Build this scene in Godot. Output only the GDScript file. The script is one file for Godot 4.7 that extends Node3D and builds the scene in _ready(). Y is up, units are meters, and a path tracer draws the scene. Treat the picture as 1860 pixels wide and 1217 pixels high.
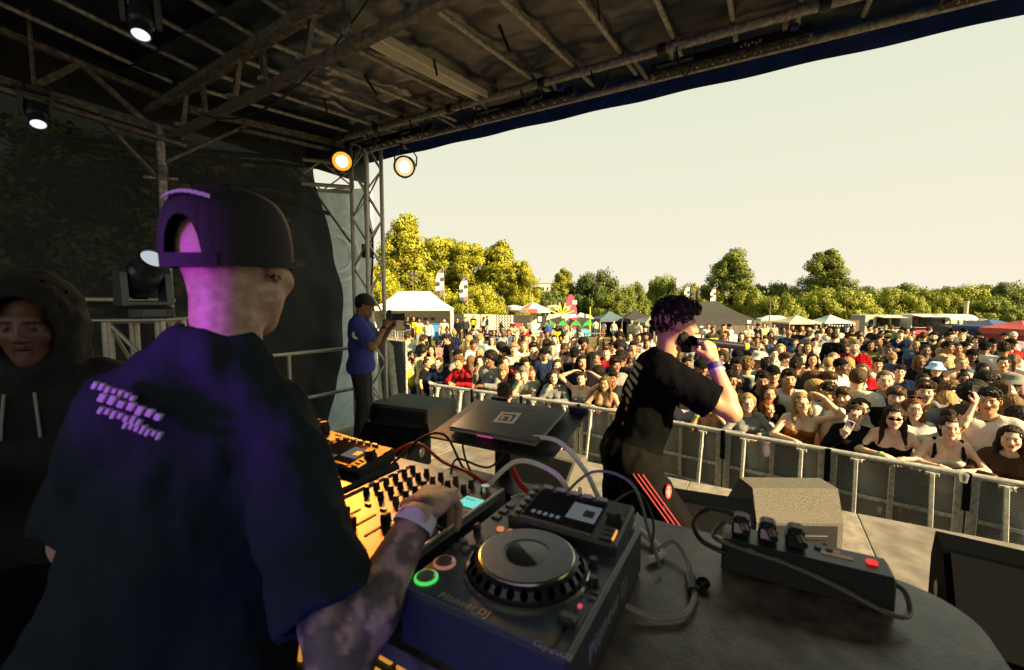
extends Node3D
const FOCAL := 800.0
const PITCH := 0.0767243
const EYE := Vector3(0, 2.7, 0)
const STAGE_TURN := -PI / 6
const CA := 0.8660254
const SA := 0.5
const FLOOR := 1.05
var used_names := {}
var mats := {}
var texs := {}
var meshes := {}
var rng := RandomNumberGenerator.new()
const SUN_AZ := 129.0
const SUN_EL := 27.0
func _ready() -> void:
	# camera
	var cam := Camera3D.new()
	cam.name = "main_camera"
	add_child(cam)
	cam.position = EYE
	cam.rotation.x = -PITCH
	cam.fov = 74.515
	cam.near = 0.05
	cam.far = 900.0
	var lens := CameraAttributesPhysical.new()
	lens.frustum_focal_length = 15.6
	lens.exposure_aperture = 4.0
	lens.frustum_focus_distance = 5.5
	cam.attributes = lens
	cam.current = true
	# sky and exposure
	var env := Environment.new()
	env.background_mode = Environment.BG_SKY
	var sky := Sky.new()
	var sm := ProceduralSkyMaterial.new()
	sm.sky_top_color = lin(0.36, 0.63, 0.44)
	sm.sky_horizon_color = lin(0.89, 0.81, 0.65)
	sm.sky_curve = 0.8
	sm.ground_bottom_color = lin(0.12, 0.11, 0.06)
	sm.ground_horizon_color = lin(0.5, 0.46, 0.36)
	sm.sun_angle_max = 8.0
	sky.sky_material = sm
	env.sky = sky
	env.background_energy_multiplier = 0.29
	env.tonemap_mode = Environment.TONE_MAPPER_LINEAR
	env.tonemap_exposure = 3.8
	env.sdfgi_enabled = true
	env.ssao_enabled = true
	env.ssil_enabled = true
	var we := WorldEnvironment.new()
	we.name = "surroundings"
	we.environment = env
	add_child(we)
	# evening sun from the right, over the crowd
	var sun := DirectionalLight3D.new()
	sun.name = "sun"
	add_child(sun)
	var az := deg_to_rad(SUN_AZ)
	var el := deg_to_rad(SUN_EL)
	var to_sun := Vector3(sin(az) * cos(el), sin(el), -cos(az) * cos(el))
	sun.basis = look(to_sun, Vector3.UP)
	sun.light_color = lin(1.0, 0.74, 0.38)
	sun.light_energy = 1.6
	sun.light_angular_distance = 0.6
	sun.shadow_enabled = true
	noise.seed = 3
	noise.noise_type = FastNoiseLite.TYPE_SIMPLEX_SMOOTH
	noise.fractal_type = FastNoiseLite.FRACTAL_FBM
	noise.fractal_octaves = 2
	var t0 := Time.get_ticks_msec()
	build_ground()
	build_stage_floor()
	build_roof()
	build_screens()
	build_tower()
	build_lights()
	build_trees()
	print("setting ", Time.get_ticks_msec() - t0)
	build_field()
	build_barrier()
	build_table()
	build_decks()
	build_laptop()
	power_box("black power box with plugs and a red switch at the table's far edge", 0.085, 1.045, 0.02, 0.29)
	power_box("power box lit amber at the left end of the table", -1.42, 1.06, -0.1, 0.34)
	build_speakers()
	print("things ", Time.get_ticks_msec() - t0)
	build_dj()
	build_mc()
	build_photographer()
	build_hooded()
	print("stage people ", Time.get_ticks_msec() - t0)
	for line in CROWD.strip_edges().split("\n"):
		crowd_person(line)
	fill_crowd()
	print("crowd ", Time.get_ticks_msec() - t0)
	build_cables()
	print("triangles in meshes made: ", Time.get_ticks_msec() - t0)

const CROWD := """
744 647 S 60 m bz k 3 l cream beard vest h1.66 | bearded steward in cream sleeves and yellow vest beside the black covered fence
736 612 S 150 m cu d 2 t white | person in white tee with dark curls seen from behind near black railings
766 617 S 130 m sh d 2 t dark beard | man in charcoal tee turned away, brown hair and beard, left of the dark hoodie
769 638 S 160 f bu k 2 l plaid | woman with dark bun in cream plaid shirt seen from behind
784 637 S 0 f lo k 2 n black | woman with long black hair in black top facing the stage near plaid shirt
812 618 S -70 m sh k 2 h black | young man in black hoodie in profile on the open grass edge
775 660 S 60 f bu d 2 t black h1.5 | person with curly topknot in black at the left end of the barrier
799 659 Lf 5 m bz b 1 l navy | man with short hair in navy and white jacket leaning on the rail's left end
821 649 S 30 m sh y 1 t black | fair haired young man in black tee smiling behind navy jacket
834 646 S 60 m be k 2 t grey | person in black beanie and grey tee behind the red hoodie
841 658 Lf 0 m cu l 2 h red | curly haired boy in bright red hoodie leaning on the rail
886 652 Pf -5 m af k 3 l grey phonew band | tall man with afro in grey sweatshirt raising a pale phone
858 656 S 170 f lo l 1 l pink h1.5 | person with long light brown hair seen from behind, right of red hoodie
868 644 S 165 f lo y 1 t cream | person with long straight blonde hair seen from behind left of the afro man
854 617 S 140 f lo y 1 n peach h1.62 | blonde woman with bare shoulders turned away at the edge of the grass
876 616 S 150 m sh y 1 t sky h1.64 | fair haired person in pale blue tee turned away beside bare shouldered blonde
893 619 S 0 f lo l 1 l cream shades | woman with sunglasses, ginger hair and cream top at edge of the crowd
875 657 S -20 f lo k 1 t black h1.48 | dark haired girl half hidden left of the tall afro man
758 582 S 20 m bz k 3 t cream vest h1.66 | steward in cream top and yellow vest walking on the grass by white marquee
776 585 S -20 m bz k 3 l white h1.66 | man in white shirt and jeans standing on grass by the blue bin
804 582 S 0 m sh b 1 t cream beard h1.68 | bearded man in cream tee and jeans standing alone on the grass
831 580 W 30 m sh k 2 l black h1.66 | man in black walking on the grass right of cream tee
845 579 S 0 m sh b 1 l dark h1.66 | man in dark sweatshirt and light trousers standing by the fence
858 575 S 0 m bz k 3 t black vest h1.66 | steward in dark clothes and yellow vest by the fence notices
877 577 S 160 f lo k 2 t white h1.6 | woman in white turned away by the pale hoarding
884 576 S -100 m sh k 2 l navy h1.66 | person in navy in profile by the pale hoarding
738 578 X 30 m bz k 3 l black h1.66 | person in black arms crossed behind the black railings
750 577 S 0 m sh k 2 t black vest h1.66 | steward in vest under the left side of the white marquee
850 597 G 40 f lo d 1 t black | woman in black seated on the grass below the fence
862 598 G -20 f lo l 1 t white | woman in white seated on the grass beside woman in black
872 596 G 10 m sh k 2 t dark | man in dark tee seated on the grass left of pale hoarding
885 600 G 0 f lo b 1 l navy | girl in navy seated on grass with legs stretched
897 603 G 30 f lo k 2 t black | girl with long black hair seated on the grass in black
905 600 G -30 f lo l 1 n brown | girl in brown top seated on the grass beside black haired girl
911 586 T 120 m be k 3 h dark | person in dark hooded top seated on a bench by dotted hoarding
928 595 T 100 m sh b 1 t grey | man in grey tee crouched on the bench in profile
936 592 T 0 m ca y 1 t cream | person in cap and cream tee at the picnic bench
948 589 T 0 f lo d 2 t floral | woman in floral dress seated before the teacup ride
958 598 T 10 m ca k 3 t red | man with black cap and red top seated before the ride
971 586 T 0 m sh k 3 l navy | man in navy seated at the table below the carousel
989 590 T -60 m be k 3 h black | person in black hood bent over the table
998 585 S 20 m bz k 3 l blue h1.64 | man in blue jacket standing behind picnic tables
1013 590 S -20 m bz k 4 t black vest beard h1.66 | bearded steward with yellow sashes standing among the picnic tables
1029 595 S -40 f lo y 1 n white h1.6 | blonde woman in white vest holding a red cup
1040 598 T 20 f lo l 1 n peach | woman with light brown hair in peach top seated by the tables
1054 598 S 150 f lo b 1 l white h1.6 | woman in loose white shirt seen from behind by the tables
940 604 T 0 f po d 1 t black shades | large woman in black tee and sunglasses seated behind the crowd
964 616 R 0 f lo l 1 n cream h1.42 | woman with both arms raised overhead in cream top
985 608 T 0 f po k 3 l orange | woman in orange sweatshirt and jeans seated facing the stage
907 634 S 150 f af k 3 t black | person with large black afro seen from behind above the grey sweatshirt
916 643 S -20 f af k 3 t dark h1.55 | woman with afro turned sideways right of the tall phone man
916 660 S 10 f lo b 1 l red | girl with long brown hair in red top behind curly blond boy
932 634 S 0 m fr y 1 n black h1.68 | blond fringed man in black vest facing the stage
972 635 S 5 m cu k 1 t brown | young man with dark curls in brown shirt facing the stage
991 643 S 10 m ca k 2 t navy | young man in black baseball cap and navy tee
1012 617 S 0 m bz k 1 t white | man with cropped dark hair and white tee beyond the black cap
961 664 B 20 f po k 2 n brown | young woman with tied black hair, hand raised beside her face
969 680 S 10 f bu r 2 n dark h1.5 | woman with high auburn bun behind the rail
942 669 S 20 f po k 4 t black h1.52 | dark skinned person with black hair left of auburn bun
1010 665 P 0 f lo b 1 l black h1.52 phone | girl with long brown hair in black sleeves holding a compact camera
943 684 C 10 f lo b 1 l black h1.5 | girl with straight brown hair covering her mouth with her hand
920 687 Lf 0 m cu y 2 t dark | boy with ginger blond curls looking over the rail
959 691 Cf 0 m cu g 1 t grey band | boy with ash blond curls resting chin near the rail
1008 688 Cf 5 f lo b 1 h grey | girl with long brown hair in grey hoodie, fist at her mouth
1031 648 S 5 m fr l 1 n dark h1.64 | light brown fringed youth with open mouth in dark vest
1021 636 S 170 m sh b 1 t white | brown haired man seen from behind in white tee
1007 630 S 0 m fr d 1 t grey | young man with dark fringe and grey tee mid crowd
995 626 S 120 m sh k 2 t dark | dark haired person turned away left of cropped hair man
1027 611 S 80 f po d 1 n pink | woman in profile with tied hair in pink top
951 630 U 0 f lo y 1 t white phonew h1.58 | blonde person holding a phone high overhead with green wristband
935 616 S 0 f lo l 1 t cream h1.5 | small face with fair hair in front of the large woman
1057 659 S 10 m br k 2 t dark h1.6 | young man with braided dark hair looking down behind hands on head girl
1080 654 S 70 m br k 3 t black h1.7 | man with black locs turned to the right
1101 640 S -10 m cu b 1 h red h1.66 | boy with brown curly fringe in red jacket
1125 633 S 0 m af k 4 t black h1.7 | dark skinned man with high top hair facing the stage
1062 625 S 20 m af k 3 t dark | person with wide black afro and headband
1046 621 S 0 m bz d 1 t white | man with short dark hair and white collar left of wide afro
1092 618 B 0 f lo l 1 t peach | woman holding both hands at her face near the open grass
1119 614 S -10 f lo k 2 t black | woman with long black hair at the back edge of the crowd
1130 613 S 0 m af k 4 t black | man with short afro in black tee with blue badge
1146 612 S 40 f lo d 1 l white | woman with brown hair in white top in profile
1162 614 S 0 f lo k 2 l brown | woman with dark hair in brown jacket left of the performer's shoulder
1180 612 S -10 m sh k 3 t white h1.66 | man in white tee with red strap nearest the performer's back
1141 633 S 160 m ca k 3 t navy c_blue h1.64 | person in blue baseball cap with white badge seen from behind
1155 631 B 0 m sh k 2 t cream | man with cropped hair and hand at face right of blue cap
1147 646 S 20 m bz k 4 t dark h1.66 | dark skinned man with shaved head near the performer's back
1120 664 S 30 m cu k 3 t grey h1.62 | man with spectacles and dark skin behind the rail beside the performer
1128 652 S 160 m cu k 3 t black | black curly head seen from behind left of the performer
1088 680 S 170 f af k 3 t dark h1.5 | large black curly hair seen from behind between two front girls
1054 689 Hf 0 f po d 1 n lilac | girl with both hands on her head in lilac top and white jacket
1097 701 Lf 0 f lo l 2 n tan band | girl with long light hair and patterned tan top at the rail
1117 688 P -10 m sh k 3 l dark h1.5 phone | person in dark sleeves lifting a phone beside the performer
1049 645 S 170 m ca k 2 t black | black cap seen from behind left of the braided man
1070 642 S 150 m bz l 1 t grey | fair cropped head seen from behind above the locs
1112 632 S 0 f lo b 1 t white h1.55 | woman with brown hair in white behind the red jacket boy
1118 583 S 0 f po y 1 l white h1.6 | blonde woman in white top and pink skirt standing alone on grass
1134 590 T 0 m bz k 3 t white | man in white tee seated on the grass in front of dark gazebos
1138 596 G 0 f lo r 2 t brown | person with reddish hair seated on the grass near dark gazebos
1149 583 S 0 m ca y 1 t cream c_white h1.66 | man in white cap and cream tee by the black gazebo
1162 586 S 150 m sh l 1 t white h1.66 | man in white seen from behind left of the grey gazebo
1176 598 S 0 m sh d 1 t black h1.66 | man in black tee standing left of the performer's head
1154 592 T 20 m bz k 3 t black | man in black tee with red stripe seated on the grass
1083 580 S 170 m sh k 1 t white h1.66 | person in white tee by the picnic rug
1098 580 S 10 m sh k 1 t denim h1.66 | person in denim shirt by the blue gazebo
1075 592 G 20 f lo d 1 t white | girl in white seated on the rug in front of the blue gazebo
1092 595 G -20 m sh k 2 t cream | boy in cream seated on the rug by the blue gazebo
1062 588 G 10 f lo k 2 n black | girl in black seated left of the picnic rug
1336 666 B 5 m sh k 4 t dark h1.66 | young dark skinned man pointing one finger up right of the performer's arm
1365 666 S 165 m cu l 2 l mint h1.66 | man with bleached curls seen from behind right of pointing man
1398 667 S 160 m cu k 3 t black | dark curly head seen from behind above the short fade man
1338 648 S 160 m be k 3 t black | black beanie seen from behind above the pointing man
1348 645 S 20 f po d 2 n peach | tan woman with bare shoulder behind the beanie
1317 645 S -120 f lo b 1 l white | brown haired woman in white turned left just right of the performer's wrist
1364 649 S 170 m sh k 3 t dark | dark haired head seen from behind left of the white bucket hat
1383 654 S 10 m bc d 2 t grey c_white | person in white bucket hat facing the stage
1379 619 S 0 f po k 3 t cream h1.58 | girl in cream tee with blue square print
1406 609 X 0 f lo k 3 n brown h1.6 | woman in brown crop top and white trousers with folded arms
1355 612 S -10 f lo d 1 n black h1.62 | smiling woman in black dress by the gazebo leg
1284 659 S 20 m bz k 4 t black | dark skinned man half hidden behind the performer's forearm
1281 669 S 20 m ca k 3 t dark | man in black cap behind the performer's elbow
1381 610 S 0 f po k 3 n black h1.62 | woman in black top behind the girl with blue print
1362 593 X 0 m bz k 2 t white h1.66 | man in white tee with folded arms by the wooden fence
1380 591 S 40 m ca k 2 l black h1.66 | man in black jacket and cap by the wooden fence
1392 590 S 20 m bz k 2 l plaid h1.66 | person in black and white checked shirt by the wooden fence
1400 586 S 0 m sh k 1 t white h1.66 | person in white tee behind checked shirt by the fence
1301 599 S 10 m bz k 3 l dark vest h1.64 | worker in dark top with yellow sleeves under the black gazebo
1319 594 S 0 m sh d 2 t brown h1.66 | man in brown tee under the black gazebo
1328 593 S 30 m ca k 2 t white h1.66 | person in white and dark cap under the black gazebo
1288 592 S 0 m bz k 2 t white h1.66 | person in white tee at the back of the black gazebo
1436 606 S 175 m ba k 3 t navy h1.68 | bald man in navy tee seen from behind
1430 600 S 10 m bz k 4 l mint h1.68 | dark skinned man in mint sweatshirt behind the bald man
1455 601 S 165 m bz k 2 t black h1.68 | man in black tee seen from behind right of the bald man
1487 609 S 10 m sh k 1 h grey h1.7 | young man in grey jacket standing tall at the back of the crowd
1476 609 S 150 m cu b 1 h grey h1.64 | curly haired person in grey hoodie hugging beside grey jacket man
1458 631 S 0 f lo k 1 n peach | pale woman with long black hair and bare shoulders mid crowd
1471 631 S -20 f lo b 2 t plaid | woman with long auburn brown hair leaning towards black haired woman
1417 634 S 0 f bo y 1 t white | woman with short blonde curls in white top
1406 643 S 10 f po d 1 t white h1.5 | girl with white hairband beside the blonde curls
1433 653 S 70 m fr b 1 t white h1.62 | young man with brown quiff in profile in white
1456 653 S 50 f po d 1 t cream h1.52 | girl with tied hair in profile touching her chin
1484 654 S 0 f lo k 2 n black | smiling woman with long black hair and off shoulder black top
1510 662 S 150 m bz y 1 t red h1.6 | fair haired person in red polo seen from behind
1525 653 S 0 f lo y 1 t white | blonde woman with long wavy hair behind the red polo
1532 667 S 60 m be k 4 t white h1.6 | man in black durag and white tee beside the red polo
1551 663 S 170 f lo y 1 t white | long straight blonde hair seen from behind below the red checked shirt
1455 667 S 160 m cu k 3 t dark | black curly head seen from behind below profile girl
1522 613 S 170 m sh d 1 l black h1.7 | man in black leather jacket seen from behind
1540 622 S 165 f bo b 2 n white | woman with brown bob and white strapless top seen from behind
1516 602 S -10 m ba k 4 t white h1.66 | bald man in white tee with cross body strap
1416 681 S 0 m ca k 2 t black h1.6 | man in black cap with white letters between two fades
1441 690 S 0 m sh k 2 t white h1.66 | man with neat dark fade and white tee facing the stage
1482 692 S 60 m fr b 1 l sky h1.62 | man with brown quiff and stubble in profile right of white tee
1556 597 X 20 m bz k 3 t black vest h1.68 | steward in bright yellow vest standing at the food stalls
1412 587 S 20 m bz k 2 t cream h1.66 | man in cream tee by the wooden fence left of cream gazebo
1488 592 S 0 m sh k 2 t mint h1.66 | person in mint tee between the two pale gazebos
1505 590 S 150 m sh k 2 t black h1.66 | person in black seen from behind at the bunting gazebo
1463 596 S -20 f lo l 1 n peach h1.6 | woman with light hair in peach top near cream gazebo
1499 600 S 20 f lo l 1 t pink h1.55 | woman with fair hair in pink below the bunting gazebo
1544 595 S 0 m ca k 1 l black c_blue h1.66 | person in blue cap and black jacket near the steward
1531 599 S 10 m sh l 1 t white h1.6 | person in white tee below the bunting
1479 599 S 0 f lo y 1 l white h1.55 | woman in white by the cream gazebo leg
1446 593 S 0 m sh k 2 t dark h1.6 | person in dark tee inside the cream gazebo
1562 630 S 0 m sh g 1 l check beard h1.74 | grey bearded man in red checked shirt
1586 628 X 0 f lo k 3 l olive | woman in olive crop top with folded arms
1599 618 S 60 m cu k 3 t black h1.7 | man with black curly hair in black tee turned sideways
1614 634 S -20 f bu d 2 n cream | tan woman with hair up and bare shoulders beside black tee girl
1628 638 S -20 f po k 4 t black | dark skinned woman in black tee with ponytail by the steel barrier
1605 662 S 0 m cu k 2 t white h1.5 | boy with glasses and short curls below the barrier
1637 676 S 0 m sh k 1 t navy h1.5 | smiling boy with round face and black hair
1583 674 S -10 f bo l 1 t red h1.5 | girl with light brown bob frowning below the red check
1645 608 B 0 m sh l 1 l navy h1.68 | man in navy blazer with hand on chin
1623 608 X 10 m sh k 2 t black beard h1.66 | bearded man in black tee left of the navy blazer
1612 606 S 20 f lo k 2 t navy h1.58 | woman in navy behind bearded black tee
1685 638 X 10 m bz k 4 l navy h1.7 | dark skinned man in navy sweatshirt with folded arms
1702 612 X -5 m sh k 1 t black beard h1.72 | smiling bearded man in black tee with folded arms at right
1692 612 S 160 m sh b 2 t white h1.66 | man in white tee seen from behind beside the smiling bearded man
1677 616 S 20 f lo b 1 t pink h1.58 | woman with brown hair and pink top right of the navy blazer
1594 598 X 0 m sh k 2 t black h1.66 | man in black tee with folded arms at the food trailer
1585 596 S 30 m sh k 2 l white vest h1.66 | worker in white and yellow at the first food trailer
1604 600 S 30 m bz k 2 t white vest h1.6 | second worker in white and yellow right of black tee
1616 590 S 150 m bz y 1 t white pack h1.66 | fair person in white with dark backpack at the trailer
1628 594 S 170 f bu l 1 t grey h1.6 | woman in grey tee seen from behind at the trailers
1657 601 S 30 f lo d 2 t floral h1.58 | woman in floral shirt near the red van counter
1670 603 S 0 f cu k 2 n floral h1.58 | curly haired woman in patterned dress by the red van
1643 599 S 10 m ca k 2 t green h1.62 | person in dark cap and green top between the trailers
1696 599 S 140 m sh b 1 t grey h1.66 | man in grey tee in front of the red flowered van
1571 608 S 20 m bz k 4 t dark h1.64 | dark skinned man behind the red checked shirt
1576 616 S 0 f lo d 2 l black h1.58 | woman with dark hair above olive crop top
1732 612 S 30 m sh k 2 t black h1.68 | dark haired man in black tee turned right beside blond man
1752 613 S 0 m bz y 1 t white h1.66 | blond man with short hair and white tee
1780 619 S -10 m sh b 1 l red h1.66 | man with sunglasses and red jacket over white tee
1731 631 S 60 m sh k 3 t floral h1.66 | young man in printed white tee looking down
1747 634 S 10 m bz k 3 t black h1.62 | man in black tee with white chest stripe
1761 632 S 50 m be k 2 t dark h1.64 | man in dark cap turned right behind woman in black cap
1773 646 S 0 f ca k 4 n tan h1.6 | dark skinned woman in black cap and tan top
1805 633 S 165 m ca k 3 t white pack h1.7 | man in white tee with black backpack seen from behind
1834 635 S 175 m sh k 3 t white h1.74 | broad man in white tee seen from behind at right
1748 660 B 10 f bu y 2 n peach h1.58 | woman with blonde hair up and tan shoulders, hand at her face
1761 657 S 10 f po k 2 l denim h1.55 | woman in denim jacket right of the blonde updo
1799 674 P 5 f lo k 4 l navy h1.55 phone | dark skinned girl with long black hair holding a red phone
1809 624 S 0 m ca k 3 t navy h1.68 | man in black cap above the backpack man
1796 624 S 20 m sh k 2 t grey h1.64 | dark haired man in grey tee left of the backpack man
1840 613 S -10 m sh k 3 t white h1.66 | man in white tee near the red gazebo
1852 611 S 0 m ca k 2 t lilac c_white h1.66 | person in white cap and lilac top below the red gazebo
1842 625 S 20 m ca k 3 l red h1.66 | man in black cap and dark red jacket at right
1768 618 S 120 f lo k 2 l white h1.58 | dark haired woman in white turned away left of the red jacket
1742 602 S 20 m ca k 2 t white h1.66 | man in white tee and dark cap at the black food van
1734 602 S 150 m be k 2 h white h1.66 | person in white hood at the black food van
1763 602 S 170 m be k 2 h grey h1.66 | person in grey hoodie seen from behind at the black food van
1709 637 S 0 f lo b 2 n cream h1.55 | woman holding a cup before the white printed tee
1724 621 S 10 f lo k 2 t floral shades h1.58 | woman with sunglasses beside the black tee man at right
1791 612 S 0 m ca k 2 l black h1.64 | person in black cap at the blue gazebo
1383 693 S 0 m sh k 3 l black h1.64 | young man with dark fade looking right behind the blonde girl
1348 698 S 10 f lo k 3 l black h1.52 | woman with long dark hair lowering her eyes behind braided girl
1343 722 S 10 f br k 3 l black h1.5 | dark skinned girl with braids left of the blonde girl
1368 731 Lf 10 f lo y 1 h grey band | blonde girl with long hair in pale grey top leaning on the rail, eyes closed
1406 717 S 0 f lo b 2 l black h1.5 | woman with ginger brown hair right of the blonde girl
1404 744 S 30 f lo r 2 t lilac h1.42 | auburn head bowed forward between two blonde women
1301 745 Df 0 f po k 2 n sky band | girl with head down on her hands over the rail
1245 734 Lf 20 f lo k 2 l lilac | girl with black hair and off shoulder lilac top looking down at the rail
1297 723 S 20 m bz d 2 l dots h1.5 | person in navy polka dot shirt behind the bowed head
1329 692 S 20 m sh k 3 t dark | dark haired person half hidden left of the lowered eyes woman
1260 718 S 40 f lo d 2 t dark h1.52 | dark haired person under the performer's sleeve
1458 732 Of 10 f lo y 1 n leopard | blonde woman in leopard print top with hand on her head
1521 694 S 0 m fr b 1 t dark h1.64 | youth with brown fringe and pale eyes mid crowd
1512 717 S -60 m cu k 2 l white h1.56 | man with thick black hair turned left behind leopard top woman
1539 722 S -20 m fr b 1 t white h1.64 | young man with brown quiff and white tee looking left
1550 756 Pf 0 f po b 1 l black shadesup phonew | woman in black polo neck with sunglasses on her head filming by phone
1565 689 S 160 m fr b 1 t white h1.68 | youth with brown mop seen from behind in white and green shirt
1485 707 S 100 m fr y 1 t white h1.58 | blond fringed head turned away right of the leopard woman
1583 743 S 10 f lo b 1 t white h1.48 | girl with brown hair half hidden behind black tee man
1611 692 S 0 m bz l 1 t navy h1.68 | man with fair buzz cut and navy tee
1634 723 S -5 m fr b 1 t black h1.72 | stern man with brown fringe in black tee behind sunglasses woman
1630 757 Lf 0 f lo d 1 n black shades band | woman in black vest and dark sunglasses leaning on the rail
1672 745 S -5 f lo r 1 t white h1.52 shadesup | smiling girl with long auburn hair behind the rail
1687 713 S -10 m cu d 1 h grey h1.6 | boy with dark tousled fringe in grey top
1708 672 S 0 f bc d 1 t peach batik h1.54 | woman in blue and white patterned bucket hat
1751 690 S 0 f bu k 4 t navy h1.48 | dark skinned girl with tied hair and navy top
1800 697 S 10 m af k 4 t navy h1.58 | dark skinned person with short curls below the red phone
1804 730 S -10 m sh k 2 t white h1.66 | young man with thick black hair and white tee at right
1732 775 Lf 0 f bu d 1 n white pack | woman in white vest with dark straps leaning on the rail
1758 756 U 60 f po b 1 n peach h1.54 phone | brown haired woman in profile raising a dark phone
1805 782 S -30 f br k 3 t hivis h1.5 | woman with long black locs and yellow green top at right
1845 797 Lf -20 f lo d 1 l brown band | woman in brown sweater leaning on the rail at the far right
1728 715 S 30 m cu l 1 t white h1.58 | sandy curly head left of the black phone
1743 711 S 60 f lo r 1 t white shades h1.58 | ginger long haired woman with red glasses in profile
1767 721 S 130 m af k 3 t dark h1.62 | person with short black afro turned away left of the white tee man
1833 709 S 90 f bo b 1 t sky h1.56 | woman with brown hair in a claw clip in profile at right
1832 734 S 170 f lo l 1 l lilac h1.5 | long fair hair seen from behind at the right of white tee man
1853 758 S 170 f lo k 2 l black h1.5 | long black hair seen from behind at the right picture edge
1735 729 S 150 f lo y 1 t dark h1.5 | smooth blonde hair seen from behind below the black phone
1790 715 S 170 f af k 3 t black h1.56 | dark curly hair seen from behind above the white tee man
1852 698 S 0 m bc k 4 t dark c_grey h1.6 | person in grey blue hat at the right picture edge
1693 695 S 0 m bz k 3 t dark h1.56 | dark cap of hair below the bucket hat woman
1709 704 S 10 m be k 2 t black h1.54 | person in black beanie below the bucket hat"""
# ---------------------------------------------------------------- the stage
func st(called: String, label: String, category: String, u: float, v: float, h: float, turn := 0.0, group := "") -> Node3D:
	return thing(called, label, category, S(u, v, h), STAGE_TURN + turn, group)

func tarp() -> StandardMaterial3D:
	var m := M("roof_tarpaulin", Color(0.018, 0.037, 0.062), 0.35, 0.0, "mottle", 0.8, "b_fold", 0.35)
	m.metallic_specular = 0.6
	return m

func steel() -> StandardMaterial3D:
	return M("galvanised_steel", Color(0.62, 0.61, 0.59), 0.42, 0.2, "grime", 2.2)

func dull_steel() -> StandardMaterial3D:
	return M("dull_aluminium", Color(0.58, 0.55, 0.5), 0.38, 0.35, "soft", 3.0)

func painted() -> StandardMaterial3D:
	return M("grey_painted_steel", Color(0.26, 0.24, 0.215), 0.5, 0.1, "grime", 1.6)

func black_plastic() -> StandardMaterial3D:
	return M("black_plastic", Color(0.016, 0.017, 0.02), 0.42, 0.0, "soft", 6.0, "b_grain", 0.25)

func box_truss(parent: Node3D, a: Vector3, b: Vector3, w: float, step: float, r := 0.024, called := "chord", side := Vector3.ZERO) -> void:
	var z := (b - a).normalized()
	var x := side if side != Vector3.ZERO else (Vector3.UP if absf(z.y) < 0.9 else Vector3.RIGHT).cross(z).normalized()
	var y := z.cross(x).normalized()
	var len := a.distance_to(b)
	var c := [x * w / 2 + y * w / 2, -x * w / 2 + y * w / 2, -x * w / 2 - y * w / 2, x * w / 2 - y * w / 2]
	for k in 4:
		var e: Vector3 = c[k]
		put(parent, called, Geo.new().rod(a + e, b + e, r, 12).mesh(), dull_steel())
	var n := int(len / step)
	for k in 4:
		var e: Vector3 = c[k]
		var f: Vector3 = c[(k + 1) % 4]
		for j in n:
			var p := a + z * (len * j / n)
			var q := a + z * (len * (j + 1) / n)
			var up := (j + k) % 2 == 0
			put(parent, "lattice_bar", Geo.new().rod(p + (e if up else f), q + (f if up else e), r * 0.42, 6).mesh(), dull_steel())
		put(parent, "end_bar", Geo.new().rod(a + e, a + f, r * 0.5, 6).mesh(), dull_steel())
		put(parent, "end_bar", Geo.new().rod(b + e, b + f, r * 0.5, 6).mesh(), dull_steel())

func build_stage_floor() -> void:
	var deck := structure("stage_floor", Geo.new().box(Vector3(-0.6, FLOOR - 0.07, -0.9), Vector3(9.6, 0.1, 6.6)).mesh(), M("deck_frame", Color(0.04, 0.036, 0.034), 0.7), Transform3D(Basis(Vector3.UP, STAGE_TURN), Vector3.ZERO))
	var ply := [M("deck_ply_a", Color(0.27, 0.24, 0.21), 0.62, 0.0, "mottle", 0.9), M("deck_ply_b", Color(0.23, 0.205, 0.18), 0.6, 0.0, "mottle", 0.7), M("deck_ply_c", Color(0.3, 0.265, 0.23), 0.66, 0.0, "mottle", 1.1)]
	var board := Geo.new().box(Vector3.ZERO, Vector3(1.215, 0.02, 1.095), 0.004).mesh()
	for a in 8:
		for b in 6:
			put(deck, "deck_board", board, ply[(a * 2 + b * 5) % 3], Transform3D(Basis.IDENTITY, Vector3(-4.8 + a * 1.22, FLOOR - 0.01, -3.65 + b * 1.1)))
	# closed underside towards the pit
	structure("stage_skirt", Geo.new().box(Vector3(-0.6, (FLOOR - 0.13) / 2, -4.16), Vector3(9.6, FLOOR - 0.13, 0.03)).mesh(), cloth("black"), Transform3D(Basis(Vector3.UP, STAGE_TURN), Vector3.ZERO))

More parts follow.
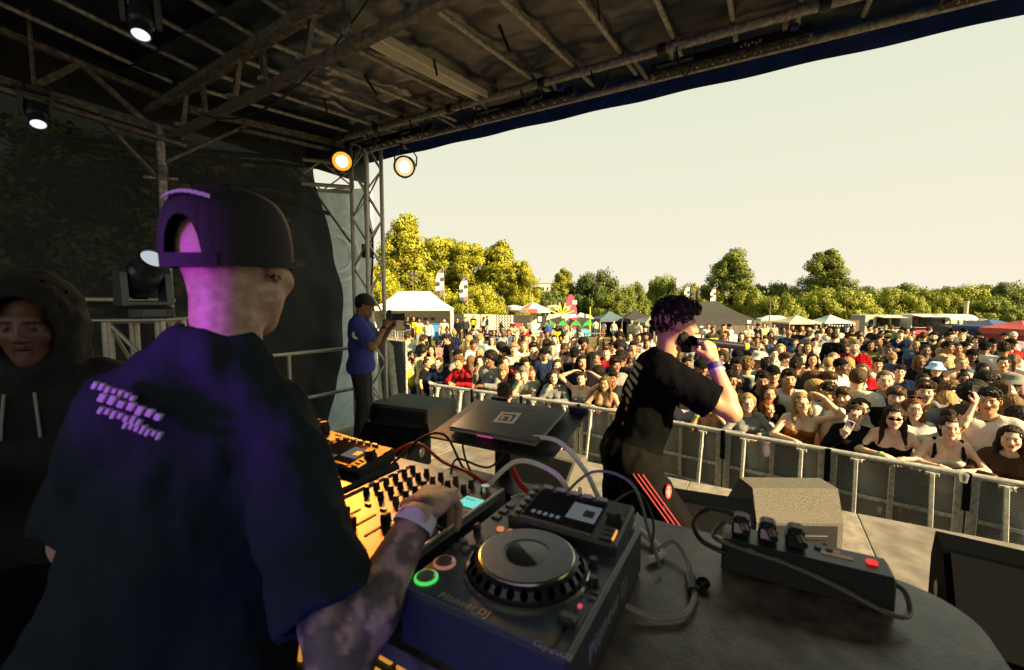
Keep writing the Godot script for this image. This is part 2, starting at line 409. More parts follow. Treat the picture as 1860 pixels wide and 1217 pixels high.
func build_roof() -> void:
	var t := st("stage_roof", "black tarpaulin stage roof on steel tubes with dark blue front edge", "stage roof", 0, 0, 0)
	noise.frequency = 1.0
	var skin_f := func(s: float, w: float) -> Vector3:
		var u := lerpf(-4.52, 3.3, s)
		var v := lerpf(1.45, 4.02, w)
		var sag := 0.022 * absf(sin((u + 4.35) / 0.373 * PI)) * sin(w * PI)
		return Vector3(u, 4.455 + 0.112 * (v - 2.1) + sag + 0.025 * noise.get_noise_2d(u * 1.6, v * 3.2) + 0.006 * noise.get_noise_2d(u * 6.0, v * 9.0 + 40.0), -v)
	put(t, "front_tarpaulin", Geo.new().sheet(220, 60, skin_f).mesh(), tarp())
	var skin_r := func(s: float, w: float) -> Vector3:
		var u := lerpf(-4.52, 3.3, s)
		var v := lerpf(-2.75, 1.8, w)
		return Vector3(u, 4.46 + 0.1 * (1.83 - v) + 0.02 * absf(sin((u + 4.35) / 0.373 * PI)) + 0.02 * noise.get_noise_2d(u * 3.0, v * 5.0), -v)
	put(t, "rear_tarpaulin", Geo.new().sheet(180, 50, skin_r).mesh(), tarp())
	for k in 20:
		var u := -3.98 + 0.373 * k
		if k != 5:
			put(t, "purlin", Geo.new().rod(SL(u, 1.75, 4.38), SL(u, 3.78, 4.585), 0.017, 10).mesh(), steel())
		put(t, "purlin", Geo.new().rod(SL(u, -2.4, 4.78), SL(u, 1.7, 4.37), 0.016, 8).mesh(), steel())
		put(t, "purlin_bracket", Geo.new().box(SL(u, 3.36, 4.545), Vector3(0.035, 0.05, 0.07), 0.004).mesh(), painted())
	# the wide lifting bracket between two purlins
	put(t, "lifting_channel", Geo.new().box(SL(-2.22, 2.72, 4.47), Vector3(0.11, 0.012, 1.3), 0.003, Basis(Vector3.RIGHT, 0.105)).box(SL(-2.275, 2.72, 4.44), Vector3(0.008, 0.06, 1.3), 0.002, Basis(Vector3.RIGHT, 0.105)).box(SL(-2.165, 2.72, 4.44), Vector3(0.008, 0.06, 1.3), 0.002, Basis(Vector3.RIGHT, 0.105)).mesh(), M("bright_steel", Color(0.75, 0.73, 0.68), 0.3, 0.3))
	put(t, "inspection_plate", Geo.new().box(SL(-2.0, 2.15, 4.5), Vector3(0.2, 0.006, 0.5), 0.002, Basis(Vector3.RIGHT, 0.105)).mesh(), M("bright_steel"))
	# front tubes
	put(t, "front_tube", Geo.new().rod(SL(-4.4, 3.7, 4.465), SL(3.3, 3.7, 4.465), 0.027, 14).mesh(), steel())
	put(t, "rear_tube", Geo.new().rod(SL(-4.3, 3.35, 4.49), SL(3.3, 3.35, 4.49), 0.032, 14).mesh(), steel())
	for k in 8:
		var u := -3.75 + k * 0.95
		put(t, "tube_link", Geo.new().bar(SL(u, 3.33, 4.48), SL(u + 0.03, 3.72, 4.46), 0.03, 0.012).mesh(), painted())
		put(t, "tube_clamp", Geo.new().lathe([Vector2(0.036, -0.03), Vector2(0.042, -0.026), Vector2(0.042, 0.026), Vector2(0.036, 0.03)], 14, SL(u + 0.2, 3.35, 4.49), Basis(Vector3.BACK, PI / 2)).mesh(), black_plastic())
	var pelmet := M("pelmet_vinyl", Color(0.03, 0.055, 0.13), 0.5, 0.0, "mottle", 0.7, "b_fold", 0.5)
	pelmet.backlight_enabled = true
	pelmet.backlight = lin(0.12, 0.2, 0.46)
	put(t, "front_pelmet", Geo.new().sheet(120, 6, func(s: float, w: float): return Vector3(lerpf(-4.5, 3.35, s), lerpf(4.456, 4.74, w), -4.01 - 0.012 * sin(s * 60.0) * (1.0 - w))).mesh(), pelmet)
	put(t, "side_pelmet", Geo.new().sheet(60, 6, func(s: float, w: float): return Vector3(-4.47 - 0.01 * sin(s * 40.0), lerpf(4.2, 5.05, w), lerpf(-4.0, 2.7, s))).mesh(), M("side_pelmet_vinyl", Color(0.012, 0.014, 0.018), 0.6, 0.0, "mottle", 0.7))
	# the main truss across the stage
	var ch := painted()
	var a0 := SL(-4.25, 1.79, 4.04)
	var a1 := SL(3.3, 1.35, 4.04)
	var up := Vector3(0, 0.27, 0)
	var back := SL(0, -0.16, 0.0)
	put(t, "truss_chord", Geo.new().bar(a0, a1, 0.06, 0.05, 0.004).mesh(), ch)
	put(t, "truss_chord", Geo.new().bar(a0 + up, a1 + up, 0.045, 0.045, 0.004).mesh(), ch)
	put(t, "truss_chord", Geo.new().bar(a0 + up * 0.55 + back, a1 + up * 0.55 + back, 0.04, 0.04, 0.004).mesh(), ch)
	for k in 18:
		var f := (k + 0.5) / 18.0
		var p := a0.lerp(a1, f)
		var q := a0.lerp(a1, f + (0.014 if k % 2 == 0 else -0.004))
		put(t, "truss_post", Geo.new().bar(p, q + up, 0.032, 0.032, 0.003).mesh(), ch)
		if k % 2 == 0:
			put(t, "truss_brace", Geo.new().bar(p + back + up * 0.55, a0.lerp(a1, f + 0.02) + up, 0.028, 0.028, 0.003).mesh(), ch)
		put(t, "truss_cleat", Geo.new().box(p + Vector3(0.05, 0.03, 0.04), Vector3(0.05, 0.02, 0.06), 0.002).mesh(), steel())
	# the side frame over the left wall
	put(t, "side_beam", Geo.new().bar(SL(-4.2, -1.8, 4.2), SL(-4.2, 1.85, 4.04), 0.05, 0.05, 0.004).mesh(), ch)
	put(t, "side_beam", Geo.new().bar(SL(-4.16, -1.8, 4.13), SL(-4.16, 1.85, 3.97), 0.05, 0.03, 0.004).mesh(), ch)
	put(t, "side_beam", Geo.new().bar(SL(-4.2, -1.8, 4.62), SL(-4.2, 1.8, 4.31), 0.05, 0.04, 0.004).mesh(), ch)
	put(t, "side_brace", Geo.new().bar(SL(-4.2, 1.245, 4.357), SL(-4.2, 1.0, 4.1), 0.03, 0.04, 0.003).mesh(), ch)
	put(t, "side_brace", Geo.new().bar(SL(-4.2, 1.245, 4.357), SL(-4.2, 1.62, 4.07), 0.03, 0.04, 0.003).mesh(), ch)
	put(t, "side_beam", Geo.new().bar(SL(-4.2, 1.9, 4.29), SL(-4.2, 3.45, 4.47), 0.05, 0.06, 0.004).mesh(), ch)
	put(t, "side_beam", Geo.new().bar(SL(-4.16, 2.3, 4.25), SL(-4.16, 3.45, 4.37), 0.04, 0.03, 0.004).mesh(), ch)
	put(t, "knee_brace", Geo.new().bar(SL(-4.2, 1.642, 3.69), SL(-4.2, 1.321, 4.03), 0.05, 0.025, 0.003).mesh(), ch)
	put(t, "knee_brace", Geo.new().bar(SL(-4.2, 1.7, 3.8), SL(-4.2, 2.36, 4.31), 0.05, 0.025, 0.003).mesh(), ch)
	put(t, "corner_post", Geo.new().rod(SL(-4.2, 1.69, FLOOR), SL(-4.2, 1.69, 4.08), 0.03, 14).mesh(), steel())
	put(t, "post_collar", Geo.new().rod(SL(-4.2, 1.69, 3.66), SL(-4.2, 1.69, 3.78), 0.04, 12).mesh(), painted())
	put(t, "post_pin", Geo.new().rod(SL(-4.28, 1.6, 3.68), SL(-4.12, 1.76, 3.68), 0.014, 8).mesh(), steel())
	put(t, "guy_cable", Geo.new().tube(arc(SL(-3.6, 1.72, 4.06), SL(-1.7, 1.66, 4.3), 0.25), 0.006, 6).mesh(), M("cable_black", Color(0.012, 0.012, 0.013), 0.5))
	for k in 6:
		var u := -3.7 + k * 0.62
		put(t, "loose_cable", Geo.new().tube(arc(SL(u, 3.33, 4.47), SL(u + 0.12, 3.42, 4.5), 0.12 + 0.04 * (k % 3)), 0.007, 6).mesh(), M("cable_black"))
		put(t, "batten_strap", Geo.new().bar(SL(u + 0.3, 2.6 - 0.1 * (k % 2), 4.47), SL(u + 0.31, 2.62, 4.36), 0.02, 0.006).mesh(), M("cable_black"))

func arc(a: Vector3, b: Vector3, sag: float, n := 14) -> PackedVector3Array:
	var p := PackedVector3Array()
	for k in n + 1:
		var f := float(k) / n
		p.append(a.lerp(b, f) - Vector3(0, sag * 4.0 * f * (1.0 - f), 0))
	return p

func spline(pts: Array, n := 8) -> PackedVector3Array:
	var c := Curve3D.new()
	for k in pts.size():
		var p: Vector3 = pts[k]
		var a: Vector3 = pts[maxi(k - 1, 0)]
		var b: Vector3 = pts[mini(k + 1, pts.size() - 1)]
		var t := (b - a) / 6.0
		c.add_point(p, -t, t)
	c.bake_interval = 0.01
	var out := PackedVector3Array()
	var m := (pts.size() - 1) * n
	for k in m + 1:
		out.append(c.samplef(float(k) / n))
	return out

func build_screens() -> void:
	var net := M("mesh_net", Color(0.022, 0.032, 0.042), 0.85, 0.0, "weave", 2.0)
	net.albedo_color.a = 0.988
	net.transparency = BaseMaterial3D.TRANSPARENCY_ALPHA
	noise.frequency = 1.0
	var side := st("mesh_screen", "black mesh wind screen hung along the left side of the stage", "screen", -4.45, 0, FLOOR)
	put(side, "netting", Geo.new().sheet(90, 60, func(s: float, w: float):
		var h := lerpf(0.0, 3.55, w)
		var edge := 3.34 + 0.37 * sin(clampf(h / 3.0, 0.0, 1.0) * PI) ** 1.2 - 0.06 * clampf((h - 2.6), 0.0, 1.0)
		var v := lerpf(-3.0, edge, s)
		return Vector3(0.02 * sin(v * 5.0) + 0.05 * noise.get_noise_2d(v * 1.5, h * 1.2) - 0.2 * maxf(0.0, v - 3.0), h, -v)).mesh(), net)
	for k in 14:
		var v := -0.5 + k * 0.29
		put(side, "eyelet_tie", Geo.new().tube(arc(Vector3(0.0, 3.33, -v), Vector3(0.1, 3.16 + 0.06 * (k % 2), -v), 0.02, 4), 0.006, 6).mesh(), M("cable_black"))
	put(side, "seam_band", Geo.new().sheet(60, 1, func(s: float, w: float): return Vector3(0.03 + 0.02 * sin(lerpf(1.8, 3.5, s) * 5.0) - 0.2 * maxf(0.0, lerpf(1.8, 3.5, s) - 3.0), 2.72 + 0.05 * w - 0.05 * s, -lerpf(1.8, 3.5, s))).mesh(), M("net_band", Color(0.01, 0.011, 0.013), 0.8))
	# behind and right of the camera
	var rear := st("rear_screen", "low black mesh screen across the open back of the stage", "screen", 0, -2.6, FLOOR)
	put(rear, "netting", Geo.new().sheet(40, 20, func(s: float, w: float): return Vector3(lerpf(-4.5, 3.4, s), lerpf(0, 1.5, w), 0.06 * sin(s * 40.0))).mesh(), cloth("black"))
	var right := st("right_screen", "black mesh screen along the right side of the stage", "screen", 3.35, 0, FLOOR)
	put(right, "netting", Geo.new().sheet(30, 20, func(s: float, w: float): return Vector3(0.05 * sin(s * 30.0), lerpf(0, 4.1, w), lerpf(2.6, -1.4, s))).mesh(), cloth("black"))
	# the grey banner behind the net
	var ban := st("banner", "pale grey fabric banner with white letters beside the truss tower", "banner", -4.72, 3.72, FLOOR)
	var fab := M("banner_fabric", Color(0.66, 0.72, 0.75), 0.8, 0.0, "soft", 1.2, "b_fold", 0.5)
	fab.backlight_enabled = true
	fab.backlight = lin(0.45, 0.5, 0.52)
	put(ban, "fabric", Geo.new().sheet(50, 60, func(s: float, w: float): return Vector3(0.012 * sin(s * 22.0 + w * 2.0) * w + 0.02 * sin(w * 9.0), lerpf(0.05, 3.2 - 0.25 * (1.0 - s), w), lerpf(0.45, -0.62, s))).mesh(), fab)
	var white := M("banner_print", Color(0.62, 0.64, 0.6), 0.8)
	var letters := "NCENHVTI"
	for k in letters.length():
		var a := k / 7.0
		var l := put(ban, "letter", text_mesh(letters[k], 0.13, 0.002, "Droid Sans", true), white)
		l.transform = Transform3D(Basis(Vector3.UP, PI / 2) * Basis(Vector3.BACK, PI / 2 - 0.35 + 0.5 * a), Vector3(0.055, 0.75 + 0.1 * k, -0.12 - 0.22 * sin(a * 1.6)))
	put(ban, "full_stop", Geo.new().ball(Vector3(0.05, 1.66, -0.36), Vector3(0.004, 0.022, 0.022), 10, 6).mesh(), white)
	for e in [[0, "ring"], [1, "ring"]]:
		put(ban, "pale_ring", Geo.new().lathe([Vector2(0.2 + 0.12 * e[0], 0.0), Vector2(0.2 + 0.12 * e[0], 0.003), Vector2(0.235 + 0.12 * e[0], 0.003), Vector2(0.235 + 0.12 * e[0], 0.0)], 36, Vector3(0.035, 2.25, 0.0), Basis(Vector3.BACK, -PI / 2)).mesh(), M("banner_ring", Color(0.76, 0.8, 0.8), 0.8))

func build_tower() -> void:
	var t := st("truss_tower", "aluminium truss tower at the front left corner of the stage", "truss tower", -4.14, 3.72, FLOOR)
	box_truss(t, Vector3(0, 0.03, 0), Vector3(0, 3.5, 0), 0.24, 0.27, 0.025)
	put(t, "base_plate", Geo.new().box(Vector3(0, 0.012, 0), Vector3(0.42, 0.024, 0.42), 0.004).mesh(), steel())
	put(t, "cable_run", Geo.new().tube(spline([Vector3(0.1, 3.4, 0.1), Vector3(0.03, 2.7, 0.06), Vector3(0.1, 2.3, 0.02), Vector3(0.05, 1.2, 0.08), Vector3(0.08, 0.05, 0.1)]), 0.012, 6).mesh(), M("cable_black"))
	put(t, "dimmer_box", Geo.new().box(Vector3(0.02, 2.25, 0.04), Vector3(0.1, 0.16, 0.08), 0.006).mesh(), black_plastic())
	put(t, "stay_rod", Geo.new().rod(Vector3(-0.14, 2.35, 0.14), Vector3(-0.35, 2.95, 0.5), 0.013, 8).mesh(), painted())
	var w := st("wing_truss", "horizontal aluminium wing truss outside the left net behind the tower", "truss", -5.25, 2.6, 4.12)
	box_truss(w, Vector3(-0.55, -0.05, 1.1), Vector3(1.0, 0.02, -1.0), 0.26, 0.3, 0.022)
	# guard rails
	var r := st("guard_rail", "steel guard rail with posts along the left stage edge", "guard rail", -4.3, 2.4, FLOOR)
	for h in [1.1, 0.6]:
		put(r, "rail", Geo.new().rod(Vector3(0, h + 0.02, 1.6), Vector3(0, h - 0.01, -1.25), 0.021, 10).mesh(), dull_steel())
	for z in [-1.2, -0.36, 0.5, 1.4]:
		put(r, "rail_post", Geo.new().rod(Vector3(0, 0, z), Vector3(0, 1.1, z), 0.021, 10).mesh(), dull_steel())
	var r2 := st("upper_guard_rail", "long pale rail crossing behind the hooded man", "guard rail", -4.38, 0.3, FLOOR)
	put(r2, "rail", Geo.new().rod(Vector3(0, 1.7, 2.2), Vector3(0, 1.66, -1.5), 0.018, 8).mesh(), dull_steel())
	put(r2, "rail_tag", Geo.new().box(Vector3(0.02, 1.6, -0.35), Vector3(0.01, 0.07, 0.16)).mesh(), painted())
	for z in [-1.2, 0.2, 1.6]:
		put(r2, "rail_post", Geo.new().rod(Vector3(0, 0, z), Vector3(0, 1.68, z), 0.018, 8).mesh(), painted())

func par_can(label: String, pos: Vector3, aim: Vector3, hang: Vector3, color: Color, lens_energy: float, light_energy: float, angle: float) -> void:
	var t := thing("par_lamp", label, "stage light", pos, 0.0, "par lamps on the front tubes")
	var z := (aim - pos).normalized()
	var b := look(z, Vector3.UP)
	var turn := b * Basis(Vector3.RIGHT, PI / 2)
	put(t, "lamp_housing", Geo.new().lathe([Vector2(0.0, -0.3), Vector2(0.06, -0.3), Vector2(0.075, -0.22), Vector2(0.105, -0.16), Vector2(0.108, 0.02), Vector2(0.118, 0.022), Vector2(0.118, 0.045), Vector2(0.1, 0.045), Vector2(0.098, 0.0)], 28, Vector3.ZERO, turn).mesh(), black_plastic())
	put(t, "lamp_lens", Geo.new().lathe([Vector2(0.098, 0.012), Vector2(0.07, 0.02), Vector2(0.0, 0.024)], 28, Vector3.ZERO, turn).mesh(), glow("par_glow_%s" % label.left(6), color, lens_energy))
	put(t, "lamp_bulb", Geo.new().lathe([Vector2(0.062, 0.026), Vector2(0.03, 0.03), Vector2(0.0, 0.031)], 22, Vector3.ZERO, turn).mesh(), glow("par_bulb", Color(1.0, 0.72, 0.36), 1.2))
	var g := Geo.new()
	var x := b.x
	var piv := z * -0.1
	g.tube(PackedVector3Array([piv + x * 0.115, piv + x * 0.125 + Vector3(0, 0.1, 0), piv + x * 0.06 + Vector3(0, 0.2, 0), piv - x * 0.06 + Vector3(0, 0.2, 0), piv - x * 0.125 + Vector3(0, 0.1, 0), piv - x * 0.115]), 0.009, 6)
	put(t, "yoke", g.mesh(), black_plastic())
	put(t, "hook_clamp", Geo.new().rod(piv + Vector3(0, 0.19, 0), hang - pos, 0.016, 8).ball(hang - pos, Vector3(0.045, 0.04, 0.045), 10, 6).mesh(), steel())
	put(t, "barn_clip", Geo.new().box(z * 0.045 + b.y * -0.115, Vector3(0.05, 0.012, 0.02), 0.002, b).mesh(), steel())
	var l := SpotLight3D.new()
	l.name = "lamp_beam"
	t.add_child(l)
	l.global_transform = Transform3D(look(-z, Vector3.UP), pos + z * 0.06)
	l.light_color = color.linear_to_srgb()
	l.light_energy = light_energy
	l.spot_angle = angle
	l.spot_range = 30.0
	l.spot_attenuation = 2.0
	l.light_size = 0.09
	l.shadow_enabled = true

func wash_lamp(label: String, pos: Vector3, aim: Vector3, color: Color, energy: float, angle: float, foot: Vector3) -> void:
	var t := thing("led_wash_lamp", label, "stage light", pos, 0.0, "led wash lamps at the rear of the stage")
	var z := (aim - pos).normalized()
	var turn := look(z, Vector3.UP) * Basis(Vector3.RIGHT, PI / 2)
	put(t, "lamp_housing", Geo.new().lathe([Vector2(0, -0.12), Vector2(0.09, -0.12), Vector2(0.11, 0), Vector2(0.11, 0.03), Vector2(0.1, 0.03)], 24, Vector3.ZERO, turn).mesh(), black_plastic())
	put(t, "lamp_lens", Geo.new().lathe([Vector2(0.1, 0.022), Vector2(0, 0.024)], 24, Vector3.ZERO, turn).mesh(), glow("wash_" + label.left(5), color, 3.0))
	put(t, "stand", Geo.new().rod(Vector3(0, -0.1, 0) - z * 0.05, foot - pos, 0.018, 8).mesh(), black_plastic())
	var l := SpotLight3D.new()
	l.name = "lamp_beam"
	t.add_child(l)
	l.global_transform = Transform3D(look(-z, Vector3.UP), pos + z * 0.05)
	l.light_color = color.linear_to_srgb()
	l.light_energy = energy
	l.spot_angle = angle
	l.spot_range = 20.0
	l.spot_attenuation = 2.0
	l.light_size = 0.1
	l.shadow_enabled = true

func moving_head(called_label: String, lens_at: Vector3, turn: float, tilt: float, hung: bool, lens_energy: float, size: float, hang_to := 0.0) -> void:
	var off := Vector3(0, -0.34 if hung else 0.34, 0) + Basis(Vector3.RIGHT, tilt) * Vector3(0, 0.22, 0)
	var at := lens_at - Basis(Vector3.UP, turn) * off * size
	var t := thing("moving_head_light", called_label, "stage light", at, turn, "moving head lights")
	t.scale = Vector3.ONE * size
	var up := -1.0 if hung else 1.0
	var body := M("fixture_black", Color(0.022, 0.025, 0.032), 0.36, 0.0, "soft", 5.0)
	put(t, "base", Geo.new().box(Vector3(0, 0.05 * up, 0), Vector3(0.3, 0.1, 0.26), 0.02).mesh(), body)
	put(t, "base_panel", Geo.new().box(Vector3(0, 0.05 * up, 0.1315), Vector3(0.16, 0.05, 0.003)).mesh(), M("fixture_panel", Color(0.05, 0.06, 0.07), 0.3))
	for e in [-1.0, 1.0]:
		var q: float = e
		var p := PackedVector2Array([Vector2(-0.07, 0.11), Vector2(0.07, 0.11), Vector2(0.055, 0.36), Vector2(0.03, 0.41), Vector2(-0.03, 0.41), Vector2(-0.055, 0.36)])
		for k in p.size():
			p[k] = Vector2(p[k].x, p[k].y * up)
		put(t, "yoke_arm", Geo.new().prism(p, 0.045, Transform3D(Basis(Vector3.UP, PI / 2), Vector3(0.145 * q, 0, 0))).mesh(), M("fixture_grey", Color(0.085, 0.095, 0.11), 0.36, 0.1, "soft", 5.0))
	put(t, "yoke_foot", Geo.new().box(Vector3(0, 0.125 * up, 0), Vector3(0.33, 0.045, 0.14), 0.012).mesh(), M("fixture_grey"))
	var b := Basis(Vector3.RIGHT, tilt)
	var c := Vector3(0, 0.34 * up, 0)
	var head := put(t, "lamp_head", Geo.new().lathe([Vector2(0, -0.2), Vector2(0.07, -0.2), Vector2(0.11, -0.15), Vector2(0.118, -0.05), Vector2(0.115, 0.06), Vector2(0.095, 0.1), Vector2(0.09, 0.2), Vector2(0.098, 0.215), Vector2(0.082, 0.222), Vector2(0.078, 0.2)], 30, c, b).mesh(), M("fixture_head", Color(0.028, 0.036, 0.05), 0.3, 0.0, "soft", 5.0))
	put(head, "lamp_lens", Geo.new().lathe([Vector2(0.08, 0.205), Vector2(0.05, 0.222), Vector2(0, 0.228)], 24, c, b).mesh(), glow("head_lens_%s" % lens_energy, Color(0.85, 0.92, 1.0), lens_energy))
	for k in 4:
		put(head, "cooling_fin", Geo.new().box(c + b * Vector3(0, -0.08 - k * 0.024, 0.108), Vector3(0.1, 0.008, 0.02), 0.002, b).mesh(), body)
	if hung:
		put(t, "hanging_pipe", Geo.new().rod(Vector3(0, 0, 0), Vector3(0, hang_to, 0), 0.025, 10).mesh(), painted())

func build_lights() -> void:
	par_can("glowing amber par lamp left of the truss tower top", S(-4.02, 3.28, 4.22), S(-1.1, 0.72, 2.2), S(-4.05, 3.35, 4.5), Color(1.0, 0.29, 0.025), 0.5, 5.0, 7.0)
	par_can("warm par lamp hanging right of the truss tower", S(-3.53, 3.72, 4.2), S(-1.6, 1.0, 3.0), S(-3.55, 3.7, 4.47), Color(1.0, 0.6, 0.28), 0.34, 1.0, 20.0)
	moving_head("moving head light on the short truss tower behind the cap", at_depth(272, 467, 2.4), 1.1, 0.95, false, 0.16, 0.72)
	moving_head("lit moving head hanging from the roof at top left", at_depth(248, 58, 2.3), 0.5, 2.75, true, 0.3, 0.48, 1.3)
	moving_head("smaller lit moving head hanging against the left net", at_depth(60, 222, 2.9), 0.9, 2.55, true, 0.3, 0.48, 1.3)
	wash_lamp("violet led wash lamp behind the DJ on the left", Vector3(-1.55, 2.75, 0.35), at_depth(400, 560, 0.68), Color(0.42, 0.03, 0.85), 1.4, 13.5, Vector3(-1.55, FLOOR, 0.35))
	wash_lamp("blue led wash lamp at the back of the stage", Vector3(-0.45, 1.7, 0.75), Vector3(-0.05, 2.12, -0.6), Color(0.07, 0.06, 0.9), 0.26, 22.0, Vector3(-0.45, FLOOR, 0.75))
	# short truss tower under the moving head
	var p := at_depth(258, 575, 2.45)
	var t := thing("short_truss_tower", "short aluminium truss stand carrying the moving head", "truss tower", Vector3(p.x, FLOOR, p.z), 0.25)
	box_truss(t, Vector3(0, 0.02, 0), Vector3(0, p.y - FLOOR - 0.02, 0), 0.24, 0.3, 0.025)
	put(t, "top_plate", Geo.new().box(Vector3(0, p.y - FLOOR - 0.012, 0), Vector3(0.34, 0.012, 0.34), 0.003).mesh(), dull_steel())
	# strip lights on the front tubes
	for k in 4:
		var u: float = [-3.42, -1.92, -0.3, 1.3][k]
		var b := st("strip_light", ["strip light batten nearest the truss tower", "middle strip light batten hanging between the front tubes", "strip light batten above the performer's side of the stage", "strip light batten out to the right"][k], "stage light", u, 3.5, 4.42, 0.0, "strip light battens")
		put(b, "housing", Geo.new().box(Vector3(0, 0, 0), Vector3(1.0, 0.085, 0.09), 0.008, Basis(Vector3.RIGHT, -0.25)).mesh(), M("batten_black", Color(0.014, 0.014, 0.016), 0.5, 0.1, "soft", 4.0))
		var name_plate := put(b, "lettering", text_mesh("Sunstrip Active", 0.028), M("print_white", Color(0.6, 0.6, 0.58), 0.6))
		name_plate.transform = Transform3D(Basis(Vector3.RIGHT, -0.25), Vector3(-0.33, 0.008, 0.0475))
		for j in 6:
			put(b, "dip_switch", Geo.new().box(Vector3(0.1 + j * 0.022, 0.0 + 0.012 * (j % 2), 0.0455), Vector3(0.012, 0.014 + 0.006 * (j % 3), 0.003), 0.0, Basis(Vector3.RIGHT, -0.25)).mesh(), M("print_white"))
		put(b, "power_plug", Geo.new().box(Vector3(0.4, 0.03, 0.06), Vector3(0.05, 0.035, 0.035), 0.005).mesh(), M("plug_blue", Color(0.03, 0.05, 0.3), 0.4))
		for j in 10:
			put(b, "lamp_cup", Geo.new().lathe([Vector2(0.036, 0.0), Vector2(0.02, 0.02), Vector2(0.0, 0.024)], 12, Vector3(-0.45 + j * 0.1, -0.047, 0.012)).mesh(), dull_steel())
		for e in [-0.35, 0.35]:
			put(b, "hanger", Geo.new().bar(Vector3(e, 0.03, 0.02), Vector3(e, 0.07, 0.12), 0.03, 0.008).mesh(), steel())
# ---------------------------------------------------------------- the DJ table and what stands on it
const TABLE := 2.12

func build_table() -> void:
	var t := st("dj_table", "long dark brown DJ table with a rounded corner", "table", -0.7, 0.83, FLOOR)
	var p := PackedVector2Array([Vector2(-1.25, -0.33), Vector2(1.02, -0.33)])
	p.append(Vector2(1.06, -0.29))
	for k in 9:
		var a := PI / 2 * k / 8.0
		p.append(Vector2(0.93 + 0.13 * cos(a), 0.2 + 0.13 * sin(a)))
	p.append(Vector2(-1.25, 0.33))
	var wood := M("table_board", Color(0.21, 0.155, 0.125), 0.34, 0.0, "grime", 1.4, "b_grain", 0.04)
	wood.metallic_specular = 0.65
	put(t, "table_top", Geo.new().prism(p, 0.03, Transform3D(Basis(Vector3.RIGHT, -PI / 2), Vector3(0, TABLE - FLOOR - 0.015, 0))).mesh(), wood)
	for e in [[-1.18, 0.26], [0.95, 0.24], [-1.18, -0.27], [0.95, -0.27]]:
		put(t, "leg", Geo.new().box(Vector3(e[0], (TABLE - FLOOR - 0.03) / 2, e[1]), Vector3(0.06, TABLE - FLOOR - 0.03, 0.06), 0.004).mesh(), black_plastic())
	put(t, "front_cloth", Geo.new().sheet(80, 8, func(s: float, w: float): return Vector3(lerpf(-1.22, 0.92, s), lerpf(0.02, TABLE - FLOOR - 0.035, w), -0.3 - 0.012 * sin(s * 90.0))).mesh(), cloth("black"))
	put(t, "lower_shelf", Geo.new().box(Vector3(-0.1, 0.72, 0.05), Vector3(2.1, 0.025, 0.5), 0.003).mesh(), wood)

func knob_mesh(r: float, h: float) -> ArrayMesh:
	var key := "knob%s_%s" % [r, h]
	if not meshes.has(key):
		meshes[key] = Geo.new().lathe([Vector2(r * 1.15, 0), Vector2(r * 1.12, h * 0.25), Vector2(r, h * 0.3), Vector2(r * 0.9, h * 0.95), Vector2(r * 0.8, h), Vector2(0, h)], 14).mesh()
	return meshes[key]

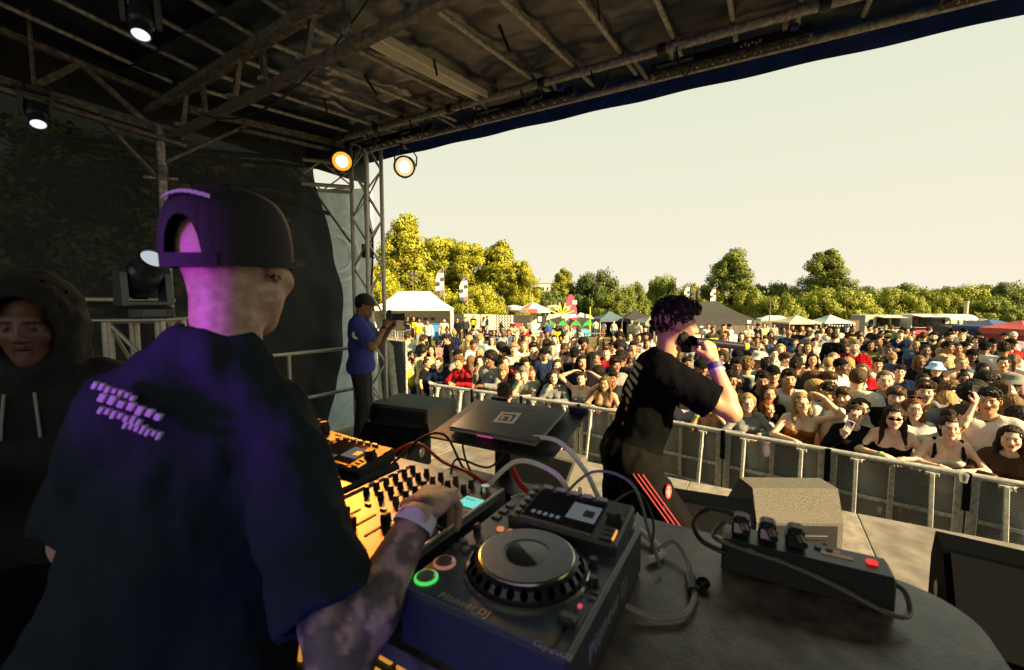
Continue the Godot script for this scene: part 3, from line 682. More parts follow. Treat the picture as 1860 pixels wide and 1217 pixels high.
func deck_parts(t: Node3D) -> void:
	var body := M("deck_black", Color(0.03, 0.035, 0.045), 0.4, 0.0, "soft", 5.0, "b_grain", 0.2)
	var grey := M("deck_button", Color(0.07, 0.075, 0.085), 0.35)
	var chrome := M("deck_silver", Color(0.55, 0.52, 0.46), 0.22, 0.95)
	var print_m := M("print_pale", Color(0.36, 0.34, 0.33), 0.6)
	put(t, "body", Geo.new().box(Vector3(0, 0.052, 0), Vector3(0.306, 0.1, 0.405), 0.006).mesh(), body)
	put(t, "top_plate", Geo.new().box(Vector3(0, 0.1035, 0.0), Vector3(0.298, 0.004, 0.397), 0.0015).mesh(), M("deck_plate", Color(0.075, 0.1, 0.14), 0.34, 0.1, "soft", 5.0))
	# the screen block, tilted towards the DJ
	var scr := Transform3D(Basis(Vector3.RIGHT, 0.16), Vector3(0.022, 0.128, -0.125))
	var block := put(t, "screen_block", Geo.new().box(Vector3(0, -0.008, 0), Vector3(0.236, 0.04, 0.14), 0.005).mesh(), body, scr)
	put(block, "screen", Geo.new().box(Vector3(-0.012, 0.0128, 0.006), Vector3(0.152, 0.002, 0.1)).mesh(), M("screen_glass", Color(0.012, 0.016, 0.022), 0.08))
	put(block, "screen_bezel", Geo.new().box(Vector3(-0.012, 0.0125, 0.059), Vector3(0.158, 0.003, 0.006)).mesh(), chrome)
	put(block, "screen_page", Geo.new().box(Vector3(0.03, 0.0142, 0.0), Vector3(0.062, 0.0006, 0.055)).mesh(), glow("screen_page", Color(0.3, 0.34, 0.36), 0.086))
	put(block, "screen_picture", Geo.new().box(Vector3(0.042, 0.0149, 0.002), Vector3(0.022, 0.0005, 0.022)).mesh(), M("screen_picture", Color(0.02, 0.025, 0.035), 0.3))
	for k in 5:
		put(block, "screen_line", Geo.new().box(Vector3(-0.07 + k * 0.014, 0.0142, 0.035), Vector3(0.008, 0.0006, 0.01)).mesh(), glow("screen_line", Color(0.25, 0.3, 0.34), 0.1))
		put(block, "menu_button", Geo.new().box(Vector3(-0.078 + k * 0.032, 0.015, -0.058), Vector3(0.024, 0.007, 0.011), 0.003).mesh(), M("menu_button", Color(0.42, 0.4, 0.36), 0.35))
		put(block, "source_button", Geo.new().box(Vector3(-0.104, 0.015, -0.045 + k * 0.022), Vector3(0.014, 0.006, 0.011), 0.003).mesh(), M("menu_button"))
	put(block, "select_dial", knob_mesh(0.016, 0.024), black_plastic(), Transform3D(Basis.IDENTITY, Vector3(0.094, 0.012, 0.0)))
	for k in 3:
		put(block, "track_button", Geo.new().box(Vector3(0.094, 0.015, 0.028 + k * 0.014), Vector3(0.026, 0.006, 0.009), 0.002).mesh(), grey)
	put(block, "tag_light", Geo.new().box(Vector3(0.109, 0.016, 0.045), Vector3(0.003, 0.004, 0.028)).mesh(), glow("tag_light", Color(1.0, 0.45, 0.08), 0.29))
	# jog wheel
	var c := Vector3(0.012, 0.105, 0.055)
	var jog := put(t, "jog_ring", Geo.new().lathe([Vector2(0.112, 0), Vector2(0.112, 0.004), Vector2(0.108, 0.007), Vector2(0.103, 0.003)], 48, c).mesh(), chrome)
	var wheel := Geo.new().lathe([Vector2(0.103, 0.0), Vector2(0.101, 0.012), Vector2(0.094, 0.022), Vector2(0.086, 0.026), Vector2(0.083, 0.026)], 56, c)
	put(jog, "jog_rim", wheel.mesh(), M("jog_rim", Color(0.02, 0.021, 0.03), 0.28, 0.2))
	for k in 28:
		var a := TAU * k / 28.0
		var e := Vector3(cos(a), 0, sin(a))
		put(jog, "finger_dimple", dimple(), M("jog_dimple", Color(0.008, 0.008, 0.014), 0.22), Transform3D(look(e + Vector3(0, 0.75, 0), Vector3.UP), c + e * 0.0972 + Vector3(0, 0.0178, 0)))
	put(jog, "jog_edge", Geo.new().lathe([Vector2(0.086, 0.026), Vector2(0.085, 0.029), Vector2(0.082, 0.03)], 48, c).mesh(), chrome)
	put(jog, "jog_plate", Geo.new().lathe([Vector2(0.0825, 0.0305), Vector2(0.044, 0.0315), Vector2(0.041, 0.0295), Vector2(0.0, 0.0295)], 48, c).mesh(), M("jog_plate", Color(0.11, 0.15, 0.22), 0.45, 0.1, "soft", 7.0))
	put(jog, "jog_display", Geo.new().lathe([Vector2(0.038, 0.0298), Vector2(0.0, 0.0304)], 32, c).mesh(), M("jog_display", Color(0.13, 0.15, 0.16), 0.2))
	var half := PackedVector2Array()
	for k in 17:
		var a := PI * k / 16.0
		half.append(Vector2(cos(a), sin(a)) * 0.0375)
	put(jog, "jog_marker", Geo.new().prism(half, 0.0012, Transform3D(Basis(Vector3.RIGHT, PI / 2) * Basis(Vector3.BACK, 0.6), c + Vector3(0, 0.0305, 0))).mesh(), M("screen_glass"))
	# play and cue
	for k in 2:
		var at := Vector3(-0.125, 0.1055, 0.165 - 0.05 * k)
		var b := put(t, "play_button" if k == 0 else "cue_button", Geo.new().lathe([Vector2(0.0165, 0), Vector2(0.0165, 0.005), Vector2(0.014, 0.0065), Vector2(0, 0.0065)], 24, at).mesh(), M("button_steel", Color(0.5, 0.47, 0.42), 0.3, 0.9))
		put(b, "button_light", Geo.new().lathe([Vector2(0.0205, 0), Vector2(0.0205, 0.003), Vector2(0.017, 0.004)], 24, at).mesh(), glow("light_green", Color(0.1, 0.9, 0.15), 0.22) if k == 0 else glow("light_amber", Color(1.0, 0.4, 0.3), 0.086))
	for k in 4:
		put(t, "search_button", Geo.new().lathe([Vector2(0.0095, 0), Vector2(0.0085, 0.005), Vector2(0, 0.005)], 14, Vector3(-0.137 + 0.021 * (k % 2), 0.1055, 0.062 - 0.02 * (k / 2))).mesh(), grey)
	for k in 3:
		put(t, "hot_cue_button", Geo.new().box(Vector3(-0.132, 0.107, -0.075 - k * 0.03), Vector3(0.022, 0.006, 0.02), 0.003).mesh(), grey)
	for k in 2:
		put(t, "loop_button", Geo.new().lathe([Vector2(0.008, 0), Vector2(0.008, 0.004), Vector2(0, 0.005)], 16, Vector3(-0.098 + k * 0.024, 0.1055, -0.035)).mesh(), glow("loop_orange", Color(1.0, 0.3, 0.12), 0.19))
	put(t, "slip_lever", Geo.new().box(Vector3(-0.133, 0.115, 0.0), Vector3(0.012, 0.022, 0.02), 0.004).mesh(), black_plastic())
	for k in 2:
		put(t, "vinyl_knob", knob_mesh(0.009, 0.016), black_plastic(), Transform3D(Basis.IDENTITY, Vector3(0.112 + 0.018 * k, 0.105, -0.012 + 0.05 * k)))
	for k in 4:
		put(t, "tempo_button", Geo.new().box(Vector3(0.118 + 0.02 * (k % 2), 0.107, 0.056 + 0.016 * (k / 2)), Vector3(0.014, 0.005, 0.009), 0.002).mesh(), grey)
	put(t, "reset_light", Geo.new().box(Vector3(0.13, 0.1075, 0.1), Vector3(0.006, 0.004, 0.006)).mesh(), glow("reset_red", Color(1, 0.1, 0.15), 0.18))
	put(t, "pitch_slot", Geo.new().box(Vector3(0.128, 0.1062, 0.152), Vector3(0.034, 0.002, 0.088)).mesh(), M("slot_grey", Color(0.06, 0.068, 0.08), 0.4))
	put(t, "pitch_groove", Geo.new().box(Vector3(0.128, 0.1075, 0.152), Vector3(0.004, 0.0015, 0.082)).mesh(), M("slot_dark", Color(0.004, 0.004, 0.005), 0.5))
	put(t, "pitch_fader", Geo.new().box(Vector3(0.128, 0.1145, 0.145), Vector3(0.028, 0.016, 0.02), 0.004).mesh(), black_plastic())
	var maker := put(t, "lettering", text_mesh("Pioneer DJ", 0.014, 0.0006, "Droid Sans", true), print_m)
	maker.transform = Transform3D(Basis(Vector3.RIGHT, -PI / 2), Vector3(-0.03, 0.1065, 0.186))
	var side := put(t, "side_lettering", text_mesh("Pioneer DJ", 0.03, 0.0008, "Droid Sans", true), M("print_dim", Color(0.2, 0.19, 0.18), 0.6))
	side.transform = Transform3D(Basis(Vector3.UP, PI / 2), Vector3(0.1536, 0.05, 0.02))
	var model := put(t, "model_lettering", text_mesh("CDJ-2000", 0.01, 0.0006), print_m)
	model.transform = Transform3D(Basis(Vector3.RIGHT, -PI / 2), Vector3(0.128, 0.1065, 0.199))

func dimple() -> ArrayMesh:
	if not meshes.has("dimple"):
		meshes["dimple"] = Geo.new().ball(Vector3.ZERO, Vector3(0.0068, 0.0085, 0.002), 10, 6).mesh()
	return meshes["dimple"]

func build_decks() -> void:
	var a := st("media_player", "black CD deck with large grey jog wheel nearest the camera", "cd deck", -0.36, 0.71, TABLE, 0.0, "cd decks on the DJ table")
	deck_parts(a)
	var b: Node3D = a.duplicate()
	b.name = numbered("media_player")
	add_child(b)
	b.position = S(-1.065, 0.72, TABLE)
	b.set_meta("label", "CD deck lit amber at the far left end of the mixer")
	# mixer
	var m := st("dj_mixer", "four channel DJ mixer with rows of knobs under the DJ's hand", "mixer", -0.71, 0.715, TABLE)
	var body := M("deck_black")
	var plate := M("mixer_plate", Color(0.075, 0.07, 0.065), 0.36, 0.35, "soft", 4.0)
	put(m, "body", Geo.new().box(Vector3(0, 0.05, 0), Vector3(0.326, 0.098, 0.408), 0.005).mesh(), body)
	put(m, "top_plate", Geo.new().box(Vector3(0, 0.102, 0), Vector3(0.32, 0.005, 0.4), 0.002).mesh(), plate)
	for e in [-0.157, 0.157]:
		put(m, "side_rail", Geo.new().box(Vector3(e, 0.107, 0), Vector3(0.006, 0.008, 0.4), 0.002).mesh(), dull_steel())
	for x in 5:
		var cx: float = [-0.125, -0.075, -0.025, 0.025, 0.075][x]
		for r in 6:
			put(m, "knob", knob_mesh(0.0075, 0.02), M("knob_dark", Color(0.02, 0.021, 0.024), 0.4) if (r + x) % 4 != 3 else M("knob_grey", Color(0.09, 0.09, 0.09), 0.4), Transform3D(Basis.IDENTITY, Vector3(cx, 0.1045, -0.175 + r * 0.033)))
		if x > 0:
			put(m, "cue_button", Geo.new().box(Vector3(cx, 0.107, 0.03), Vector3(0.018, 0.005, 0.01), 0.002).mesh(), M("cue_amber", Color(0.35, 0.2, 0.06), 0.35))
			put(m, "fader_slot", Geo.new().box(Vector3(cx, 0.1055, 0.09), Vector3(0.005, 0.002, 0.075)).mesh(), M("slot_dark"))
			put(m, "fader_cap", Geo.new().box(Vector3(cx, 0.116, 0.07 + 0.025 * ((x * 7) % 3)), Vector3(0.016, 0.024, 0.024), 0.004).mesh(), black_plastic())
			for k in 8:
				put(m, "level_light", Geo.new().box(Vector3(cx + 0.018, 0.1058, -0.16 + k * 0.012), Vector3(0.004, 0.002, 0.006)).mesh(), M("level_dim", Color(0.12, 0.12, 0.1), 0.4))
	put(m, "cross_slot", Geo.new().box(Vector3(-0.01, 0.1055, 0.165), Vector3(0.08, 0.002, 0.005)).mesh(), M("slot_dark"))
	put(m, "cross_fader", Geo.new().box(Vector3(-0.03, 0.116, 0.165), Vector3(0.024, 0.024, 0.016), 0.004).mesh(), black_plastic())
	for k in 10:
		put(m, "selector", knob_mesh(0.005, 0.009), black_plastic(), Transform3D(Basis.IDENTITY, Vector3(-0.145 + 0.035 * (k % 5), 0.1045, 0.14 + 0.045 * (k / 5))))
	var disp := put(m, "effect_display", Geo.new().box(Vector3(0.125, 0.1065, -0.1), Vector3(0.05, 0.003, 0.045), 0.001).mesh(), glow("effect_screen_teal", Color(0.2, 0.85, 0.7), 0.24))
	put(disp, "display_line", Geo.new().box(Vector3(0.12, 0.1085, -0.108), Vector3(0.026, 0.0006, 0.003)).mesh(), M("print_pale"))
	put(m, "beat_display", Geo.new().box(Vector3(0.125, 0.1062, -0.045), Vector3(0.05, 0.002, 0.03), 0.001).mesh(), M("screen_glass"))
	for k in 6:
		put(m, "beat_button", Geo.new().box(Vector3(0.112 + 0.026 * (k % 2), 0.107, -0.01 + 0.018 * (k / 2)), Vector3(0.016, 0.005, 0.009), 0.002).mesh(), M("deck_button"))
	for k in 3:
		put(m, "effect_knob", knob_mesh(0.013, 0.018), M("deck_silver") if k == 0 else black_plastic(), Transform3D(Basis.IDENTITY, Vector3(0.125, 0.1045, -0.165 + 0.105 * k + (0.06 if k > 0 else 0.0))))
	put(m, "headphone_socket", Geo.new().lathe([Vector2(0.01, 0), Vector2(0.01, 0.004), Vector2(0.005, 0.004)], 14, Vector3(0.135, 0.1045, 0.18)).mesh(), dull_steel())
	# pads on the shelf below the mixer
	var pads := st("pad_controller", "pad controller with amber lit square pads on the shelf below the mixer", "controller", -0.82, 0.68, FLOOR + 0.7325)
	put(pads, "body", Geo.new().box(Vector3(0, 0.03, 0), Vector3(0.4, 0.06, 0.26), 0.006).mesh(), body)
	for k in 8:
		put(pads, "pad", Geo.new().box(Vector3(-0.14 + 0.095 * (k % 4), 0.064, -0.05 + 0.1 * (k / 4)), Vector3(0.08, 0.01, 0.08), 0.004).mesh(), glow("pad_light_amber", Color(1.0, 0.42, 0.06), 0.16))

func build_laptop() -> void:
	var turn := Basis(Vector3.RIGHT, 0.23)
	var t := st("laptop_stand", "black laptop stand with a wide tilted tray behind the mixer", "laptop stand", -0.74, 1.1, TABLE)
	put(t, "tray", Geo.new().box(Vector3(0.0, 0.158, -0.15), Vector3(0.46, 0.008, 0.3), 0.003, turn).mesh(), black_plastic())
	for e in [-0.12, 0.2]:
		put(t, "stop_lip", Geo.new().box(Vector3(e, 0.205, -0.295), Vector3(0.07, 0.024, 0.014), 0.004, turn).mesh(), black_plastic())
	put(t, "column", Geo.new().box(Vector3(0.02, 0.07, -0.1), Vector3(0.06, 0.15, 0.04), 0.006).mesh(), black_plastic())
	put(t, "foot", Geo.new().box(Vector3(0.02, 0.008, -0.02), Vector3(0.3, 0.014, 0.1), 0.004).mesh(), black_plastic())
	var l := st("laptop", "closed dark laptop with a square emblem lying on the tilted stand", "laptop", -0.74, 1.255, TABLE + 0.1655)
	l.basis = l.basis * turn
	var lid := M("laptop_lid", Color(0.15, 0.15, 0.16), 0.24, 0.3, "soft", 4.0)
	put(l, "base", Geo.new().box(Vector3(0, 0.0085, 0), Vector3(0.33, 0.009, 0.23), 0.004).mesh(), M("laptop_base", Color(0.28, 0.27, 0.26), 0.35, 0.8))
	put(l, "lid", Geo.new().box(Vector3(0, 0.0175, 0), Vector3(0.33, 0.009, 0.23), 0.004).mesh(), lid)
	var mark := M("emblem", Color(0.92, 0.78, 0.72), 0.6)
	var em := Basis(Vector3.UP, 0.12) * Basis(Vector3.RIGHT, 0.0)
	var g := Geo.new()
	for e in [[0, -0.032, 0.076, 0.012], [0, 0.032, 0.076, 0.012], [-0.032, 0, 0.012, 0.052], [0.032, 0, 0.012, 0.052], [-0.006, -0.012, 0.036, 0.009], [-0.016, 0.004, 0.009, 0.03], [0.012, 0.006, 0.009, 0.028]]:
		g.box(em * Vector3(e[0], 0.0226, e[1]), Vector3(e[2], 0.0008, e[3]), 0.0, em)
	put(l, "emblem", g.mesh(), mark)
	var tx := put(l, "lettering", text_mesh("DJ ESSON", 0.016, 0.0006, "Droid Sans", true), M("print_pale"))
	tx.transform = Transform3D(Basis(Vector3.UP, PI) * Basis(Vector3.RIGHT, -PI / 2), Vector3(0.02, 0.0226, -0.085))
	put(l, "status_light", Geo.new().box(Vector3(-0.02, 0.009, 0.1155), Vector3(0.06, 0.003, 0.002)).mesh(), glow("status_light_pink", Color(1.0, 0.05, 0.4), 0.22))

func power_box(label: String, u: float, v: float, turn: float, length: float) -> void:
	var t := st("power_box", label, "power box", u, v, TABLE, turn, "power distribution boxes on the DJ table")
	var body := M("power_box_black", Color(0.02, 0.02, 0.022), 0.42, 0.0, "soft", 5.0)
	put(t, "body", Geo.new().box(Vector3(0, 0.036, 0), Vector3(length, 0.07, 0.075), 0.004).mesh(), body)
	put(t, "top_panel", Geo.new().box(Vector3(0, 0.072, 0), Vector3(length - 0.008, 0.003, 0.07), 0.001).mesh(), M("power_panel", Color(0.045, 0.048, 0.055), 0.35, 0.3, "soft", 6.0))
	for k in 3:
		var x := -length / 2 + 0.035 + k * 0.05
		var s := put(t, "socket", Geo.new().box(Vector3(x, 0.088, -0.004), Vector3(0.036, 0.03, 0.034), 0.005).mesh(), black_plastic())
		put(s, "plug", Geo.new().box(Vector3(x, 0.108, -0.002), Vector3(0.03, 0.02, 0.036), 0.006).rod(Vector3(x, 0.106, 0.0), Vector3(x + 0.01, 0.1, 0.045), 0.008, 10).mesh(), black_plastic())
		if k < 2:
			put(s, "plug_label", Geo.new().box(Vector3(x, 0.093, 0.0165), Vector3(0.026, 0.018, 0.002), 0.0, Basis(Vector3.RIGHT, -0.2)).mesh(), M("label_lilac", Color(0.5, 0.35, 0.5), 0.6))
	for k in 2:
		put(t, "fuse_cap", Geo.new().lathe([Vector2(0.006, 0), Vector2(0.006, 0.004), Vector2(0, 0.004)], 12, Vector3(0.03 + k * 0.02, 0.0735, -0.015)).mesh(), black_plastic())
	var b := put(t, "maker_badge", Geo.new().box(Vector3(length / 2 - 0.085, 0.0742, 0.0), Vector3(0.052, 0.0012, 0.012)).box(Vector3(length / 2 - 0.085, 0.0742, -0.014), Vector3(0.016, 0.0012, 0.012)).mesh(), M("badge_copper", Color(0.55, 0.3, 0.2), 0.45, 0.3))
	put(t, "neon_switch", Geo.new().box(Vector3(length / 2 - 0.03, 0.077, 0.0), Vector3(0.018, 0.008, 0.014), 0.003).mesh(), glow("neon_light_red", Color(1.0, 0.05, 0.04), 0.3))

func cable(label: String, pts: Array, r: float, m: StandardMaterial3D, n := 8, called := "cable") -> Node3D:
	var first: Vector3 = pts[0]
	var t := thing(called, label, "cable", first, 0.0, "cables on the DJ table")
	var rel := []
	for p in pts:
		rel.append(p - first)
	put(t, "wire", Geo.new().tube(spline(rel, n), r, 8).mesh(), m)
	return t

func build_cables() -> void:
	var white := M("cable_white", Color(0.78, 0.77, 0.74), 0.45)
	var black := M("cable_black")
	var red := M("cable_red", Color(0.45, 0.02, 0.03), 0.4)
	var grey := M("cable_grey", Color(0.16, 0.165, 0.18), 0.45)
	var h := TABLE + 0.01
	cable("thick white cable looping from the laptop down to the right deck", [S(-0.62, 1.17, TABLE + 0.16), S(-0.52, 1.18, TABLE + 0.16), S(-0.43, 1.17, TABLE + 0.09), S(-0.36, 1.12, TABLE + 0.03), S(-0.26, 1.06, TABLE + 0.02), S(-0.18, 1.0, h), S(-0.2, 0.95, h)], 0.0075, white)
	cable("white cable arching over the back of the right deck", [S(-0.62, 0.94, TABLE + 0.09), S(-0.56, 1.0, TABLE + 0.15), S(-0.46, 1.02, TABLE + 0.13), S(-0.38, 0.97, TABLE + 0.09), S(-0.33, 0.93, TABLE + 0.08)], 0.007, white)
	cable("second white lead along the back of the right deck", [S(-0.55, 0.95, TABLE + 0.07), S(-0.45, 0.97, TABLE + 0.1), S(-0.34, 0.96, TABLE + 0.09), S(-0.28, 0.93, TABLE + 0.08)], 0.005, white)
	var rl := cable("red audio lead running behind the mixer", [S(-1.0, 0.97, TABLE + 0.1), S(-0.92, 1.0, TABLE + 0.14), S(-0.8, 0.98, TABLE + 0.11), S(-0.68, 0.95, TABLE + 0.11), S(-0.6, 0.93, TABLE + 0.09)], 0.005, red)
	cable("red and white plugs at the back corner of the right deck", [S(-0.56, 0.97, TABLE + 0.14), S(-0.52, 0.94, TABLE + 0.12), S(-0.48, 0.92, TABLE + 0.11)], 0.008, red)
	cable("dark lead arching behind the mixer", [S(-0.93, 0.9, TABLE + 0.1), S(-0.9, 1.0, TABLE + 0.16), S(-0.83, 1.03, TABLE + 0.17), S(-0.72, 0.98, TABLE + 0.1), S(-0.62, 0.96, TABLE + 0.09)], 0.004, black)
	cable("thin black lead hanging from the laptop stand", [S(-0.86, 1.15, TABLE + 0.15), S(-0.83, 1.13, TABLE + 0.07), S(-0.76, 1.1, TABLE + 0.01), S(-0.66, 1.02, TABLE + 0.05), S(-0.6, 0.98, TABLE + 0.07)], 0.0035, black)
	cable("thin black loop between laptop and mixer", [S(-0.66, 1.15, TABLE + 0.15), S(-0.7, 1.08, TABLE + 0.08), S(-0.76, 1.0, TABLE + 0.12), S(-0.74, 0.94, TABLE + 0.1)], 0.0035, black)
	cable("thin grey lead rising behind the right deck", [S(-0.42, 0.95, TABLE + 0.09), S(-0.36, 1.03, TABLE + 0.15), S(-0.26, 1.03, TABLE + 0.14), S(-0.2, 0.96, TABLE + 0.06), S(-0.17, 0.93, h)], 0.0035, grey)
	cable("thin black lead crossing behind the right deck", [S(-0.3, 0.96, TABLE + 0.1), S(-0.25, 1.04, TABLE + 0.12), S(-0.2, 0.99, TABLE + 0.08), S(-0.19, 0.92, TABLE + 0.05)], 0.003, black)
	var x := cable("grey lead with black plug curling beside the right deck", [S(-0.19, 1.0, h), S(-0.16, 1.02, TABLE + 0.03), S(-0.125, 0.98, TABLE + 0.02), S(-0.11, 0.93, h), S(-0.095, 0.87, h), S(-0.105, 0.81, h), S(-0.15, 0.775, h), S(-0.2, 0.765, TABLE + 0.02)], 0.0055, M("cable_pale", Color(0.28, 0.25, 0.23), 0.45))
	put(x, "plug", Geo.new().rod(S(-0.112, 0.935, h) - S(-0.19, 1.0, h), S(-0.1, 0.885, h) - S(-0.19, 1.0, h), 0.011, 12).mesh(), black_plastic())
	put(x, "plug_cap", Geo.new().ball(S(-0.085, 0.925, h) - S(-0.19, 1.0, h), Vector3(0.014, 0.01, 0.014), 10, 6).mesh(), white)
	cable("grey lead lying along the front of the power box", [S(-0.06, 1.05, TABLE + 0.09), S(-0.075, 1.0, TABLE + 0.075), S(-0.02, 0.985, TABLE + 0.07), S(0.06, 0.985, TABLE + 0.062), S(0.14, 0.97, TABLE + 0.05), S(0.21, 0.965, TABLE + 0.03), S(0.245, 0.99, TABLE + 0.025), S(0.245, 1.03, TABLE + 0.045), S(0.215, 1.045, TABLE + 0.05)], 0.0048, M("cable_sheen", Color(0.1, 0.085, 0.07), 0.25))
	cable("black lead looping off the left end of the power box", [S(-0.03, 1.07, TABLE + 0.1), S(-0.09, 1.08, TABLE + 0.1), S(-0.12, 1.04, TABLE + 0.08), S(-0.1, 1.0, TABLE + 0.06), S(-0.05, 0.99, TABLE + 0.05)], 0.0055, black)

# ---------------------------------------------------------------- loudspeakers
func grille_mat() -> StandardMaterial3D:
	var m := M("speaker_grille", Color(0.014, 0.015, 0.018), 0.8, 0.0, "weave", 16.0)
	m.metallic_specular = 0.04
	return m

func wedge(label: String, u: float, v: float, turn: float, size: Vector3, carpet: bool, group := "floor monitors on the stage") -> Node3D:
	var t := st("floor_monitor", label, "loudspeaker", u, v, FLOOR, turn, group)
	var d := size.z / 2
	var h := size.y
	var p := PackedVector2Array([Vector2(-d, 0.0), Vector2(d * 0.92, 0.0), Vector2(d, h * 0.26), Vector2(-d * 0.1, h), Vector2(-d * 0.75, h), Vector2(-d, h * 0.62)])
	var m := M("speaker_carpet", Color(0.38, 0.365, 0.335), 0.95, 0.0, "speckle", 1.3, "b_weave", 1.2) if carpet else M("speaker_paint", Color(0.007, 0.009, 0.012), 0.6, 0.0, "speckle", 5.0, "b_grain", 0.7)
	m.metallic_specular = 0.05 if not carpet else 0.2
	var base := Transform3D(Basis(Vector3.UP, -PI / 2), Vector3.ZERO)
	put(t, "cabinet", Geo.new().prism(p, size.x, base).mesh(), m)
	var a := Vector3(0, h * 0.3, d * 0.96)
	var b := Vector3(0, h * 0.96, -d * 0.06)
	var z := (b - a).normalized()
	var bs := look(Vector3(0, z.z, -z.y) * -1.0, z)
	var nrm := Vector3(0, -z.z, z.y)
	put(t, "grille", Geo.new().box((a + b) / 2 + nrm * 0.008, Vector3(size.x * 0.94, a.distance_to(b), 0.012), 0.003, Basis(Vector3.RIGHT, z, Vector3.RIGHT.cross(z))).mesh(), grille_mat())
	for e in [-1.0, 1.0]:
		put(t, "handle_cup", Geo.new().lathe([Vector2(0.05, 0.0), Vector2(0.045, 0.004), Vector2(0.0, 0.001)], 16, Vector3(e * size.x / 2, h * 0.4, -d * 0.3), Basis(Vector3.BACK, -PI / 2 * e)).mesh(), black_plastic())
	var back := put(t, "rear_panel", Geo.new().box(Vector3(0, h * 0.31, -d - 0.004), Vector3(size.x * 0.86, h * 0.58, 0.01), 0.003).mesh(), black_plastic())
	put(back, "rating_label", Geo.new().box(Vector3(size.x * 0.1, h * 0.22, -d - 0.0102), Vector3(0.13, 0.06, 0.002)).mesh(), M("label_grey", Color(0.32, 0.34, 0.36), 0.6))
	put(back, "carry_bar", Geo.new().box(Vector3(-0.05, h * 0.45, -d - 0.014), Vector3(0.22, 0.03, 0.012), 0.004).mesh(), M("cable_black"))
	return t

func build_speakers() -> void:
	wedge("black floor monitor on the left in front of the grey sub", -3.15, 3.05, 0.2, Vector3(0.62, 0.42, 0.5), false)
	wedge("floor monitor with mesh grille behind the laptop stand", -1.5, 3.05, -0.15, Vector3(0.62, 0.44, 0.5), true)
	wedge("floor monitor with brown tinted grille right of the performer's knees", -0.3, 2.75, 0.12, Vector3(0.6, 0.44, 0.48), false)
	wedge("grey carpeted floor monitor turned with its back panel to the camera", 0.12, 3.3, PI + 0.5, Vector3(0.52, 0.5, 0.5), true)
	wedge("large black floor monitor cut by the right edge of the picture", 1.2, 2.8, -0.12, Vector3(0.78, 0.43, 0.6), false)
	var s := st("subwoofer", "grey topped subwoofer box at the left stage corner", "loudspeaker", -3.65, 3.92, FLOOR, 0.1)
	put(s, "cabinet", Geo.new().box(Vector3(0, 0.23, 0), Vector3(0.85, 0.44, 0.6), 0.008).mesh(), M("speaker_carpet"))
	put(s, "front_panel", Geo.new().box(Vector3(0, 0.22, 0.304), Vector3(0.8, 0.38, 0.01), 0.003).mesh(), black_plastic())
	put(s, "handle", Geo.new().box(Vector3(-0.3, 0.28, 0.312), Vector3(0.12, 0.04, 0.012), 0.004).mesh(), M("cable_black"))
	var bt := st("water_bottle", "small bottle with red cap beside the subwoofer", "bottle", -2.98, 4.02, FLOOR)
	put(bt, "bottle_body", Geo.new().lathe([Vector2(0.0, 0.0), Vector2(0.03, 0.0), Vector2(0.032, 0.01), Vector2(0.032, 0.13), Vector2(0.014, 0.17), Vector2(0.014, 0.19)], 16).mesh(), M("bottle_plastic", Color(0.6, 0.62, 0.62, 1), 0.12))
	mats["bottle_plastic"].albedo_color.a = 0.25
	mats["bottle_plastic"].transparency = BaseMaterial3D.TRANSPARENCY_ALPHA
	put(bt, "bottle_cap", Geo.new().lathe([Vector2(0.016, 0.188), Vector2(0.016, 0.21), Vector2(0, 0.21)], 12).mesh(), M("cap_red", Color(0.6, 0.03, 0.03), 0.4))

# ---------------------------------------------------------------- the pit barrier
const RAIL := [Vector2(-5.75, 6.5), Vector2(-2.4, 6.33), Vector2(-0.5, 5.93), Vector2(3.2, 5.3)]

func rail_v(u: float) -> float:
	for k in RAIL.size() - 1:
		if u < RAIL[k + 1].x or k == RAIL.size() - 2:
			return lerpf(RAIL[k].y, RAIL[k + 1].y, (u - RAIL[k].x) / (RAIL[k + 1].x - RAIL[k].x))
	return 6.0

func behind_rail(p: Vector3) -> float:
	var u := p.x * CA + p.z * SA
	var v := p.x * SA - p.z * CA
	return v - rail_v(u)

func perforated() -> StandardMaterial3D:
	if mats.has("perforated_sheet"):
		return mats["perforated_sheet"]
	var im := Image.create(64, 64, false, Image.FORMAT_RGBA8)
	for y in 64:
		for x in 64:
			var a := 1.0
			for o in [Vector2(16, 16), Vector2(48, 48)]:
				if Vector2(x, y).distance_to(o) < 12.5:
					a = 0.0
			im.set_pixel(x, y, Color(1, 1, 1, a))
	var m := M("perforated_sheet", Color(0.25, 0.26, 0.27), 0.5, 0.3)
	m.albedo_texture = ImageTexture.create_from_image(im)
	m.transparency = BaseMaterial3D.TRANSPARENCY_ALPHA_SCISSOR
	m.alpha_scissor_threshold = 0.5
	m.uv1_triplanar = true
	m.uv1_scale = Vector3.ONE * 38.0
	return m

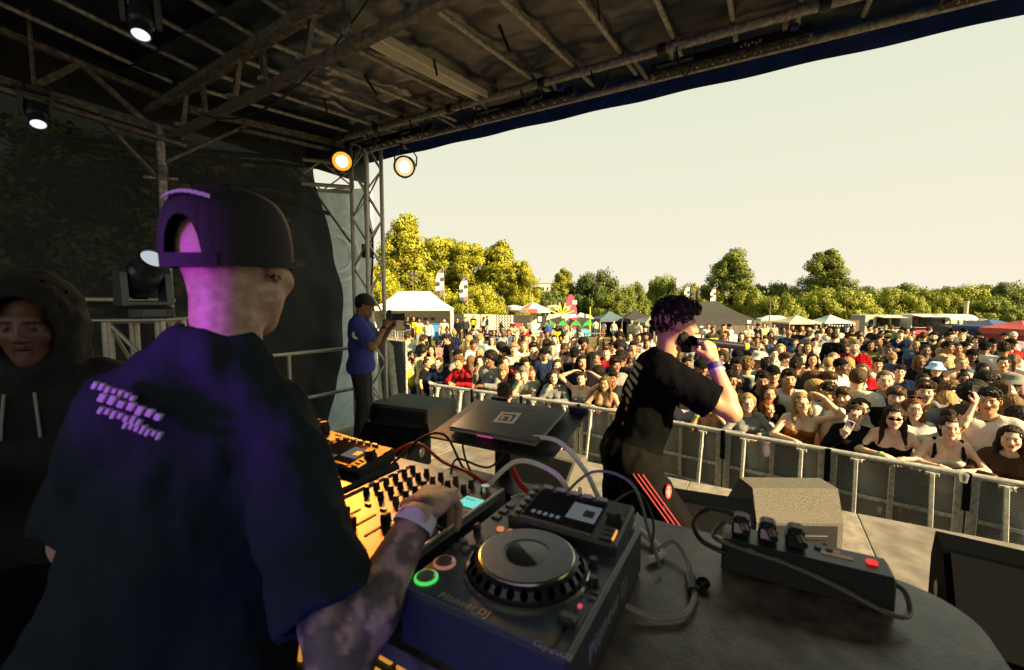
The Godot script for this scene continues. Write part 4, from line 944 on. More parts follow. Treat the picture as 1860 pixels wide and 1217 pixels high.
func build_barrier() -> void:
	var w := 1.055
	var alu := M("barrier_aluminium", Color(0.7, 0.69, 0.67), 0.4, 0.4, "mottle", 2.5)
	var u := -5.6
	var k := 0
	while u < 3.0:
		var a := S(u, rail_v(u), 0)
		var u2 := u + w * cos(atan2(rail_v(u + 1.0) - rail_v(u), 1.0))
		var b := S(u2, rail_v(u2), 0)
		var x := (b - a).normalized()
		var t := thing("crowd_barrier", "aluminium crowd barrier panel, number %s counted from the left end of the pit rail" % ["one", "two", "three", "four", "five", "six", "seven", "eight", "nine"][mini(k, 8)], "barrier", a, 0.0, "crowd barrier panels along the pit")
		t.basis = Basis(x, Vector3.UP, x.cross(Vector3.UP))
		put(t, "top_rail", Geo.new().rod(Vector3(0.005, 1.085, 0), Vector3(w - 0.005, 1.085, 0), 0.03, 16).mesh(), alu)
		for e in [0.045, w - 0.045]:
			put(t, "upright", Geo.new().box(Vector3(e, 0.54, 0), Vector3(0.075, 1.04, 0.04), 0.004).mesh(), alu)
		put(t, "upright", Geo.new().box(Vector3(w / 2, 0.54, -0.002), Vector3(0.045, 1.0, 0.036), 0.004).mesh(), alu)
		for h in [0.66, 0.36, 0.05]:
			for e in [0.295, w - 0.295]:
				put(t, "cross_rail", Geo.new().box(Vector3(e, h, 0.002), Vector3(w / 2 - 0.105, 0.035, 0.03), 0.003).mesh(), alu)
		for e in [0.295, w - 0.295]:
			put(t, "perforated_panel", Geo.new().box(Vector3(e, 0.55, -0.022), Vector3(w / 2 - 0.1, 0.98, 0.004)).mesh(), perforated())
		for e in [0.24, w - 0.24]:
			put(t, "brace", Geo.new().bar(Vector3(e, 1.05, 0.035), Vector3(e + 0.01, 0.0, 0.24), 0.06, 0.035, 0.004).mesh(), alu)
			put(t, "brace_clamp", Geo.new().box(Vector3(e, 1.045, 0.03), Vector3(0.1, 0.03, 0.045), 0.004).mesh(), alu)
		put(t, "step_tread", Geo.new().box(Vector3(w / 2, 0.3, 0.13), Vector3(0.42, 0.02, 0.16), 0.004).mesh(), M("step_tread", Color(0.3, 0.29, 0.27), 0.45, 0.7, "speckle", 6.0))
		put(t, "foot_plate", Geo.new().box(Vector3(w / 2, 0.012, 0.14), Vector3(w - 0.03, 0.018, 0.3), 0.003).mesh(), M("step_tread"))
		put(t, "strap", Geo.new().box(Vector3(w, 0.93, 0.002), Vector3(0.055, 0.36, 0.07), 0.006).mesh(), cloth("black"))
		u = u2
		k += 1
	# black covered fence panel by the steward
	var c := at_height(712, 780, 0.0)
	var f := thing("covered_fence", "black cloth covered fence panel beside the left end of the barrier", "fence", at_depth(712, 700, 7.4) * Vector3(1, 0, 1), -0.5)
	put(f, "cover", Geo.new().sheet(24, 20, func(s: float, w2: float): return Vector3(lerpf(-0.36, 0.3, s), lerpf(0.02, 2.05 - 0.03 * s, w2), 0.03 * sin(s * 11.0 + w2 * 4.0)), 0.01).mesh(), M("fence_cover", Color(0.035, 0.042, 0.047), 0.7, 0.0, "mottle", 1.5, "b_fold", 1.0))
	put(f, "top_bar", Geo.new().rod(Vector3(-0.4, 2.06, 0), Vector3(0.31, 2.03, 0), 0.02, 10).mesh(), steel())
	for e in [-0.38, 0.3]:
		put(f, "fence_post", Geo.new().rod(Vector3(e, 0, 0), Vector3(e, 2.05, 0), 0.02, 10).mesh(), steel())
	var rb := thing("run_box", "pale coil of cable tie in the hand at the right barrier end", "cup", at_depth(1760, 873, 3.85), 0.0)
	put(rb, "cup_body", Geo.new().lathe([Vector2(0, -0.03), Vector2(0.024, -0.03), Vector2(0.034, 0.04), Vector2(0.03, 0.05), Vector2(0, 0.055)], 16).mesh(), M("bottle_plastic"))
	rb.set_meta("label", "clear plastic cup held over the rail by the woman in white")
	rb.name = "plastic_cup"
# ---------------------------------------------------------------- the four people on the stage
func figure(label: String, at: Vector3, turn: float, size: float) -> Node3D:
	var o := thing("person", label, "person", at, turn)
	o.scale = Vector3.ONE * size
	return o

func dj_skin() -> StandardMaterial3D:
	var m := M("dj_skin", Color(0.6, 0.4, 0.29), 0.55, 0.0, "mottle", 7.0, "b_grain", 0.35)
	m.vertex_color_use_as_albedo = true
	m.subsurf_scatter_enabled = true
	m.subsurf_scatter_strength = 0.1
	return m

func build_dj() -> void:
	var p := base_pose()
	p.lean = 0.1
	p.head = Vector3(0.06, -0.52, 0.0)
	p.sleeve = 0.84
	p.sw = 0.112
	p.slim = 0.66
	p.sr = 0.05
	p.roll = 0.17
	p.shy = 0.4
	p.folds = 0.011
	p.necks = -0.01
	arm(p, "r", Vector3(-0.27, 1.03, -0.27), Vector3(-0.412, 1.172, -0.15), Vector3(-0.6, -0.1, 0.78), Vector3(-0.15, 0.97, 0.15), "pinch")
	arm(p, "l", Vector3(0.15, 1.1, 0.13), Vector3(0.12, 1.1, 0.28), Vector3(-0.3, -0.1, 0.9), Vector3(0.1, 0.95, 0.1))
	var o := figure("DJ in black cap and black tee seen from behind at the decks", Vector3(-0.64, FLOOR, -0.76), PI + 0.42, 1.075)
	noise.frequency = 1.0
	var ink := func(q: Vector3) -> Color:
		if q.x < -0.1 and q.y < 1.25 and q.y > 0.9 and q.z > -0.36 and q.z < -0.11:
			var n := noise.get_noise_3d(q.x * 26.0, q.y * 26.0, q.z * 18.0)
			if n > 0.02:
				return Color(0.3, 0.33, 0.36)
			if n > -0.12:
				return Color(0.6, 0.6, 0.58)
		return Color.WHITE
	put(o, "body", body_mesh("dj", p, false, 0.0075, 0.0035, 0.0028, ink), dj_skin())
	var hf := head_frame(p)
	var tee := M("dj_tee", Color(0.034, 0.05, 0.066), 1.0, 0.0, "weave", 12.0, "b_fold", 0.7)
	tee.metallic_specular = 0.1
	put(o, "tee", cloth_mesh("dj", p, false, "tee", 0.009, 0.02), tee)
	put(o, "trousers", cloth_mesh("dj", p, false, "legs", 0.014, 0.012), cloth("black"))
	put(o, "shoes", cloth_mesh("dj", p, false, "shoes", 0.012), cloth("black"))
	# the cap with its open strap back
	var cm := M("dj_cap", Color(0.014, 0.015, 0.02), 0.85, 0.0, "weave", 16.0, "b_fold", 0.4)
	var cf := hf * Transform3D(Basis(Vector3.RIGHT, -0.1), Vector3(0, 0.0, 0.0))
	var prof := []
	for k in 13:
		var a := k / 12.0
		prof.append(Vector2(cos(a ** 1.5 * PI / 2) ** 0.75 * (1.0 if k < 12 else 0.0), sin(a * PI / 2)))
	var g := Geo.new()
	# crown as a sheet so that the opening at the back is a real hole
	var crown := func(s: float, t: float) -> Vector3:
		var a := lerpf(-PI + 0.46, PI - 0.46, s)
		var r := cos(t ** 1.6 * PI / 2) ** 0.7
		var low := -0.025 + 0.0 * a
		return Vector3(sin(a) * 0.097 * r, 0.022 + low * (1.0 - t) + 0.118 * sin(t * PI / 2), -0.012 + cos(a) * 0.114 * r)
	g.sheet(40, 14, crown, 0.003)
	var over := func(s: float, t: float) -> Vector3:
		var a := PI - 0.48 + 0.96 * s
		var lo := 0.36 * sqrt(maxf(0.0, 1.0 - (2.0 * clampf((s - 0.14) / 0.72, 0.0, 1.0) - 1.0) ** 2)) + 0.06
		var tt := lerpf(lo, 1.0, t)
		var r := cos(tt ** 1.6 * PI / 2) ** 0.7
		return Vector3(sin(a) * 0.097 * r, -0.003 * (1.0 - tt) + 0.022 * tt + 0.118 * sin(tt * PI / 2) - 0.0, -0.012 + cos(a) * 0.114 * r)
	g.sheet(16, 10, over, 0.003)
	put(o, "cap_crown", g.mesh(), cm, cf)
	put(o, "cap_strap", Geo.new().sheet(14, 2, func(s: float, t: float):
		var a := PI - 0.55 + 1.1 * s
		return Vector3(sin(a) * 0.0985, -0.004 + 0.022 * t, -0.012 + cos(a) * 0.1155), 0.003).mesh(), cm, cf)
	put(o, "cap_button", Geo.new().ball(Vector3(0, 0.141, -0.012), Vector3(0.009, 0.005, 0.009), 10, 5).mesh(), cm, cf)
	put(o, "cap_brim", Geo.new().sheet(16, 6, func(s: float, t: float):
		var a := lerpf(-1.2, 1.2, s)
		var r := lerpf(0.95, 1.0 + 1.15 * cos(a), t)
		return Vector3(sin(a) * 0.097 * lerpf(1.0, 1.03, t), 0.0 + 0.01 * t, -0.012 + cos(a) * 0.114 * r), 0.004).mesh(), M("cap_brim", Color(0.16, 0.12, 0.08), 0.8, 0.0, "weave", 16.0), cf)
	var pale := M("cap_print", Color(0.5, 0.45, 0.5), 0.7)
	put(o, "cap_arc", Geo.new().sheet(18, 1, func(s: float, t: float):
		var a := PI - 0.5 + 1.0 * s
		var tt := 0.49 + 0.07 * sin(s * PI) + 0.05 * t + 0.006 * sin(s * 50.0)
		var r := cos(tt ** 1.6 * PI / 2) ** 0.7 + 0.03
		return Vector3(sin(a) * 0.097 * r, 0.022 + 0.118 * sin(tt * PI / 2), -0.012 + cos(a) * 0.114 * r), 0.001).mesh(), pale, cf)
	# the print across the left shoulder blade
	var tf := frame_of(p)
	rng.seed = 77
	for k in 4:
		var w: float = [0.05, 0.075, 0.05, 0.045][k]
		var at := Vector3([0.1, 0.075, 0.085, 0.055][k], [0.452, 0.432, 0.418, 0.4][k], [-0.114, -0.122, -0.123, -0.126][k])
		var pb := Basis(Vector3.UP, -0.1) * Basis(Vector3.BACK, 0.3)
		var pg := Geo.new()
		for j in 7:
			pg.box(at + pb * Vector3(w * (j / 6.0 - 0.5), 0.0015 * (j % 2), 0), Vector3(w / 9.0, rng.randf_range(0.007, 0.014), 0.01), 0.001, pb)
		put(o, "shirt_print", pg.mesh(), M("shirt_print", Color(0.45, 0.42, 0.5), 0.7), tf)
	# paper wristband
	var wr: Vector3 = p.wr_r
	var el: Vector3 = p.el_r
	put(o, "wristband", Geo.new().tube(PackedVector3Array([wr.lerp(el, 0.04), wr.lerp(el, 0.15)]), 0.0335, 24, 0.036, false).mesh(), M("wristband_paper", Color(0.62, 0.58, 0.5), 0.6))

func build_mc() -> void:
	var p := base_pose()
	p.pel = Vector3(0, 0.87, -0.12)
	p.lean = 0.32
	p.head = Vector3(0.02, 0.05, 0.0)
	p.neckf = 0.02
	p.sleeve = 0.72
	p.sw = 0.152
	p.slim = 0.76
	p.folds = 0.01
	arm(p, "r", Vector3(-0.2, 1.14, 0.3), Vector3(-0.12, 1.375, 0.235), Vector3(0.4, 0.85, -0.15), Vector3(-0.75, 0.25, 0.5), "fist")
	arm(p, "l", Vector3(0.24, 1.05, -0.1), Vector3(0.16, 0.85, -0.08), Vector3(0, -1, 0.1), Vector3(1, 0, 0))
	p.kn_r = Vector3(-0.11, 0.47, 0.14)
	p.an_r = Vector3(-0.13, 0.09, 0.02)
	p.to_r = Vector3(-0.15, 0.035, 0.18)
	p.kn_l = Vector3(0.12, 0.45, -0.16)
	p.an_l = Vector3(0.14, 0.09, -0.42)
	p.to_l = Vector3(0.17, 0.035, -0.27)
	var o := figure("performer in black tee and striped track trousers leaning into a microphone", Vector3(0.735, FLOOR, -2.2), 1.45, 1.0)
	put(o, "body", body_mesh("mc", p, false, 0.008, 0.0035, 0.003), skin(2))
	put(o, "tee", cloth_mesh("mc", p, false, "tee", 0.0095, 0.02), M("mc_tee", Color(0.0055, 0.006, 0.0068), 0.95, 0.0, "weave", 12.0, "b_fold", 0.8))
	var tr := M("mc_trousers", Color(0.008, 0.007, 0.007), 0.8, 0.0, "weave", 12.0, "b_fold", 0.8)
	tr.metallic_specular = 0.15
	M("mc_tee").metallic_specular = 0.1
	put(o, "trousers", cloth_mesh("mc", p, false, "legs", 0.0095, 0.022), tr)
	put(o, "shoes", cloth_mesh("mc", p, false, "shoes", 0.012), cloth("white"))
	var hf := head_frame(p)
	# tousled hair
	var f := Field.new(Vector3(-0.13, -0.1, -0.15), Vector3(0.13, 0.2, 0.16), 0.0045)
	skull_cap(f, 0.009)
	f.egg(Vector3(0, 0.095, 0.005), Vector3(0.086, 0.055, 0.1), 0.02)
	f.egg(Vector3(0, 0.085, 0.075), Vector3(0.06, 0.035, 0.045), 0.02)
	noise.frequency = 1.0
	f.rough(noise, 0.016, Vector3(32, 22, 40), 0.05)
	var hg := f.mesh(Geo.new())
	rng.seed = 5
	for k in 260:
		var d := Vector3(rng.randf_range(-1, 1), rng.randf_range(0.05, 1), rng.randf_range(-1, 1)).normalized()
		var a := Vector3(0, 0.05, -0.005) + d * Vector3(0.086, 0.09, 0.105)
		if d.z > 0.45 and d.y < 0.45:
			continue
		var side := Vector3(rng.randf_range(-1, 1), rng.randf_range(-0.2, 0.7), rng.randf_range(-0.3, 1.0)).normalized()
		hg.tube(PackedVector3Array([a - d * 0.01, a + d * 0.01 + side * 0.014, a + d * 0.012 + side * 0.036]), 0.0032, 4, 0.0006, false)
	put(o, "hair", hg.mesh(), hair_mat("k"), hf)
	put(o, "beard", beard_mesh(), hair_mat("k"), hf)
	# stripes down the outside of the right leg
	var t := frame_of(p)
	var hip: Vector3 = t * Vector3(-0.085, -0.03, 0)
	var kn: Vector3 = p.kn_r
	var an: Vector3 = p.an_r
	var red := M("stripe_red", Color(0.2, 0.006, 0.014), 0.7)
	for k in 3:
		var off := (k - 1) * 0.022
		var path := PackedVector3Array()
		for j in 13:
			var w := j / 12.0
			var c := hip.lerp(kn, w * 2.0) if w < 0.5 else kn.lerp(an, w * 2.0 - 1.0)
			var r := lerpf(0.142, 0.1, w * 2.0) if w < 0.5 else lerpf(0.1, 0.085, w * 2.0 - 1.0)
			path.append(c + Vector3(-r * 0.995 + 0.002, 0, off + 0.01))
		put(o, "trouser_stripe", Geo.new().tube(path, 0.0052, 6).mesh(), red)
	# crest and lettering on the thigh
	var mid := hip.lerp(kn, 0.3)
	var face := look(Vector3(-0.72, 0.12, 0.68), Vector3(0.0, 1, 0.25))
	var at := mid + Vector3(-0.72, 0.12, 0.68).normalized() * 0.121
	var oval := PackedVector2Array()
	for k in 20:
		oval.append(Vector2(cos(TAU * k / 20.0) * 0.024, sin(TAU * k / 20.0) * 0.033))
	var crest := put(o, "crest", Geo.new().prism(oval, 0.004, Transform3D(face, at)).mesh(), M("crest_red", Color(0.55, 0.02, 0.04), 0.5))
	var inner := PackedVector2Array()
	for k in 20:
		inner.append(oval[k] * 0.72)
	put(crest, "crest_field", Geo.new().prism(inner, 0.003, Transform3D(face, at + face.z * 0.002)).mesh(), M("crest_white", Color(0.6, 0.58, 0.56), 0.5))
	for k in 3:
		put(crest, "crest_bar", Geo.new().box(at + face.z * 0.0042 + face.x * (0.011 * (k - 1)), Vector3(0.006, 0.044 - 0.008 * absi(k - 1), 0.001), 0.0, face).mesh(), M("crest_red") if k != 1 else M("cable_black"))
	var w2 := put(o, "trouser_lettering", text_mesh("bwin", 0.034, 0.003, "Droid Sans", true), M("crest_white"))
	w2.transform = Transform3D(face, at + Vector3(0.004, -0.075, 0.004) + face.z * 0.006)
	put(o, "sock_cuff", Geo.new().tube(PackedVector3Array([p.an_l + Vector3(0, 0.12, 0.06), p.an_l + Vector3(0, 0.05, 0.02)]), 0.062, 14).mesh(), M("cuff_red", Color(0.6, 0.01, 0.02), 0.6))
	put(o, "sock_cuff", Geo.new().tube(PackedVector3Array([p.an_r + Vector3(0, 0.12, 0.02), p.an_r + Vector3(0, 0.05, 0)]), 0.062, 14).mesh(), M("cuff_red"))
	# the printed back of the tee
	for k in 9:
		var y := 0.44 - 0.036 * k
		put(o, "back_print", Geo.new().box(Vector3(0.01 - 0.012 * (k % 3), y, -0.118 + 0.002 * absf(k - 3.0)), Vector3([0.2, 0.16, 0.22, 0.18][k % 4], 0.02, 0.008), 0.003, Basis(Vector3.BACK, 0.05 * (k % 2))).mesh(), M("print_cream", Color(0.5, 0.38, 0.28), 0.8) if k < 5 else M("print_orange", Color(0.6, 0.26, 0.03), 0.8), t)
	# wristbands
	var wr: Vector3 = p.wr_r
	var el: Vector3 = p.el_r
	put(o, "wristband", Geo.new().tube(PackedVector3Array([wr.lerp(el, 0.05), wr.lerp(el, 0.16)]), 0.034, 16, 0.036).mesh(), M("band_navy", Color(0.04, 0.03, 0.14), 0.6))
	put(o, "wristband", Geo.new().tube(PackedVector3Array([wr.lerp(el, 0.18), wr.lerp(el, 0.23)]), 0.037, 16, 0.038).mesh(), M("band_lilac", Color(0.35, 0.25, 0.5), 0.6))
	# microphone in the fist
	var fist := wr + (p.hd_r as Vector3).normalized() * 0.085
	var m := thing("microphone", "black microphone with a yellow band held by the performer", "microphone", o.transform * (fist + Vector3(0.02, 0.0, 0.0)), o.rotation.y)
	m.rotation.x = 0.1
	var ax := Basis(Vector3.RIGHT, PI / 2)
	put(m, "handle", Geo.new().lathe([Vector2(0, -0.05), Vector2(0.02, -0.05), Vector2(0.021, 0.02), Vector2(0.017, 0.16), Vector2(0.016, 0.2), Vector2(0, 0.2)], 20, Vector3.ZERO, ax).mesh(), M("mic_black", Color(0.012, 0.014, 0.022), 0.32))
	put(m, "head_mesh", Geo.new().ball(Vector3(0, 0, -0.07), Vector3(0.026, 0.026, 0.028), 16, 10).mesh(), M("mic_grille", Color(0.2, 0.2, 0.2), 0.4, 0.8, "weave", 30.0))
	put(m, "colour_band", Geo.new().lathe([Vector2(0.0175, 0.175), Vector2(0.0175, 0.192)], 18, Vector3.ZERO, ax).mesh(), M("band_yellow", Color(0.75, 0.68, 0.03), 0.5))
	put(m, "aerial", Geo.new().rod(Vector3(0, 0, 0.2), Vector3(0, -0.004, 0.235), 0.009, 10).mesh(), M("mic_black"))

func build_photographer() -> void:
	var p := base_pose()
	p.head = Vector3(0.22, 0.0, 0.0)
	p.lean = 0.02
	p.sleeve = 0.8
	arm(p, "r", Vector3(-0.24, 1.14, 0.16), Vector3(-0.09, 1.37, 0.29), Vector3(0.3, 0.6, 0.4), Vector3(-0.6, 0.4, 0.3), "hold")
	arm(p, "l", Vector3(0.22, 1.14, 0.18), Vector3(0.06, 1.34, 0.33), Vector3(-0.2, 0.6, 0.5), Vector3(0.6, -0.3, 0.3), "hold")
	var o := figure("photographer in blue tee and black cap beside the truss tower", Vector3(-1.74, FLOOR, -4.98), 1.75, 1.0)
	put(o, "body", body_mesh("photo", p, false, 0.012), skin(3))
	put(o, "tee", cloth_mesh("photo", p, false, "tee", 0.012, 0.03), M("blue_tee", Color(0.04, 0.055, 0.42), 0.85, 0.0, "weave", 10.0, "b_fold", 0.8))
	put(o, "jeans", cloth_mesh("photo", p, false, "legs", 0.012, 0.008), M("black_jeans", Color(0.022, 0.025, 0.03), 0.85, 0.0, "weave", 10.0, "b_fold", 0.8))
	put(o, "shoes", cloth_mesh("photo", p, false, "shoes", 0.012), cloth("grey"))
	var hf := head_frame(p)
	put(o, "hair", hair_mesh("bz"), hair_mat("k"), hf)
	put(o, "cap", hat_mesh("ca"), M("photo_cap", Color(0.02, 0.021, 0.026), 0.8, 0.0, "weave", 14.0), hf)
	put(o, "sleeve_badge", Geo.new().lathe([Vector2(0.05, 0), Vector2(0.05, 0.004), Vector2(0.0, 0.004)], 20, frame_of(p) * Vector3(-0.275, 0.36, 0.0), Basis(Vector3.BACK, PI / 2 - 0.15)).mesh(), M("badge_white", Color(0.6, 0.6, 0.56), 0.7))
	put(o, "badge_mark", Geo.new().lathe([Vector2(0.022, 0), Vector2(0.022, 0.003), Vector2(0.0, 0.003)], 14, frame_of(p) * Vector3(-0.279, 0.36, 0.0), Basis(Vector3.BACK, PI / 2 - 0.15)).mesh(), M("badge_ink", Color(0.04, 0.05, 0.1), 0.7))
	var wr: Vector3 = p.wr_r
	var el: Vector3 = p.el_r
	put(o, "wristwatch", Geo.new().tube(PackedVector3Array([wr.lerp(el, 0.06), wr.lerp(el, 0.14)]), 0.036, 14).mesh(), M("watch", Color(0.05, 0.05, 0.055), 0.3, 0.5))
	var c := thing("camera", "black camera held up by the photographer in blue", "camera", o.transform * Vector3(-0.005, 1.475, 0.33), o.rotation.y)
	put(c, "camera_body", Geo.new().box(Vector3.ZERO, Vector3(0.14, 0.1, 0.07), 0.012).box(Vector3(0, 0.06, 0), Vector3(0.06, 0.035, 0.05), 0.01).mesh(), black_plastic())
	put(c, "lens_barrel", Geo.new().lathe([Vector2(0.036, 0.03), Vector2(0.04, 0.05), Vector2(0.04, 0.12), Vector2(0.045, 0.125), Vector2(0.045, 0.17), Vector2(0.038, 0.17), Vector2(0.034, 0.15)], 22, Vector3.ZERO, Basis(Vector3.RIGHT, PI / 2)).mesh(), black_plastic())
	put(c, "lens_glass", Geo.new().lathe([Vector2(0.035, 0.152), Vector2(0, 0.158)], 18, Vector3.ZERO, Basis(Vector3.RIGHT, PI / 2)).mesh(), M("screen_glass"))

func build_hooded() -> void:
	var p := base_pose()
	p.head = Vector3(0.12, 0.1, 0.0)
	arm(p, "r", Vector3(-0.27, 1.12, 0.06), Vector3(-0.14, 1.17, 0.27), Vector3(0.6, 0.1, 0.6), Vector3(-0.3, 0.3, 0.8), "hold")
	arm(p, "l", Vector3(0.27, 1.13, -0.02), Vector3(0.26, 0.9, 0.12), Vector3(0, -1, 0.2), Vector3(1, 0, 0))
	var o := figure("man in dark hooded top standing at the left edge behind the DJ", Vector3(-1.55, FLOOR, -1.42), 0.4, 0.98)
	put(o, "body", body_mesh("hooded", p, false, 0.012), skin(4))
	var hoodie := M("hooded_top", Color(0.011, 0.013, 0.013), 0.95, 0.0, "weave", 10.0, "b_fold", 0.8)
	put(o, "hooded_top", cloth_mesh("hooded", p, false, "long", 0.012, 0.03), hoodie)
	put(o, "trousers", cloth_mesh("hooded", p, false, "legs", 0.014, 0.02), cloth("black"))
	put(o, "shoes", cloth_mesh("hooded", p, false, "shoes", 0.014), cloth("black"))
	var f := Field.new(Vector3(-0.2, -0.3, -0.22), Vector3(0.2, 0.24, 0.2), 0.009)
	f.egg(Vector3(0, 0.035, -0.02), Vector3(0.125, 0.145, 0.145), 0.02)
	f.bone(Vector3(0, -0.05, -0.03), Vector3(0, -0.22, -0.04), 0.12, 0.14, 0.05)
	f.egg(Vector3(0, -0.01, 0.12), Vector3(0.082, 0.115, 0.12), 0.02, true)
	f.egg(Vector3(0, 0.01, -0.01), Vector3(0.1, 0.118, 0.12), 0.01, true)
	noise.frequency = 1.0
	f.rough(noise, 0.012, Vector3(12, 9, 12), 0.04)
	put(o, "hood", f.mesh(Geo.new()).mesh(), hoodie, head_frame(p))
	for e in [-0.03, 0.04]:
		put(o, "draw_cord", Geo.new().rod(frame_of(p) * Vector3(e, 0.47, 0.13), frame_of(p) * Vector3(e * 1.3, 0.33, 0.145), 0.004, 6).mesh(), M("cord_pale", Color(0.25, 0.26, 0.26), 0.7))
	var hand: Vector3 = (p.wr_r as Vector3) + (p.hd_r as Vector3).normalized() * 0.1 + Vector3(0.02, -0.03, 0.04)
	var c := thing("drink_bottle", "crumpled clear drink bottle held by the hooded man", "bottle", o.transform * hand, 0.3)
	c.scale = Vector3.ONE * 0.8
	put(c, "bottle_body", Geo.new().lathe([Vector2(0, -0.1), Vector2(0.028, -0.1), Vector2(0.033, -0.06), Vector2(0.029, -0.02), Vector2(0.033, 0.02), Vector2(0.014, 0.07), Vector2(0.014, 0.09)], 12).mesh(), M("bottle_plastic"))
	put(c, "bottle_label", Geo.new().lathe([Vector2(0.0335, -0.055), Vector2(0.0305, -0.02)], 12).mesh(), M("bottle_label", Color(0.2, 0.2, 0.55), 0.5))
	# someone in the pit whose head shows over the laptop
	var at := at_height(917, 716, 1.63)
	at.y = 0.0
	var q := pose_of("S")
	var s := figure("brown haired person in the pit seen from behind above the laptop", at, PI + 0.2, 1.0)
	put(s, "body", body_mesh("cS", q, false, 0.016), skin(1))
	put(s, "top", cloth_mesh("cS", q, false, "tee", 0.016), cloth("dark"))
	put(s, "trousers", cloth_mesh("cS", q, false, "legs", 0.016, 0.01), cloth("black"))
	put(s, "shoes", cloth_mesh("cS", q, false, "shoes", 0.016), cloth("black"))
	put(s, "hair", hair_mesh("sh"), hair_mat("b"), head_frame(q))
# ---------------------------------------------------------------- the field beyond
func fall(x: float, z: float) -> float:  # the field slopes gently away, more on the right
	var f := smoothstep(9.0, 58.0, -z)
	return -f * lerpf(0.4, 1.8, clampf((x + 8.0) / 32.0, 0.0, 1.0))

func ground_at(px: float, d: float) -> Vector3:
	var x := (px - 930.0) / FOCAL * d
	return Vector3(x, fall(x, -d), -d)

func build_ground() -> void:
	var turf := M("turf", Color(0.17, 0.145, 0.04), 0.95, 0.0, "turf", 0.21, "b_weave", 0.8)
	turf.uv1_world_triplanar = true
	structure("ground", Geo.new().sheet(90, 120, func(s: float, t: float):
		var x := 260.0 * (2.0 * s - 1.0) ** 3 + 40.0 * (2.0 * s - 1.0)
		var z := 30.0 - 90.0 * t - 400.0 * t ** 5
		return Vector3(x, fall(x, z), z)).mesh(), turf)
	# grass blades where the turf shows between people and in front of the fence
	var g := Geo.new()
	rng.seed = 21
	for k in 5:
		var a := rng.randf() * TAU
		var d := Vector3(cos(a), 0, sin(a))
		var o := d * 0.02
		var tip := o + d * 0.03 + Vector3(0, rng.randf_range(0.04, 0.08), 0)
		g.tri(o - Vector3(-d.z, 0, d.x) * 0.006, o + Vector3(-d.z, 0, d.x) * 0.006, tip)
	var mm := MultiMesh.new()
	mm.transform_format = MultiMesh.TRANSFORM_3D
	mm.use_colors = true
	mm.mesh = g.mesh()
	mm.instance_count = 42000
	for k in mm.instance_count:
		var d := 8.0 + 40.0 * rng.randf() ** 1.4
		var px := rng.randf_range(690, 1880)
		var p := ground_at(px, d)
		mm.set_instance_transform(k, Transform3D(Basis(Vector3.UP, rng.randf() * TAU).scaled(Vector3.ONE * rng.randf_range(0.7, 1.6)), p))
		var c := rng.randf_range(0.75, 1.2)
		mm.set_instance_color(k, Color(0.19 * c, 0.165 * c, 0.035) if rng.randf() < 0.8 else Color(0.24 * c, 0.18 * c, 0.06))
	var mi := MultiMeshInstance3D.new()
	mi.name = "grass"
	mi.multimesh = mm
	var gm := M("grass_blade", Color(1, 1, 1), 0.8)
	gm.vertex_color_use_as_albedo = true
	mi.material_override = gm
	mi.set_meta("kind", "stuff")
	tag(mi, "short sunlit festival grass around the crowd", "grass")
	add_child(mi)

